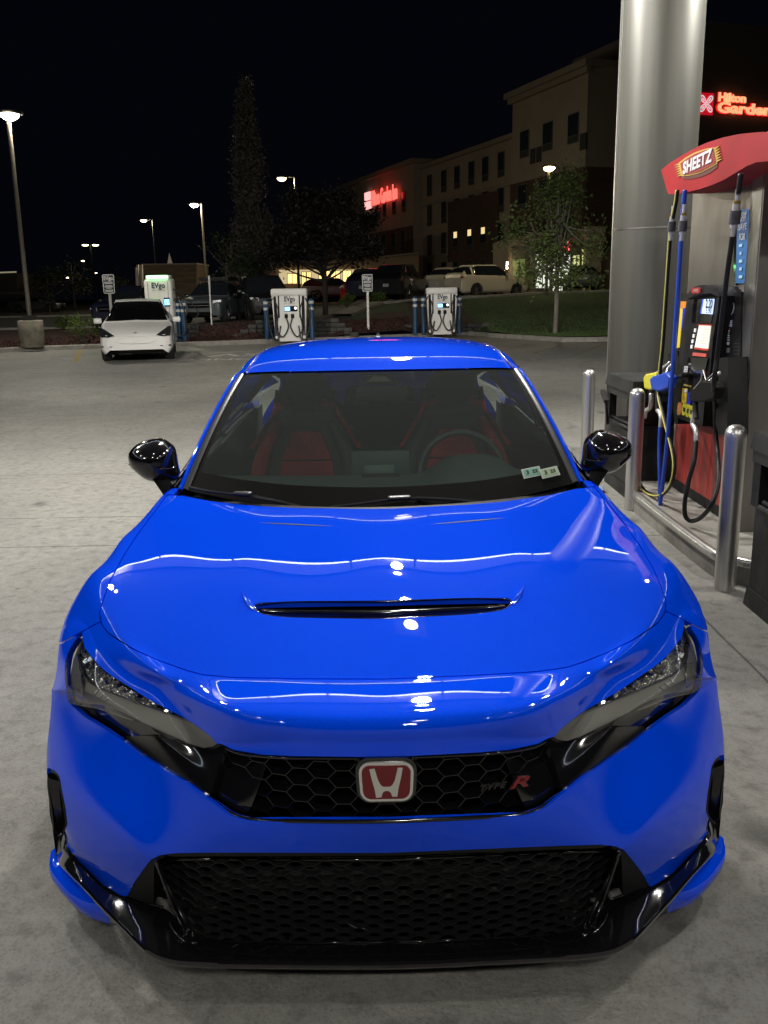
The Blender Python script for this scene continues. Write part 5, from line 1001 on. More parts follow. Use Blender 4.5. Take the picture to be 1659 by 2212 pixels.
charger(628, 737, 1.72, 1.20, 'white charger with looped cables, middle of the three'); charger(955, 722.5, 1.68, 1.14, 'white charger with looped cables by the lawn, right of the three')
POST = mat('post_galvanised', (.40, .39, .35), .5, .4); SB = mat('sign_dark', (.02, .022, .025), .5); SW = mat('sign_white', (.65, .65, .62), .5)
def evsign(px, pyb, pytop, label, turn=0., ytop_sign=None):
    p = at_z(px, pyb, .16); H = at_y(px, pytop, p.y).z - .16; s = empty('parking_sign', (p.x, p.y, .14), turn, label, 'sign', 'signs on posts along the kerb')
    mb = MB(); mb.box((0, 0, H / 2), (.085, .05, H)); mb.out('post', POST, s, False)
    mb = MB(); mb.prism(rrect(.40, .62, .05), lambda u, v, d: Vector((u, d - .035, v + H - .3)), 0, .008); pl = mb.out('sign_plate', SW, s, False, 30)
    mb = MB(); mb.prism(rrect(.35, .57, .03), lambda u, v, d: Vector((u, d - .040, v + H - .3)), 0, .004); mb.out('sign_field', SB, pl, False, 30)
    mb = MB(); text(mb, 'EVgo', .17, (0, -.043, H - .12), (1, 0, 0), (0, 0, 1), .002, .006, width=.31)
    for k, (w, z) in enumerate(((.28, .24), (.28, .28), (.22, .35), (.28, .39), (.18, .43), (.28, .50), (.24, .54))): mb.box((0, -.042, H - z), (w, .002, .022))
    mb.out('sign_lettering', mat('sign_print', (.6, .6, .58), .5), pl, False); return s
evsign(247, 742, 592, 'dark charging sign on a post behind the white car'); evsign(796, 722, 592, 'dark charging sign on a post between the two right-hand chargers'); evsign(459, 726, 594, 'charging sign seen edge-on in front of the silver car', math.radians(101))
# retaining walls of rough blocks
BLK = mat('wall_block', (.045, .043, .040), .9, noise=(3, .6, (.02, .02, .019)), bump=(16, .03))
def blockwall(x0, x1, y, h, label, flare=True):
    w = empty('retaining_wall', (x0, y, .14), 0, label, 'retaining wall', 'block retaining walls'); mb = MB(); r = random.Random(int(x0 * 10)); nrow = max(2, round(h / .16))
    for k in range(nrow):
        x = x0 + (.1 if k % 2 else 0)
        while x < x1: L_ = r.uniform(.24, .42); mb.bbox((x - x0 + L_ / 2, r.uniform(-.02, .02), .08 + k * .16), (L_ - .012, .22, .15), .02); x += L_
    mb.out('block_course', BLK, w, False, 40)
    if flare:
        for s, xx in ((-1, 0), (1, x1 - x0)):
            mb = MB()
            for k in range(nrow): 
                for j in range(nrow - k): mb.bbox((xx + s * (.25 * j + .1), -.3 * j - .1, .08 + (k) * .16), (.30, .26, .15), .02)
            mb.out('wing_course', mat('pale_block', (.09, .085, .075), .9, noise=(4, .4), bump=(16, .03)), w, False, 40)
    return w
blockwall(-7.9, -6.75, 32.8, .50, 'block retaining wall behind the blue bollards by the sign post', False); blockwall(-4.3, -1.7, 32.8, .56, 'block retaining wall behind the middle charger'); blockwall(1.3, 4.1, 34.2, .34, 'low block retaining wall behind the right-hand charger')
# ================================================================== vegetation
BRK = mat('bark', (.10, .085, .065), .9, noise=(12, .5)); 
def leaf(name, c, c2): return mat(name, c, .6, noise=(1.3, .5, c2), spec=.3)
def leaves(parent, centers, n, size, m, seed, name='crown', updown=0.):
    r = random.Random(seed); V = []; F = []
    tot = sum(c[3] for c in centers)
    for _ in range(n):
        q = r.random() * tot
        for c in centers:
            q -= c[3]
            if q <= 0: break
        d = Vector((r.gauss(0, 1), r.gauss(0, 1), r.gauss(0, 1) * (1 + updown))) * c[4] * .55; p = Vector(c[:3]) + d; s = size * r.uniform(.5, 1.3)
        a = Vector((r.gauss(0, 1), r.gauss(0, 1), r.gauss(0, .7))).normalized() * s; b = a.orthogonal().normalized(); b.rotate(Matrix.Rotation(r.random() * 6.28, 3, a)); b *= s * .55; k = len(V)
        V += [p - a * .5, p + b * .5, p + a * .6, p - b * .5]; F.append((k, k + 1, k + 2, k + 3))
    return mesh_obj(name, V, F, m, parent, False)
def limbs(parent, base, tips, r0, name='trunk', rt=.012, m=None, fork=.35):
    mb = MB(); top = Vector(base[-1]); mb.tube(base, lambda t: r0 * (1 - .45 * t), 8)
    for i, tp in enumerate(tips):
        tp = Vector(tp); k = fork + (1 - fork) * ((i * 37) % 10) / 12; b0 = Vector(base[0]).lerp(top, min(k, 1)); md = b0.lerp(tp, .5) + Vector((0, 0, -.05 * (tp - b0).length))
        mb.tube([b0, md, tp], lambda t: r0 * .38 * (1 - t) + rt, 5)
    return mb.out(name, m or BRK, parent, True)
def tree(name, x, y, label, h, ctr, n, size, m, seed, r0, trunk_h=None, group=None, tw=None, updown=0., cat='tree'):
    z = terr(x, y); t = empty(name, (x, y, z), 0, label, cat, group)
    limbs(t, [(0, 0, -.1), (.02, 0, h * .3), (-.02, .02, h * .62), (0, 0, h * .9)], [c[:3] for c in ctr], r0, m=tw); leaves(t, ctr, n, size, m, seed, updown=updown); return t
r = random.Random(11)
# young lit tree on the lawn
tb = at_z(1200, 704, .45); ctr = []
for k in range(46):
    a = r.random() * 6.28; hh = r.uniform(1.35, 5.1); w = 2.7 * math.sin(max(.12, min(1, (5.5 - hh) / 3.9)) * 1.5) * (.85 if hh > 1.9 else .8); q = w * math.sqrt(r.random()); ctr.append((math.cos(a) * q, math.sin(a) * q, hh + .15 * q, 1., .40))
tree('young_tree', tb.x, tb.y, 'young leafy tree on the lawn in front of the lit hotel entrance', 5.2, ctr, 5600, .135, leaf('leaf_young', (.12, .16, .04), (.055, .085, .024)), 5, .085, tw=mat('pale_bark', (.26, .23, .19), .9, noise=(10, .4)))
# slender columnar tree
pb = at_y(552, 640, 47); ctr = []
for k in range(90): hh = 1.0 + 9.8 * (k / 89); w = .74 * math.sin(math.pi * min(1, (.10 + .9 * k / 89)) ** .75) + .12; a = r.random() * 6.28; q = w * r.random() ** .6; ctr.append((math.cos(a) * q, math.sin(a) * q, hh + r.uniform(-.2, .2), 1., .32))
tree('columnar_tree', pb.x, 47, 'tall narrow columnar tree against the night sky', 10.4, ctr, 22000, .17, leaf('leaf_columnar', (.080, .074, .058), (.055, .052, .040)), 7, .16, updown=.8)
# dark spreading tree
pb = at_y(702, 640, 41); ctr = []
for k in range(60): a = r.random() * 6.28; hh = r.uniform(2.6, 5.2); w = 2.7 * math.sqrt(max(.05, 1 - ((hh - 3.3) / 2.1) ** 2)); q = w * math.sqrt(r.random()); ctr.append((math.cos(a) * q, math.sin(a) * q, hh - .03 * q * q, 1., .46))
tree('spreading_tree', pb.x, 41, 'dark spreading tree between the columnar tree and the hotel', 4.9, ctr, 13000, .17, leaf('leaf_dark', (.016, .014, .012), (.008, .007, .007)), 9, .13, tw=mat('dark_bark', (.02, .018, .016), .9))
ctr = [(r.uniform(-.6, .6), r.uniform(-.5, .5), r.uniform(.5, 3.0), 1., .32) for _ in range(26)]
pb = at_y(528, 640, 44); tree('bushy_tree', pb.x, 44, 'bushy green tree at the foot of the columnar tree', 3.0, ctr, 2200, .14, leaf('leaf_bushy', (.030, .045, .018), (.014, .022, .009)), 12, .08)
for (px, Y, h, w, lb, sd_) in ((105, 75, 3.6, 1.6, 'dim green tree behind the parked cars at far left', 3), (160, 85, 4.6, 2.2, 'dark tree right of the dim green tree at far left', 4), (262, 70, 2.6, .5, 'thin pale conifer left of the dark pickup', 5), (505, 70, 5.5, 2.6, 'dark tree behind the silver car roof', 6), (30, 90, 3.2, 3., 'dark tree mass left of the tall lamp pole', 8), (245, 110, 5.5, 3.0, 'faint dark tree behind the charging sign', 9)):
    ctr = [(r.gauss(0, w * .42), r.gauss(0, w * .42), r.uniform(.25 * h, h), 1., .3 * w ** .5) for _ in range(24)]; p = at_y(px, 640, Y); tree('background_tree', p.x, Y, lb, h, ctr, 1300, .22, leaf('leaf_back%d' % sd_, (.028, .040, .014), (.012, .018, .007)), sd_, .1, group='trees behind the car park')
def shrub(px, py, w, h, label, seed, bright=1.):
    p = at_z(px, py, .2); z = terr(p.x, p.y); s = empty('shrub', (p.x, p.y, z), 0, label, 'shrub', 'shrubs in the mulch beds'); rr = random.Random(seed)
    ctr = [(rr.uniform(-w, w) * .42, rr.uniform(-.3, .3), h * (.35 + .6 * rr.random()), 1., .13) for _ in range(16)]; limbs(s, [(0, 0, -.05), (0, 0, h * .2), (0, 0, h * .4)], [c[:3] for c in ctr], .03, name='stem', rt=.005, fork=.1)
    leaves(s, ctr, 700, .085, leaf('leaf_shrub', (.085, .14, .022), (.045, .075, .015)), seed, 'foliage')
shrub(142, 716, .95, .55, 'bright green shrub just right of the concrete lamp base', 1); shrub(178, 738, 1.05, .95, 'bright green shrub just left of the white car', 2); shrub(480, 716, .75, .75, 'green shrub right of the edge-on sign post', 3); shrub(750, 702, .75, .62, 'green shrub left of the middle charging sign', 4); shrub(818, 698, .6, .58, 'green shrub right of the middle charging sign', 5); shrub(668, 700, .7, .55, 'small dark shrub behind the middle charger', 6)
# ================================================================== hotel
CREAM = mat('render_cream', (.30, .25, .19), .9, noise=(.5, .15)); BRICK = mat('brick_dark', (.085, .050, .036), .9, noise=(3, .3)); WGL = mat('dark_window', (.020, .030, .032), .15, 0, .3); TAUPE = mat('render_taupe', (.19, .15, .11), .9)
C0 = Vector((at_y(1267, 300, 68.2).x, 68.2, 0)); FD = Vector((-.339, .941, 0)); FN = Vector((-.941, -.339, 0)); SD = Vector((.941, .339, 0))
def fac(s, z, o=0.): return Vector((C0.x + FD.x * s + FN.x * o, C0.y + FD.y * s + FN.y * o, z))
def face_s(px, py=430):   # distance along the facade at which a picture column meets it
    q_ = ray(px, py); u = q_[0] / q_[1]; return (u * (C0.y + BACK) - C0.x) / (FD.x - u * FD.y)
def hz(px, py, s, o=0.):
    p = fac(s, 0, o); return at_y(px, py, p.y).z
def fbox(mb, s0, s1, z0, z1, o0, o1, m=0):
    V = [fac(s, z, o) for o in (o0, o1) for s, z in ((s0, z0), (s1, z0), (s1, z1), (s0, z1))]; mb.add(V, [(0, 1, 2, 3), (7, 6, 5, 4), (0, 4, 5, 1), (1, 5, 6, 2), (2, 6, 7, 3), (3, 7, 4, 0)], m)
s_a, s_b, s_c = face_s(1105), face_s(904), face_s(790)
hotel = empty('hotel_building', (C0.x, C0.y, 0), 0, 'four storey cream and brick hotel with dark windows and a red sign', 'hotel')
def hp_(mb, name, m, ang=30):
    o = mb.out(name, m, None, False, ang); o.parent = hotel; o.matrix_parent_inverse = Matrix.Translation(-Vector(hotel.location)); return o
mb = MB(); fbox(mb, 0, s_a, 10.4, 17.2, 0, -14); hp_(mb, 'tower_wall', CREAM); mb = MB(); fbox(mb, 0, s_a, 1, 10.4, .12, -14); hp_(mb, 'tower_brick', BRICK)
mb = MB(); fbox(mb, s_a + .01, s_b, 1, 14.5, -.5, -14); hp_(mb, 'main_wall', CREAM); mb = MB(); fbox(mb, s_b + .01, s_c + 8, 1, 15.0, .5, -14); hp_(mb, 'wing_wall', CREAM)
sb1 = face_s(1068); sb2 = face_s(960); 
mb = MB(); fbox(mb, sb1, sb2, 4.6, 10.3, -.36, -.6); fbox(mb, face_s(1062), face_s(975), 1.0, 4.6, -.36, -.6); hp_(mb, 'main_brick', BRICK); mb = MB(); fbox(mb, s_b + .3, s_c + 8, 1, 8.6, .62, -1); hp_(mb, 'wing_brick', BRICK)
mb = MB(); fbox(mb, -.35, s_a + .3, 16.7, 17.1, .35, 0); fbox(mb, -.55, s_a + .5, 17.1, 17.55, .6, -14.4); hp_(mb, 'tower_cornice', mat('cornice', (.24, .20, .15), .85)); mb = MB(); fbox(mb, s_a + .02, s_b - .02, 14.2, 14.6, -.2, -14.2); hp_(mb, 'main_cornice', M('cornice')); mb = MB(); fbox(mb, s_b - .4, s_c + 8.2, 14.75, 15.25, .9, -14.3); hp_(mb, 'wing_cornice', M('cornice')); mb = MB(); fbox(mb, s_a + .02, s_b, 10.45, 10.75, -.3, -.6); hp_(mb, 'string_course', M('cornice'))
FR = mat('window_frame', (.10, .09, .08), .6)
def win(px, top, hgt=2.1, w=1.25, o=-.5, lit=None):
    s = face_s(px); mb = MB(); fbox(mb, s - w / 2, s + w / 2, top - hgt, top, o + .06, o - .02); f = hp_(mb, 'window', FR); mb = MB(); fbox(mb, s - w / 2 + .07, s + w / 2 - .07, top - hgt + .55, top - .07, o + .075, o); g_ = mb.out('pane', WGL, None, False); g_.parent = f
    mb = MB(); fbox(mb, s - w / 2 + .07, s + w / 2 - .07, top - hgt + .05, top - hgt + .48, o + .075, o); g_ = mb.out('vent_grille', mat('dark_grille', (.03, .032, .03), .6), None, False); g_.parent = f
    if lit: mb = MB(); fbox(mb, s - w / 2 + .25, s + w / 2 - .25, top - .75, top - .18, o + .085, o + .07); g_ = mb.out('lit_curtain_gap', mat('warm_window', (.8, .6, .3), .5, emit=(1., .78, .36), es=.9), None, False); g_.parent = f
for zt in (13.5, 10.55, 7.6, 4.7):
    for px in (978.5, 949.8, 919, 1007.5, 1038, 1071.5) if zt > 12 or zt < 9 else (919, 949.8, 978.5, 1007.5, 1038, 1071.5):
        s_px = {978.5: 978, 1007.5: 1008.5}.get(px, px); o = -.36 if (sb1 < face_s(s_px) < sb2 and zt < 10.5) else -.5
        win(s_px, zt - .05, o=o, lit=(zt == 7.6 and s_px in (978, 1008.5, 1038)))
for zt, o in ((14.35, 0.), (10.2, .12), (7.2, .12), (4.4, .12)):
    for px in (1132, 1181, 1235): win(px, zt, o=o, w=1.5)
for px in (1150, 1163, 1256.5): s = face_s(px); mb = MB(); fbox(mb, s - .4, s + .4, 11.6, 12.75, .05, -.1); hp_(mb, 'louvre', mat('dark_louvre', (.03, .03, .028), .7))
for zt, o in ((12.3, .5), (8.3, .62), (5.2, .62)):
    for px in (882, 861, 840, 822): win(px, zt, o=o, w=1.1)
# tall block behind the column with the second sign
mb = MB(); C1 = C0 + SD * 6.0
def side(u, z, o=0.): return Vector((C1.x + SD.x * u, C1.y + SD.y * u, z)) + Vector((SD.y, -SD.x, 0)) * o
def sbox(mb, u0, u1, z0, z1, o0, o1):
    V = [side(u, z, o) for o in (o0, o1) for u, z in ((u0, z0), (u1, z0), (u1, z1), (u0, z1))]; mb.add(V, [(0, 1, 2, 3), (7, 6, 5, 4), (0, 4, 5, 1), (1, 5, 6, 2), (2, 6, 7, 3), (3, 7, 4, 0)])
mb = MB(); sbox(mb, 0, 30, 1, 20.6, .8, -12); hp_(mb, 'stair_tower', TAUPE); mb = MB(); sbox(mb, -6, .01, 1, 10.4, .1, -3); hp_(mb, 'end_wall', BRICK)
RG = mat('sign_red_glow', (.8, .02, .02), .5, emit=(1., .09, .07), es=2.6); PKG = mat('sign_pink', (.9, .5, .5), .5, emit=(1., .45, .42), es=1.3); CRG = mat('sign_cream_glow', (.9, .6, .3), .5, emit=(1., .50, .24), es=.95); RDK = mat('sign_halo', (.3, .0, .0), .5, emit=(1., .01, .01), es=.9)
def petals(mb, org, ux, uy, R_, d):
    ux = Vector(ux).normalized(); uy = Vector(uy).normalized(); n = ux.cross(uy)
    for a in (45, 135, 225, 315):
        a = math.radians(a); e = (ux * math.cos(a) + uy * math.sin(a)); f_ = (-ux * math.sin(a) + uy * math.cos(a))
        def ring(k, w): return [Vector(org) + e * (R_ * (.12 + (k - .12) * (.5 - .5 * math.cos(t)) if False else R_ * 0) ) for t in ()]
        outp = []; inn = []
        for i in range(16): t = 2 * math.pi * i / 16; L_ = .5 - .5 * math.cos(t); wv = math.sin(t) * (.30 * (1 - .2 * math.cos(t))); outp.append(Vector(org) + e * R_ * (.06 + 1.28 * L_) + f_ * R_ * wv * 1.15 + n * d); inn.append(Vector(org) + e * R_ * (.06 + 1.28 * (.14 + .72 * L_)) + f_ * R_ * wv * .66 + n * d)
        V = outp + inn; mb.add(V, [(i, (i + 1) % 16, 16 + (i + 1) % 16, 16 + i) for i in range(16)])
        c = [Vector(org) + e * R_ * (.06 + 1.28 * (.26 + .48 * (.5 - .5 * math.cos(2 * math.pi * i / 10)))) + f_ * R_ * math.sin(2 * math.pi * i / 10) * .10 + n * d for i in range(10)]; mb.add(c, [tuple(range(10))])
sg = empty('hotel_sign', tuple(side(0, 0)), 0, 'large red and cream hotel sign glowing right of the column', 'sign')
def sp_(mb, name, m):
    o = mb.out(name, m, None, False); o.parent = sg; o.matrix_parent_inverse = Matrix.Translation(-Vector(sg.location)); return o
def side_at(px, py):
    r_ = Vector(ray(px, py)); o = Vector((0, -BACK, EYE)); n = Vector((SD.y, -SD.x, 0)); q = side(0, 0, .9); t = (q - o).dot(n) / r_.dot(n); return o + r_ * t
ux = SD; e1 = side_at(1526, 224); e2 = side_at(1511, 224); R_ = (e1 - e2).length
mb = MB(); mb.quad(*[e1 + ux * a * R_ * 1.12 + Vector((0, 0, b * R_ * 1.22)) for a, b in ((-1, -1), (1, -1), (1, 1), (-1, 1))]); sp_(mb, 'sign_panel', mat('sign_panel_red', (.6, .01, .02), .5, emit=(.8, .01, .03), es=.55))
mb = MB(); petals(mb, e1, ux, (0, 0, 1), R_ * .92, .06); sp_(mb, 'sign_emblem', mat('sign_white_glow', (.8, .75, .78), .5, emit=(.9, .80, .86), es=.75))
for tx, x0, x1, y, h in (('Hilton', 1552, 1611, 212, 17), ('Garden Inn', 1550, 1725, 238, 21)):
    a = side_at(x0, y); b = side_at(x1, y); c = (a + b) / 2; k = (side_at(x0, y) - side_at(x0, y + h)).length
    mb = MB(); text(mb, tx, k * 1.5, c + Vector((SD.y, -SD.x, 0)) * .1, ux, (0, 0, 1), .1, k * .05, width=(b - a).length * 1.0); sp_(mb, 'sign_lettering', CRG)
    mb = MB(); text(mb, tx, k * 1.5, c, ux, (0, 0, 1), .05, k * .13, width=(b - a).length * 1.03); sp_(mb, 'sign_halo', RG if False else RDK)
sg2 = empty('hotel_sign', tuple(fac(s_c, 0)), 0, 'small bright red hotel sign on the far wing of the hotel', 'sign')
s0 = face_s(817); s1 = face_s(874); a = fac(s0, 0, .75); b = fac(s1, 0, .75); za = at_y(817, 432, a.y).z; zb = at_y(874, 413, b.y).z; zc = (za + zb) / 2; a.z = b.z = zc; c = (a + b) / 2
for nm, m, off, bold in (('sign_lettering', RG, .12, .02),):
    mb = MB(); text(mb, 'Hilton Garden Inn', 2.3, c + FN * off, -FD, (0, 0, 1), .1, bold, width=(b - a).length); o = mb.out(nm, m, None, False); o.parent = sg2; o.matrix_parent_inverse = Matrix.Translation(-Vector(sg2.location))
mb = MB(); e = fac(face_s(808.5), zc, .8); 
for q in ((-.62, -.62), (.62, -.62), (-.62, .62), (.62, .62)): mb.box(e + FD * q[0] * .75 + Vector((0, 0, q[1] * .85)), (.25, .8, .85), rz=math.atan2(FD.y, FD.x) - math.pi / 2)
o = mb.out('sign_emblem', PKG, None, False); o.parent = sg2; o.matrix_parent_inverse = Matrix.Translation(-Vector(sg2.location))
rl = streetlight(c + FN * 1.2 + Vector((0, 0, .3)), 11, (1, .02, .02), .8); rl.parent = sg2; rl.matrix_parent_inverse = Matrix.Translation(-Vector(sg2.location))
# entrance block in front of the tower
ent = empty('entrance_block', (14, 60, 0), 0, 'low cream entrance block with lit windows behind the young tree', 'building')
def eb(mb, name, m, parent=ent): o = mb.out(name, m, None, False); o.parent = parent; o.matrix_parent_inverse = Matrix.Translation(-Vector(parent.location)) if parent.parent is None and parent.type == 'EMPTY' else Matrix.Identity(4); return o
YE = 60.; 
def ex(px, py, Y=YE): return at_y(px, py, Y)
def epoly(name, pts, m, d=.3, Y=YE, parent=ent): 
    mb = MB(); P = [ex(x, y, Y) for x, y in pts]; mb.prism([(p.x, p.z) for p in P][::-1], lambda u, v, k: Vector((u, Y + k, v)), 0, d); return eb(mb, name, m, parent)
epoly('wall', [(1098, 640), (1098, 512), (1235, 500), (1282, 489), (1290, 640)], CREAM, 8); epoly('parapet_fin', [(1264, 640), (1268, 488), (1310, 490), (1300, 560), (1296, 640)], mat('render_light', (.36, .29, .20), .85), .8, YE - 1)
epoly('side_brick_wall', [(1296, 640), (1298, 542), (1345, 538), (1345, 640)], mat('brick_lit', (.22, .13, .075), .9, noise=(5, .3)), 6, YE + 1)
GW = mat('green_lit_window', (.6, .6, .3), .5, emit=(.80, .86, .34), es=.75, noise=(1.2, .3)); CW = mat('white_lit_window', (.8, .8, .7), .5, emit=(.95, 1., .82), es=.9, noise=(1.5, .4))
for (x0, y0, x1, y1, m) in ((1258, 538, 1281, 590, GW), (1158, 550, 1187, 622, CW), (1195, 548, 1232, 628, CW), (1108, 560, 1135, 622, mat('dim_green_window', (.1, .12, .05), .5, emit=(.25, .33, .10), es=.35)), (1238, 552, 1252, 620, GW)):
    f = epoly('window', [(x0 - 2, y1 + 2), (x0 - 2, y0 - 22), (x1 + 2, y0 - 23), (x1 + 2, y1 + 2)], FR, .1, YE - .12); q = epoly('pane', [(x0, y1), (x0, y0), (x1, y0 - 1), (x1, y1)], m, .05, YE - .2, f)
    mb = MB(); a = ex((x0 + x1) / 2, y0, YE - .24); b = ex((x0 + x1) / 2, y1, YE - .24); mb.box((a + b) / 2, (.06, .03, (a.z - b.z))); c = ex(x0, (y0 + y1) / 2 - 8, YE - .24); d_ = ex(x1, (y0 + y1) / 2 - 8, YE - .24); mb.box((c + d_) / 2, ((d_ - c).length, .03, .06)); o = mb.out('mullion', FR, None, False); o.parent = f
mb = MB(); p = ex(1224, 532, YE - .3)
for k in range(6): a_ = math.radians(60 * k + 15); mb.box(p + Vector((math.cos(a_) * .16, 0, math.sin(a_) * .22)), (.22, .05, .10), ry=-a_)
tag(mb.out('red_emblem_sign', mat('red_small_glow', (.8, .02, .02), .5, emit=(1., .12, .10), es=2.5), None, False), 'small red emblem glowing through the young tree', 'sign')
for (px, py, c, e) in ((1096, 572, (1, .88, .62), 3), (1283, 575, (1, .72, .38), 3)):
    q = ex(px, py, YE - .6); wl = empty('wall_lamp', tuple(q), 0, 'small wall lamp at the %s end of the entrance block' % ('left' if px < 1200 else 'right'), 'wall lamp'); mb = MB(); mb.cyl((0, 0, -.28), (0, 0, .2), .08, n=10); mb.out('lamp_tube', mat('wall_lamp_glow', (1, .9, .7), .5, emit=(1, .85, .6), es=e), wl, False); l = streetlight((0, -.25, -.1), 55 if px > 1200 else 12, (1, .72, .40), .1); l.parent = wl
# long low restaurant with lit windows behind the dark tree
low = empty('low_annex', (0, 100, 0), 0, 'long low annex with warm lit windows behind the dark tree', 'building')
YL = 92.
epoly('wall', [(500, 640), (500, 568), (600, 564), (760, 560), (905, 545), (905, 640)], mat('annex_cream', (.32, .24, .15), .9), 8, YL, low); epoly('roof_edge', [(498, 569), (600, 564), (760, 560), (906, 544), (906, 548), (760, 564), (600, 568), (498, 573)], M('cornice'), .4, YL - .5, low)
WW = mat('amber_window', (.9, .6, .2), .5, emit=(1., .62, .20), es=2.4, noise=(1.1, .55, (.9, .4, .1))); WC = mat('glow_wall', (.75, .62, .38), .6, emit=(.9, .72, .40), es=.6, noise=(.8, .5))  # wall strip glows by itself in place of lamplight on it
epoly('glow_wall', [(603, 613), (603, 583), (800, 582), (800, 613)], WC, .1, YL - .2, low)
for (x0, y0, x1, y1) in ((622, 592, 641, 612), (653, 588, 660, 613), (664, 588, 671, 613), (690, 586, 712, 612), (716, 586, 734, 613), (742, 585, 758, 612), (766, 585, 791, 600)):
    f = epoly('window', [(x0 - 1.5, y1 + 1), (x0 - 1.5, y0 - 1.5), (x1 + 1.5, y0 - 1.5), (x1 + 1.5, y1 + 1)], FR, .1, YL - .35, low); epoly('pane', [(x0, y1), (x0, y0), (x1, y0), (x1, y1)], WW, .05, YL - .45, f)
    epoly('mullion', [((x0 + x1) / 2 - .7, y1), ((x0 + x1) / 2 - .7, y0), ((x0 + x1) / 2 + .7, y0), ((x0 + x1) / 2 + .7, y1)], FR, .05, YL - .55, f)
epoly('sign_glow', [(672, 517), (672, 509), (716, 508), (714, 514), (700, 517)], mat('amber_sign', (.9, .8, .5), .5, emit=(1., .90, .55), es=1.6, noise=(3, .8, (.1, .08, .03))), .1, YL - 2, low); epoly('upper_wall', [(668, 560), (668, 505), (780, 500), (780, 560)], mat('dim_upper', (.05, .035, .03), .9), 4, YL - 1, low)
# beige shed right of the silver car, walled enclosure with pale posts behind the charger, steeple, long low building at far left
sh = empty('beige_shed', (0, 60, 0), 0, 'beige flat-topped shed behind the silver car', 'shed'); epoly('wall', [(488, 640), (486, 568), (520, 566), (524, 640)], mat('shed_beige', (.22, .17, .11), .9), 3, 55, sh); epoly('door', [(490, 636), (489, 585), (514, 584), (516, 636)], mat('shed_door', (.15, .14, .11), .8), .1, 54.9, sh)
en = empty('walled_enclosure', (0, 60, 0), 0, 'brown walled enclosure behind the green-lit charger', 'enclosure'); epoly('wall', [(306, 650), (306, 573), (425, 571), (425, 650)], mat('enclosure_brown', (.16, .115, .070), .9, noise=(2, .5), wave=(.5, 1, 3)), 4, 56, en); epoly('wall_cap', [(305, 573), (305, 570), (426, 568), (426, 571)], M('cornice'), 4.1, 55.9, en)
for k, (x, y0, w) in enumerate(((300, 572, 2.), (308, 572, 2.4), (297, 578, 1.6))):
    epoly('gate_post', [(x - w, 650), (x - w - 3, y0), (x + w - 3, y0), (x + w, 650)], mat('pale_post', (.42, .38, .32), .7), .2, 55.5 - k * .3, en)
st = empty('church_steeple', (0, 180, 0), 0, 'pale pointed steeple tip above the brown enclosure', 'steeple'); p = at_y(368, 574, 180); q = at_y(366, 546, 180); mb = MB(); mb.lathe([(.75, p.z - 6), (.75, p.z), (.55, p.z + .2), (0, q.z)], (p.x, 180, 0), n=8); o = mb.out('spire', mat('steeple_glow', (.5, .45, .36), .7, emit=(.5, .42, .3), es=.22), None, False); o.parent = st; o.matrix_parent_inverse = Matrix.Translation((0, -180, 0))  # faint emission in the spire stands in for light falling on it
fb = empty('long_low_building', (-60, 90, 0), 0, 'long dark low building with a pale base line at far left', 'building'); epoly('wall', [(-140, 645), (-140, 592), (38, 590), (38, 645)], mat('dark_wall', (.025, .022, .018), .9), 6, 88, fb); epoly('eave_light', [(-20, 591), (-20, 588), (36, 586), (36, 589)], mat('eave_glow', (.6, .55, .4), .5, emit=(.55, .5, .36), es=.35), .1, 87.8, fb); epoly('pale_base', [(-140, 636), (-140, 631), (100, 630), (100, 635)], mat('pale_wall', (.13, .12, .10), .9), .3, 80, fb)
# ================================================================== lamp posts
LG = mat('street_lamp_glow', (1, .95, .8), .5, emit=(1., .93, .72), es=45.); LG2 = mat('far_lamp_glow', (1, .85, .6), .5, emit=(1., .80, .45), es=9.); POLE = mat('pole_bronze', (.16, .135, .105), .6, noise=(2, .2)); POLD = mat('pole_dark', (.02, .018, .016), .6)
def lamp_post(bx, by, bz, heads, label, pr=.09, hs=(.5, .28), m=None, glow=LG, energy=400, colr=(1, .9, .7), light=True, group='lamp posts around the car park', down=False):
    """heads: world points of the lamp heads; the pole rises at (bx, by)"""
    H = max(h.z for h in heads) + .02; t = empty('lamp_post', (bx, by, bz), 0, label, 'lamp post', group); mb = MB(); mb.cyl((0, 0, 0), (0, 0, H - bz), pr, pr * .8, 10); mb.out('pole', m or POLE, t, False, 60)
    for h in heads:
        q = Vector(h) - Vector((bx, by, bz)); mb = MB(); 
        if q.xy.length > .15: mb.cyl((0, 0, q.z + .06), (q.x, q.y, q.z + .06), .04, n=6); mb.out('arm', m or POLE, t, False, 60); mb = MB()
        mb.bbox((q.x, q.y, q.z + .06), (hs[0], hs[1], .12), .03); hd = mb.out('lamp_head', POLD, t, False, 50); mb = MB(); mb.lathe([(0, -.17), (hs[1] * .35, -.15), (hs[1] * .62, -.08), (hs[1] * .72, .01)], (q.x, q.y, q.z), n=16); mb.out('lamp_face', glow, hd, True)
        if light: l = streetlight((q.x, q.y, q.z - .16), energy, colr, .12); l.parent = t
    return t
pb = at_z(71, 742, .25); base = empty('concrete_lamp_base', (pb.x, pb.y, .14), 0, 'round weathered concrete base under the tall lamp post at left', 'lamp base'); mb = MB(); mb.lathe([(.36, 0), (.40, .40), (.40, .83), (.37, .86), (0, .86)], n=32); mb.out('footing', mat('old_concrete', (.26, .235, .18), .9, noise=(4, .5), bump=(20, .01)), base, False, 50)
hd = at_y(22, 248, pb.y); P1 = lamp_post(pb.x, pb.y, 1.0, [Vector((pb.x + (hd.x - pb.x), pb.y, hd.z))], 'tall lamp post with the brightest lamp at far left', .075, (.75, .4), energy=1500, colr=(1, .96, .84))
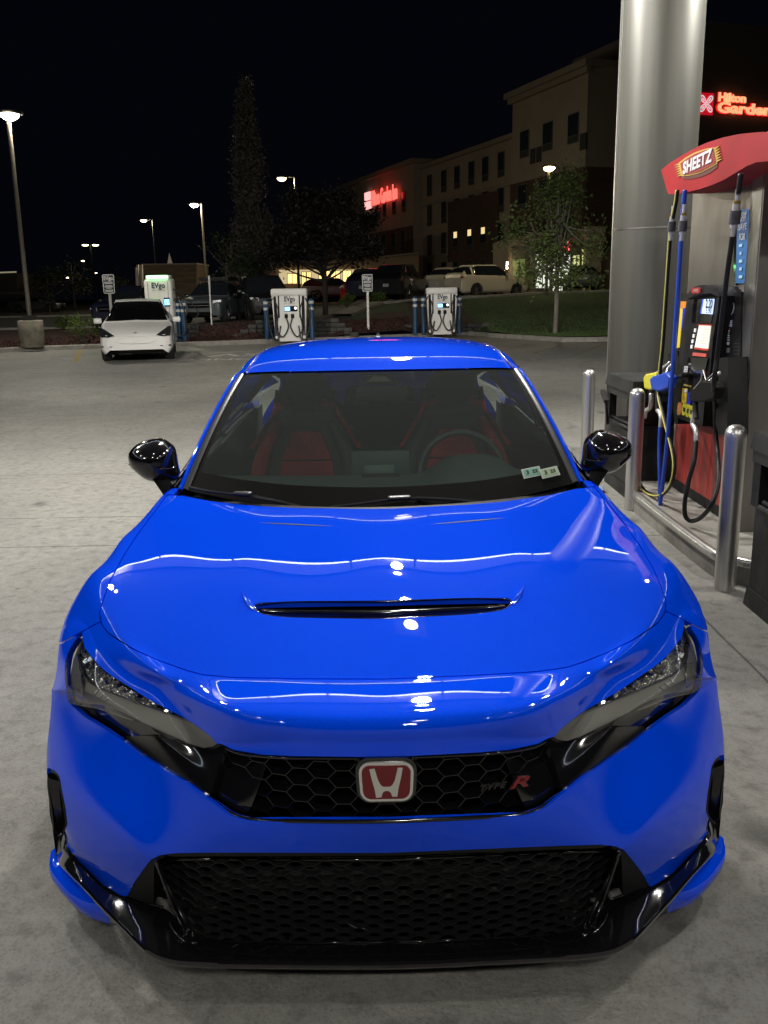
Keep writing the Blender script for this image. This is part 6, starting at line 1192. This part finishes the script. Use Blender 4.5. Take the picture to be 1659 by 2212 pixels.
mb = MB(); mb.box((0, 0, .08), (.34, .34, .16)); o = mb.out('base_cover', POLD, P1, False)
q = at_y(420, 442, 58); q2 = at_y(436, 446, 58); lamp_post(q2.x, 58, 1., [q], 'slim lamp post with one bright head above the silver car', .07, (.8, .4), energy=700)
for px, py, Y, lb in ((311, 476, 85, 'distant single lamp above the brown enclosure'), (147, 599, 150, 'small distant lamp above the shrub at left'), (609, 385, 57, 'warm lamp right of the columnar tree'), (180, 563, 150, 'distant lamp, lower left of the paired lamps'), (208, 589, 200, 'tiny distant white lamp beside the charging sign'), (53, 607, 140, 'tiny lamp just left of the tall lamp pole near its foot')):
    q = at_y(px, py, Y); lamp_post(q.x + (.8 if Y < 100 else .3), Y, 1., [q], lb, .08, (.9 * Y / 85, .4), POLD, mat('warm_lamp_glow', (1, .8, .4), .5, emit=(1., .86, .48), es=14.) if Y < 100 else LG2, 500, (1, .84, .55), Y < 100)
q = at_y(185, 529, 122); q2 = at_y(207, 529, 122); lamp_post((q.x + q2.x) / 2, 122, 1., [q, q2], 'distant lamp post with a pair of warm heads left of centre', .1, (1.2, .6), POLD, LG2, light=False)
q = at_y(1187, 362, 45); lamp_post(q.x, 45, 1.3, [q], 'lamp post with a warm star-bright head in front of the hotel', .08, (.6, .4), energy=500, glow=mat('warm_star', (1, .8, .4), .5, emit=(1., .82, .42), es=45.), colr=(1, .82, .5))
# ================================================================== parked vehicles
TYR = M('tyre_rubber'); ALW = mat('silver_rim', (.30, .30, .30), .35, .8); CGL = mat('car_glass', (.012, .015, .018), .06, 0, .6); HLC = mat('clear_lamp', (.55, .55, .52), .15, .3, 1., emit=(.8, .8, .75), es=.12); TLR = mat('tail_lamp', (.22, .012, .01), .2, 0, 1.)
def vehicle(name, label, cat, loc, rz, paint, L, Wd, st, cabin, wheels, fr, group='vehicles parked behind the chargers', bed=None, zl=.22, rim=None, plate='rear', detail=True):
    """st: stations (y, belt z, top z, belt half-width factor, roof half-width factor); front at y = 0 looks to -y"""
    t = empty(name, loc, rz, label, cat, group); hw = Wd / 2; S_ = []
    for y, zb, zt, kb, kr in st:
        w = hw * kb; r_ = hw * kr; zlo = zl + (.10 if y < .05 or y > L - .05 else 0)
        S_.append([(w * .90, y, zlo), (w * .985, y, zlo + .12), (w, y, zlo + (zb - zlo) * .55), (w * .985, y, zb - .10), (w * .93, y, zb), (r_ + (w * .93 - r_) * .12 if zt - zb > .15 else w * .86, y, zb + (zt - zb) * .88), (r_ * .86 if zt - zb > .15 else w * .6, y, zt - .005), (0, y, zt + .015)])
    G_ = patch(S_, 5, 3); nu, nv = len(G_), len(G_[0]); Vv = np.array([[tuple(p) for p in r] for r in G_]); body = MB(); glass = MB()
    full_ = np.concatenate([Vv, (Vv * [-1, 1, 1])[:, -2::-1]], 1); nV = full_.shape[1]
    wb, hd, rr_, rb = cabin      # windscreen base y, header y, roof rear y, rear-glass base y
    pill = [hd + .0, hd + (rr_ - hd) * .48, rr_]
    V = full_.reshape(-1, 3); T1 = []; T2 = []
    for i in range(nu - 1):
        ym = (G_[i][0].y + G_[i + 1][0].y) / 2
        for j in range(nV - 1):
            jj = min(j, nV - 2 - j); band = jj // 3; a = i * nV + j; q = (a, a + nV, a + nV + 1, a + 1); isg = False
            if band == 4 and wb + .35 < ym < rb - .2 and not any(abs(ym - p) < .05 for p in pill[1:]): isg = jj % 3 != 2 or True
            if band >= 5 and (wb + .02 < ym < hd or rr_ < ym < rb - .05): isg = True
            (T2 if isg else T1).append(q)
    def tris(T): return np.array([x for q in T for x in ((q[0], q[1], q[2]), (q[0], q[2], q[3]))])
    N_ = np.zeros_like(V); N_[:, 0] = np.sign(V[:, 0]); s = np.full(len(V), 1e3)
    for wy, wr in wheels: s = np.minimum(s, np.where(np.abs(V[:, 0]) > hw * .55, np.hypot(V[:, 1] - wy, V[:, 2] - wr) - (wr + .05), 1e3))
    a_, b_ = trim(V, tris(T1), N_, s, .10); ends = len(a_)
    for i in (0, nu - 1):
        ring = [tuple(full_[i][j]) for j in range(nV)]; k = len(a_); a_ = list(a_) + [np.array(p) for p in ring]; b_.append(tuple(range(k, k + nV)) if i else tuple(range(k + nV - 1, k - 1, -1)))
    mesh_obj('body', a_, b_, paint, t, True, angle=38)
    a2, b2 = trim(V, tris(T2), N_, np.full(len(V), 1.), 0); mesh_obj('windows', a2, b2, fr.get('gl', CGL), t, True, angle=40)
    mb = MB(); mb.box((0, L / 2, zl + .12), (Wd * .80, L * .92, .2)); mb.out('underbody', VOID, t, False)
    for wy, wr in wheels:
        for sd in (-1, 1):
            cx = sd * (hw - .13); mb = MB(); mb.lathe([(wr * .62, -.10), (wr * .93, -.12), (wr, -.08), (wr, .08), (wr * .93, .12), (wr * .62, .10)], (cx, wy, wr), 'X', 24, cap=False); w_ = mb.out('wheel', TYR, t, False, 40)
            mb = MB(); mb.lathe([(0, .05 * sd), (wr * .2, .06 * sd), (wr * .22, .02 * sd)], (cx, wy, wr), 'X', 16); 
            for k in range(5): a = 2 * math.pi * k / 5; mb.box((cx + sd * .06, wy + wr * .36 * math.cos(a), wr + wr * .36 * math.sin(a)), (.03, wr * .56, wr * .17), rx=a)
            mb.lathe([(wr * .60, -.09), (wr * .66, .09 * 1), (wr * .60, .10)], (cx, wy, wr), 'X', 24, cap=False); mb.out('rim', rim or ALW, w_, False, 40)
    zb0 = st[1][1]; yb = L
    for sd in (-1, 1):
        hp0 = fr['hl']; mb = MB(); mb.prism([(sd * hw * u, v) for u, v in hp0][::sd], lambda u, v, d: Vector((u, d + .30 * max(0, abs(u) / hw - .55) ** 1.2 * 1.2, v)), fr.get('hy', -.02), .12); o = mb.out('headlight', fr.get('hm', HLC), t, False)
        tl = fr['tl']; mb = MB(); mb.box((sd * hw * tl[0], yb - .06, tl[1]), (tl[2] * .7, .10, tl[3] * .7)); o = mb.out('tail_light', TLR, t, False)
        m0 = hd * .25 + wb * .75; mb = MB(); mb.bbox((sd * (hw + .10), m0 + .15, st[3][1] + .10), (.22, .12, .15), .04); o = mb.out('mirror', fr.get('mm', paint), t, False, 60); mb = MB(); mb.box((sd * (hw - .03), m0 + .18, st[3][1] + .04), (.14, .05, .04)); mb.out('mirror_arm', GB, o, False)
    if fr.get('grille'): u, z0, z1 = fr['grille']; mb = MB(); mb.prism([(-u * hw, z0), (u * hw, z0), (u * hw * 1.08, z1), (-u * hw * 1.08, z1)], lambda a, b, d: Vector((a, d, b)), -.035, .08); g_ = mb.out('grille', GB, t, False); mb = MB(); mb.box((0, -.045, (z0 + z1) / 2), (u * hw * 1.9, .01, .02)); mb.out('grille_bar', fr.get('gm', ALW), g_, False)
    if fr.get('intake'): u, z0, z1 = fr['intake']; mb = MB(); mb.prism([(-u * hw, z0), (u * hw, z0), (u * hw * .86, z1), (-u * hw * .86, z1)], lambda a, b, d: Vector((a, d, b)), -.03, .10); mb.out('lower_intake', VOID, t, False)
    mb = MB(); mb.box((0, L + .01, fr.get('pz', .75)), (.31, .02, .155)); mb.out('number_plate', mat('plate_white', (.45, .45, .45), .5), t, False)
    mb = MB(); mb.box((0, L - .02, .42), (Wd * .7, .08, .16)); mb.out('rear_bumper', fr.get('bm', MB_), t, False)
    return t
def suv_st(L, hood, roof, belt, nose=.72, rear=1.):
    return [(.0, nose - .05, nose + .02, .80, .6), (.12, nose + .08, nose + .12, .93, .6), (.55, nose + .16, nose + .22, .985, .62), (hood - .12, belt - .05, belt + .02, 1., .66), (hood, belt, belt + .06, 1., .68), (hood + .75, belt + .02, roof - .05, 1., .70), (hood + 1.2, belt + .03, roof, 1., .70), (hood + 2.2, belt + .05, roof - .01, 1., .69), (L - .85, belt + .07, roof - .07, .99, .66), (L - .40, belt + .08, roof - .22, .965, .60), (L - .10, belt + .06, belt + .14, .93, .6), (L, belt - .12, belt - .06, .86, .6)]
SUVF = dict(hl=[(.62, .78), (.93, .84), (.95, .92), (.62, .90)], tl=(.80, 1.0, .34, .2), grille=(.42, .62, .84), intake=(.6, .30, .46))
WHT = mat('pearl_white_paint', (.80, .79, .75), .5, 0, .9, spec=.3, coatr=.05); BLKP = mat('black_paint', (.006, .006, .007), .4, 0, 1.); CHAM = mat('champagne_paint', (.52, .475, .37), .4, .1, .8); SILB = mat('silver_blue_paint', (.14, .155, .165), .35, .5, .8); REDC = mat('dark_red_paint', (.05, .004, .004), .4, 0, 1.); NAVY = mat('navy_paint', (.010, .013, .03), .4, 0, 1.); GRYP = mat('grey_paint', (.10, .10, .10), .4, .4, .8)
# the white electric car at the charger
wx = at_y(296, 760, 22.4).x
tst = [(.0, .60, .66, .78, .5), (.10, .72, .76, .93, .55), (.45, .84, .88, .985, .6), (.95, .95, .99, 1., .6), (1.12, 1.0, 1.05, 1., .62), (1.9, 1.02, 1.50, 1., .63), (2.45, 1.03, 1.615, 1., .635), (3.2, 1.06, 1.58, 1., .62), (3.95, 1.12, 1.42, .98, .56), (4.4, 1.12, 1.22, .95, .55), (4.68, 1.0, 1.06, .90, .55), (4.75, .8, .84, .84, .5)]
DRK = mat('dark_headlamp', (.02, .02, .022), .12, 0, 1.)
ev = vehicle('electric_car', 'white electric car facing the camera in front of the green-lit charger', 'car', (wx, 22.4, 0), math.radians(11.5), WHT, 4.75, 1.92, tst, (1.10, 2.05, 3.1, 4.42), ((.88, .35), (3.77, .35)), dict(hl=[(.56, .70), (.72, .655), (.93, .67), (.965, .92), (.88, .91)], hy=-.075, hm=DRK, tl=(.8, 1.0, .3, .12), mm=WHT, gl=glass_mat('ev_glass', (.42, .45, .45), 0, .01), intake=(.58, .235, .31)), group='cars at the chargers')
for sd in (-1, 1):
    mb = MB(); mb.tube([(sd * .96 * .66, -.03, .70), (sd * .96 * .78, -.0, .70), (sd * .96 * .88, .06, .76)], .014, 5); mb.out('running_light', mat('drl', (.8, .8, .8), .3, emit=(1, 1, 1), es=.35), ev, True)
    mb = MB(); mb.prism([(sd * .62, .40), (sd * .90, .40), (sd * .90, .43), (sd * .86, .435), (sd * .60, .42)][::sd], lambda u, v, d: Vector((u, d + .25 * max(0, abs(u) - .6), v)), -.02, .1); mb.out('bumper_vent', GB, ev, False)
mb = MB(); mb.tube([(-.50, -.02, .56), (-.36, -.035, .50), (0, -.045, .485), (.36, -.035, .50), (.50, -.02, .56)], .008, 5); mb.tube([(-.46, .0, .60), (-.2, -.025, .655), (0, -.03, .66), (.2, -.025, .655), (.46, 0, .60)], .007, 5); mb.out('bumper_crease', WHT, ev, True)
mb = MB(); mb.tube([(-.05, .03, .765), (0, .03, .775), (.05, .03, .765)], .008, 5); mb.tube([(0, .03, .775), (0, .01, .735)], .008, 5, smooth=False); mb.out('bonnet_badge', ALW, ev, True)
mb = MB(); mb.box((-.02, 1.62, 1.30), (.07, .02, .17), rx=-.9); o = mb.out('parking_tag', mat('tag_cream', (.50, .48, .34), .6), ev, False)
mb = MB(); mb.box((0, 2.7, .78), (1.6, 3.2, .1)); mb.bbox((-.36, 2.75, 1.05), (.5, .14, .6), .05); mb.bbox((.36, 2.75, 1.05), (.5, .14, .6), .05); mb.box((0, 1.45, .93), (1.6, .5, .1)); mb.box((0, 3.6, 1.1), (1.5, .1, .5)); mb.out('cabin', INT, ev, False)
# driver inside the white car: one continuous skinned body, arms to the wheel
def person(name, label, loc, verts, edges, radii, m, group=None):
    me = bpy.data.meshes.new(name); me.from_pydata(verts, edges, []); o = bpy.data.objects.new(name, me); col.objects.link(o); o.location = loc; me.materials.append(m)
    sk = o.modifiers.new('skin', 'SKIN'); 
    for i, r_ in enumerate(radii): me.skin_vertices[0].data[i].radius = (r_, r_ * .85)
    me.skin_vertices[0].data[0].use_root = True; sb = o.modifiers.new('sub', 'SUBSURF'); sb.levels = 2; sb.render_levels = 2; return tag(o, label, 'person', group)
try:
    pv = [(0, .18, .56), (0, .22, .76), (0, .20, .98), (0, .17, 1.08), (0, .13, 1.17), (0, .11, 1.26), (.17, .20, 1.0), (.25, .06, .84), (.18, -.22, .90), (-.17, .20, 1.0), (-.25, .06, .84), (-.16, -.22, .90), (.10, -.15, .55), (.12, -.55, .60), (-.10, -.15, .55), (-.12, -.55, .60)]
    pe = [(0, 1), (1, 2), (2, 3), (3, 4), (4, 5), (2, 6), (6, 7), (7, 8), (2, 9), (9, 10), (10, 11), (0, 12), (12, 13), (0, 14), (14, 15)]; pr_ = [.15, .14, .14, .06, .085, .075, .07, .045, .03, .07, .045, .03, .09, .07, .09, .07]
    bpy.data.meshes; pm = mat('person_skin', (.30, .16, .09), .6); pp = person('person', 'driver with light top sitting behind the windscreen of the white car', (wx - .01, 24.3, .1), pv, pe, pr_, mat('light_top', (.25, .25, .26), .8))
    mb = MB(); mb.lathe([(0, -.115), (.045, -.11), (.07, -.06), (.078, 0), (.075, .05), (.05, .10), (0, .118)], (0, .095, 1.215), n=14); mb.box((0, .01, 1.20), (.02, .03, .04)); mb.out('face', pm, pp, True)
    mb = MB(); mb.lathe([(.083, 0), (.082, .05), (.06, .105), (0, .13)], (0, .115, 1.225), n=14); mb.out('hair', mat('dark_hair', (.02, .012, .008), .7), pp, True)
except Exception as ex_: print('person failed', ex_)
# silver-blue wagon, dark vehicles and pale SUVs on the raised car park
def place(px, Y, rz=0.): p = at_y(px, 650, Y); return (p.x, Y, terr(p.x, Y))
w1 = vehicle('parked_suv', 'silver blue crossover with a dark roof basket facing the camera', 'car', place(430, 35.2), math.radians(-7), SILB, 4.6, 1.86, suv_st(4.6, 1.30, 1.62, 1.04, .78), (1.28, 2.15, 3.9, 4.5), ((.88, .35), (3.65, .35)), dict(SUVF, grille=(.48, .62, .80), mm=GB))
mb = MB(); mb.box((0, 2.9, 1.72), (1.25, 1.5, .05))
for sx in (-.62, .62): mb.box((sx, 2.9, 1.79), (.04, 1.5, .09))
mb.box((0, 2.15, 1.79), (1.25, .04, .09)); mb.out('roof_basket', MB_, w1, False)
vehicle('parked_suv', 'black suv with shiny highlights facing the middle charger', 'car', place(592, 34.6), math.radians(17), BLKP, 4.7, 1.93, suv_st(4.7, 1.35, 1.78, 1.12, .85), (1.3, 2.1, 4.1, 4.6), ((.9, .37), (3.75, .37)), dict(SUVF, mm=BLKP), rim=GB)
vehicle('parked_pickup', 'dark boxy vehicle facing the camera behind the charging sign at left', 'car', place(238, 37.5), math.radians(-4), NAVY, 4.7, 1.95, suv_st(4.7, 1.4, 1.82, 1.15, .95), (1.38, 1.9, 4.2, 4.65), ((.9, .4), (3.7, .4)), dict(SUVF, grille=(.5, .75, .98), mm=BLKP), rim=GB)
vehicle('parked_pickup', 'dark red pickup seen low behind the dark trees, left of the red car', 'car', place(790, 80), math.radians(96), REDC, 5.6, 1.98, suv_st(5.6, 1.5, 1.75, 1.12, .95), (1.45, 2.1, 3.4, 3.7), ((.95, .4), (4.4, .4)), dict(SUVF), rim=GB)
vehicle('red_car', 'bright red car with a light alloy wheel between the dark tree and the sign', 'car', place(765, 46.5), math.radians(-28), mat('bright_red_paint', (.42, .012, .012), .35, 0, 1.), 4.6, 1.9, suv_st(4.6, 1.35, 1.66, 1.06, .85), (1.3, 2.1, 3.8, 4.5), ((.88, .37), (3.7, .37)), dict(SUVF), rim=mat('brassy_rim', (.45, .38, .22), .3, .9))
vehicle('parked_suv', 'black suv seen from behind, left of the pale suvs', 'car', place(896, 50), math.radians(160), BLKP, 4.8, 1.95, suv_st(4.8, 1.4, 1.80, 1.12, .85), (1.35, 2.1, 4.1, 4.7), ((.9, .38), (3.8, .38)), dict(SUVF, tl=(.84, 1.0, .22, .2)), rim=GB)
vehicle('parked_pickup', 'navy pickup seen from behind between the red car and the black suv', 'car', place(840, 51), math.radians(164), NAVY, 5.2, 1.95, suv_st(5.2, 1.4, 1.72, 1.12, .85), (1.35, 2.1, 3.6, 3.9), ((.9, .38), (4.1, .38)), dict(SUVF, tl=(.9, .95, .16, .3)), rim=GB)
def hl(p, rz, ln):   # origin from the rear end
    return p
vehicle('pale_suv', 'pale champagne suv seen from behind, left one of the pair', 'car', (lambda q: (q[0] + 2.9, q[1] + 3.2, q[2]))(place(935, 50)), math.radians(142), CHAM, 4.5, 1.84, suv_st(4.5, 1.3, 1.68, 1.08, .8), (1.25, 2.0, 3.8, 4.4), ((.86, .35), (3.55, .35)), dict(SUVF, mm=CHAM, tl=(.84, 1.02, .24, .14), bm=MB_))
vehicle('pale_suv', 'pale champagne suv in side view, right one of the pair', 'car', (lambda q: (q[0] + 3.5, q[1] + 1.2, q[2]))(place(990, 49)), math.radians(120), CHAM, 4.5, 1.84, suv_st(4.5, 1.3, 1.68, 1.08, .8), (1.25, 2.0, 3.8, 4.4), ((.86, .35), (3.55, .35)), dict(SUVF, mm=CHAM, tl=(.84, 1.02, .24, .14)))
vehicle('parked_sedan', 'dark sedan with a white plate seen from behind at the lawn, right', 'car', (lambda q: (q[0] - .2, q[1] + 4.6, q[2]))(place(1294, 49)), math.radians(172), BLKP, 4.7, 1.86, [(.0, .62, .68, .8, .5), (.12, .74, .78, .93, .55), (.6, .84, .88, 1., .6), (1.35, .94, 1.0, 1., .62), (2.1, .98, 1.36, 1., .62), (2.7, 1., 1.45, 1., .62), (3.3, 1.0, 1.40, 1., .6), (3.95, 1.02, 1.12, .98, .6), (4.5, 1.02, 1.08, .94, .6), (4.7, .86, .9, .88, .5)], (1.3, 2.1, 3.3, 4.0), ((.88, .33), (3.65, .33)), dict(SUVF, hl=[(.62, .64), (.93, .68), (.95, .76), (.62, .74)], grille=(.4, .45, .65), tl=(.82, .86, .3, .12)))
vehicle('parked_sedan', 'pale sedan parked sideways far off at left', 'car', place(135, 82), math.radians(88), GRYP, 4.7, 1.86, [(.0, .62, .68, .8, .5), (.12, .74, .78, .93, .55), (.6, .84, .88, 1., .6), (1.35, .94, 1.0, 1., .62), (2.1, .98, 1.36, 1., .62), (2.7, 1., 1.45, 1., .62), (3.3, 1.0, 1.40, 1., .6), (3.95, 1.02, 1.12, .98, .6), (4.5, 1.02, 1.08, .94, .6), (4.7, .86, .9, .88, .5)], (1.3, 2.1, 3.3, 4.0), ((.88, .33), (3.65, .33)), dict(SUVF, hl=[(.62, .64), (.93, .68), (.95, .76), (.62, .74)], grille=(.4, .45, .65), tl=(.82, .86, .3, .12)))
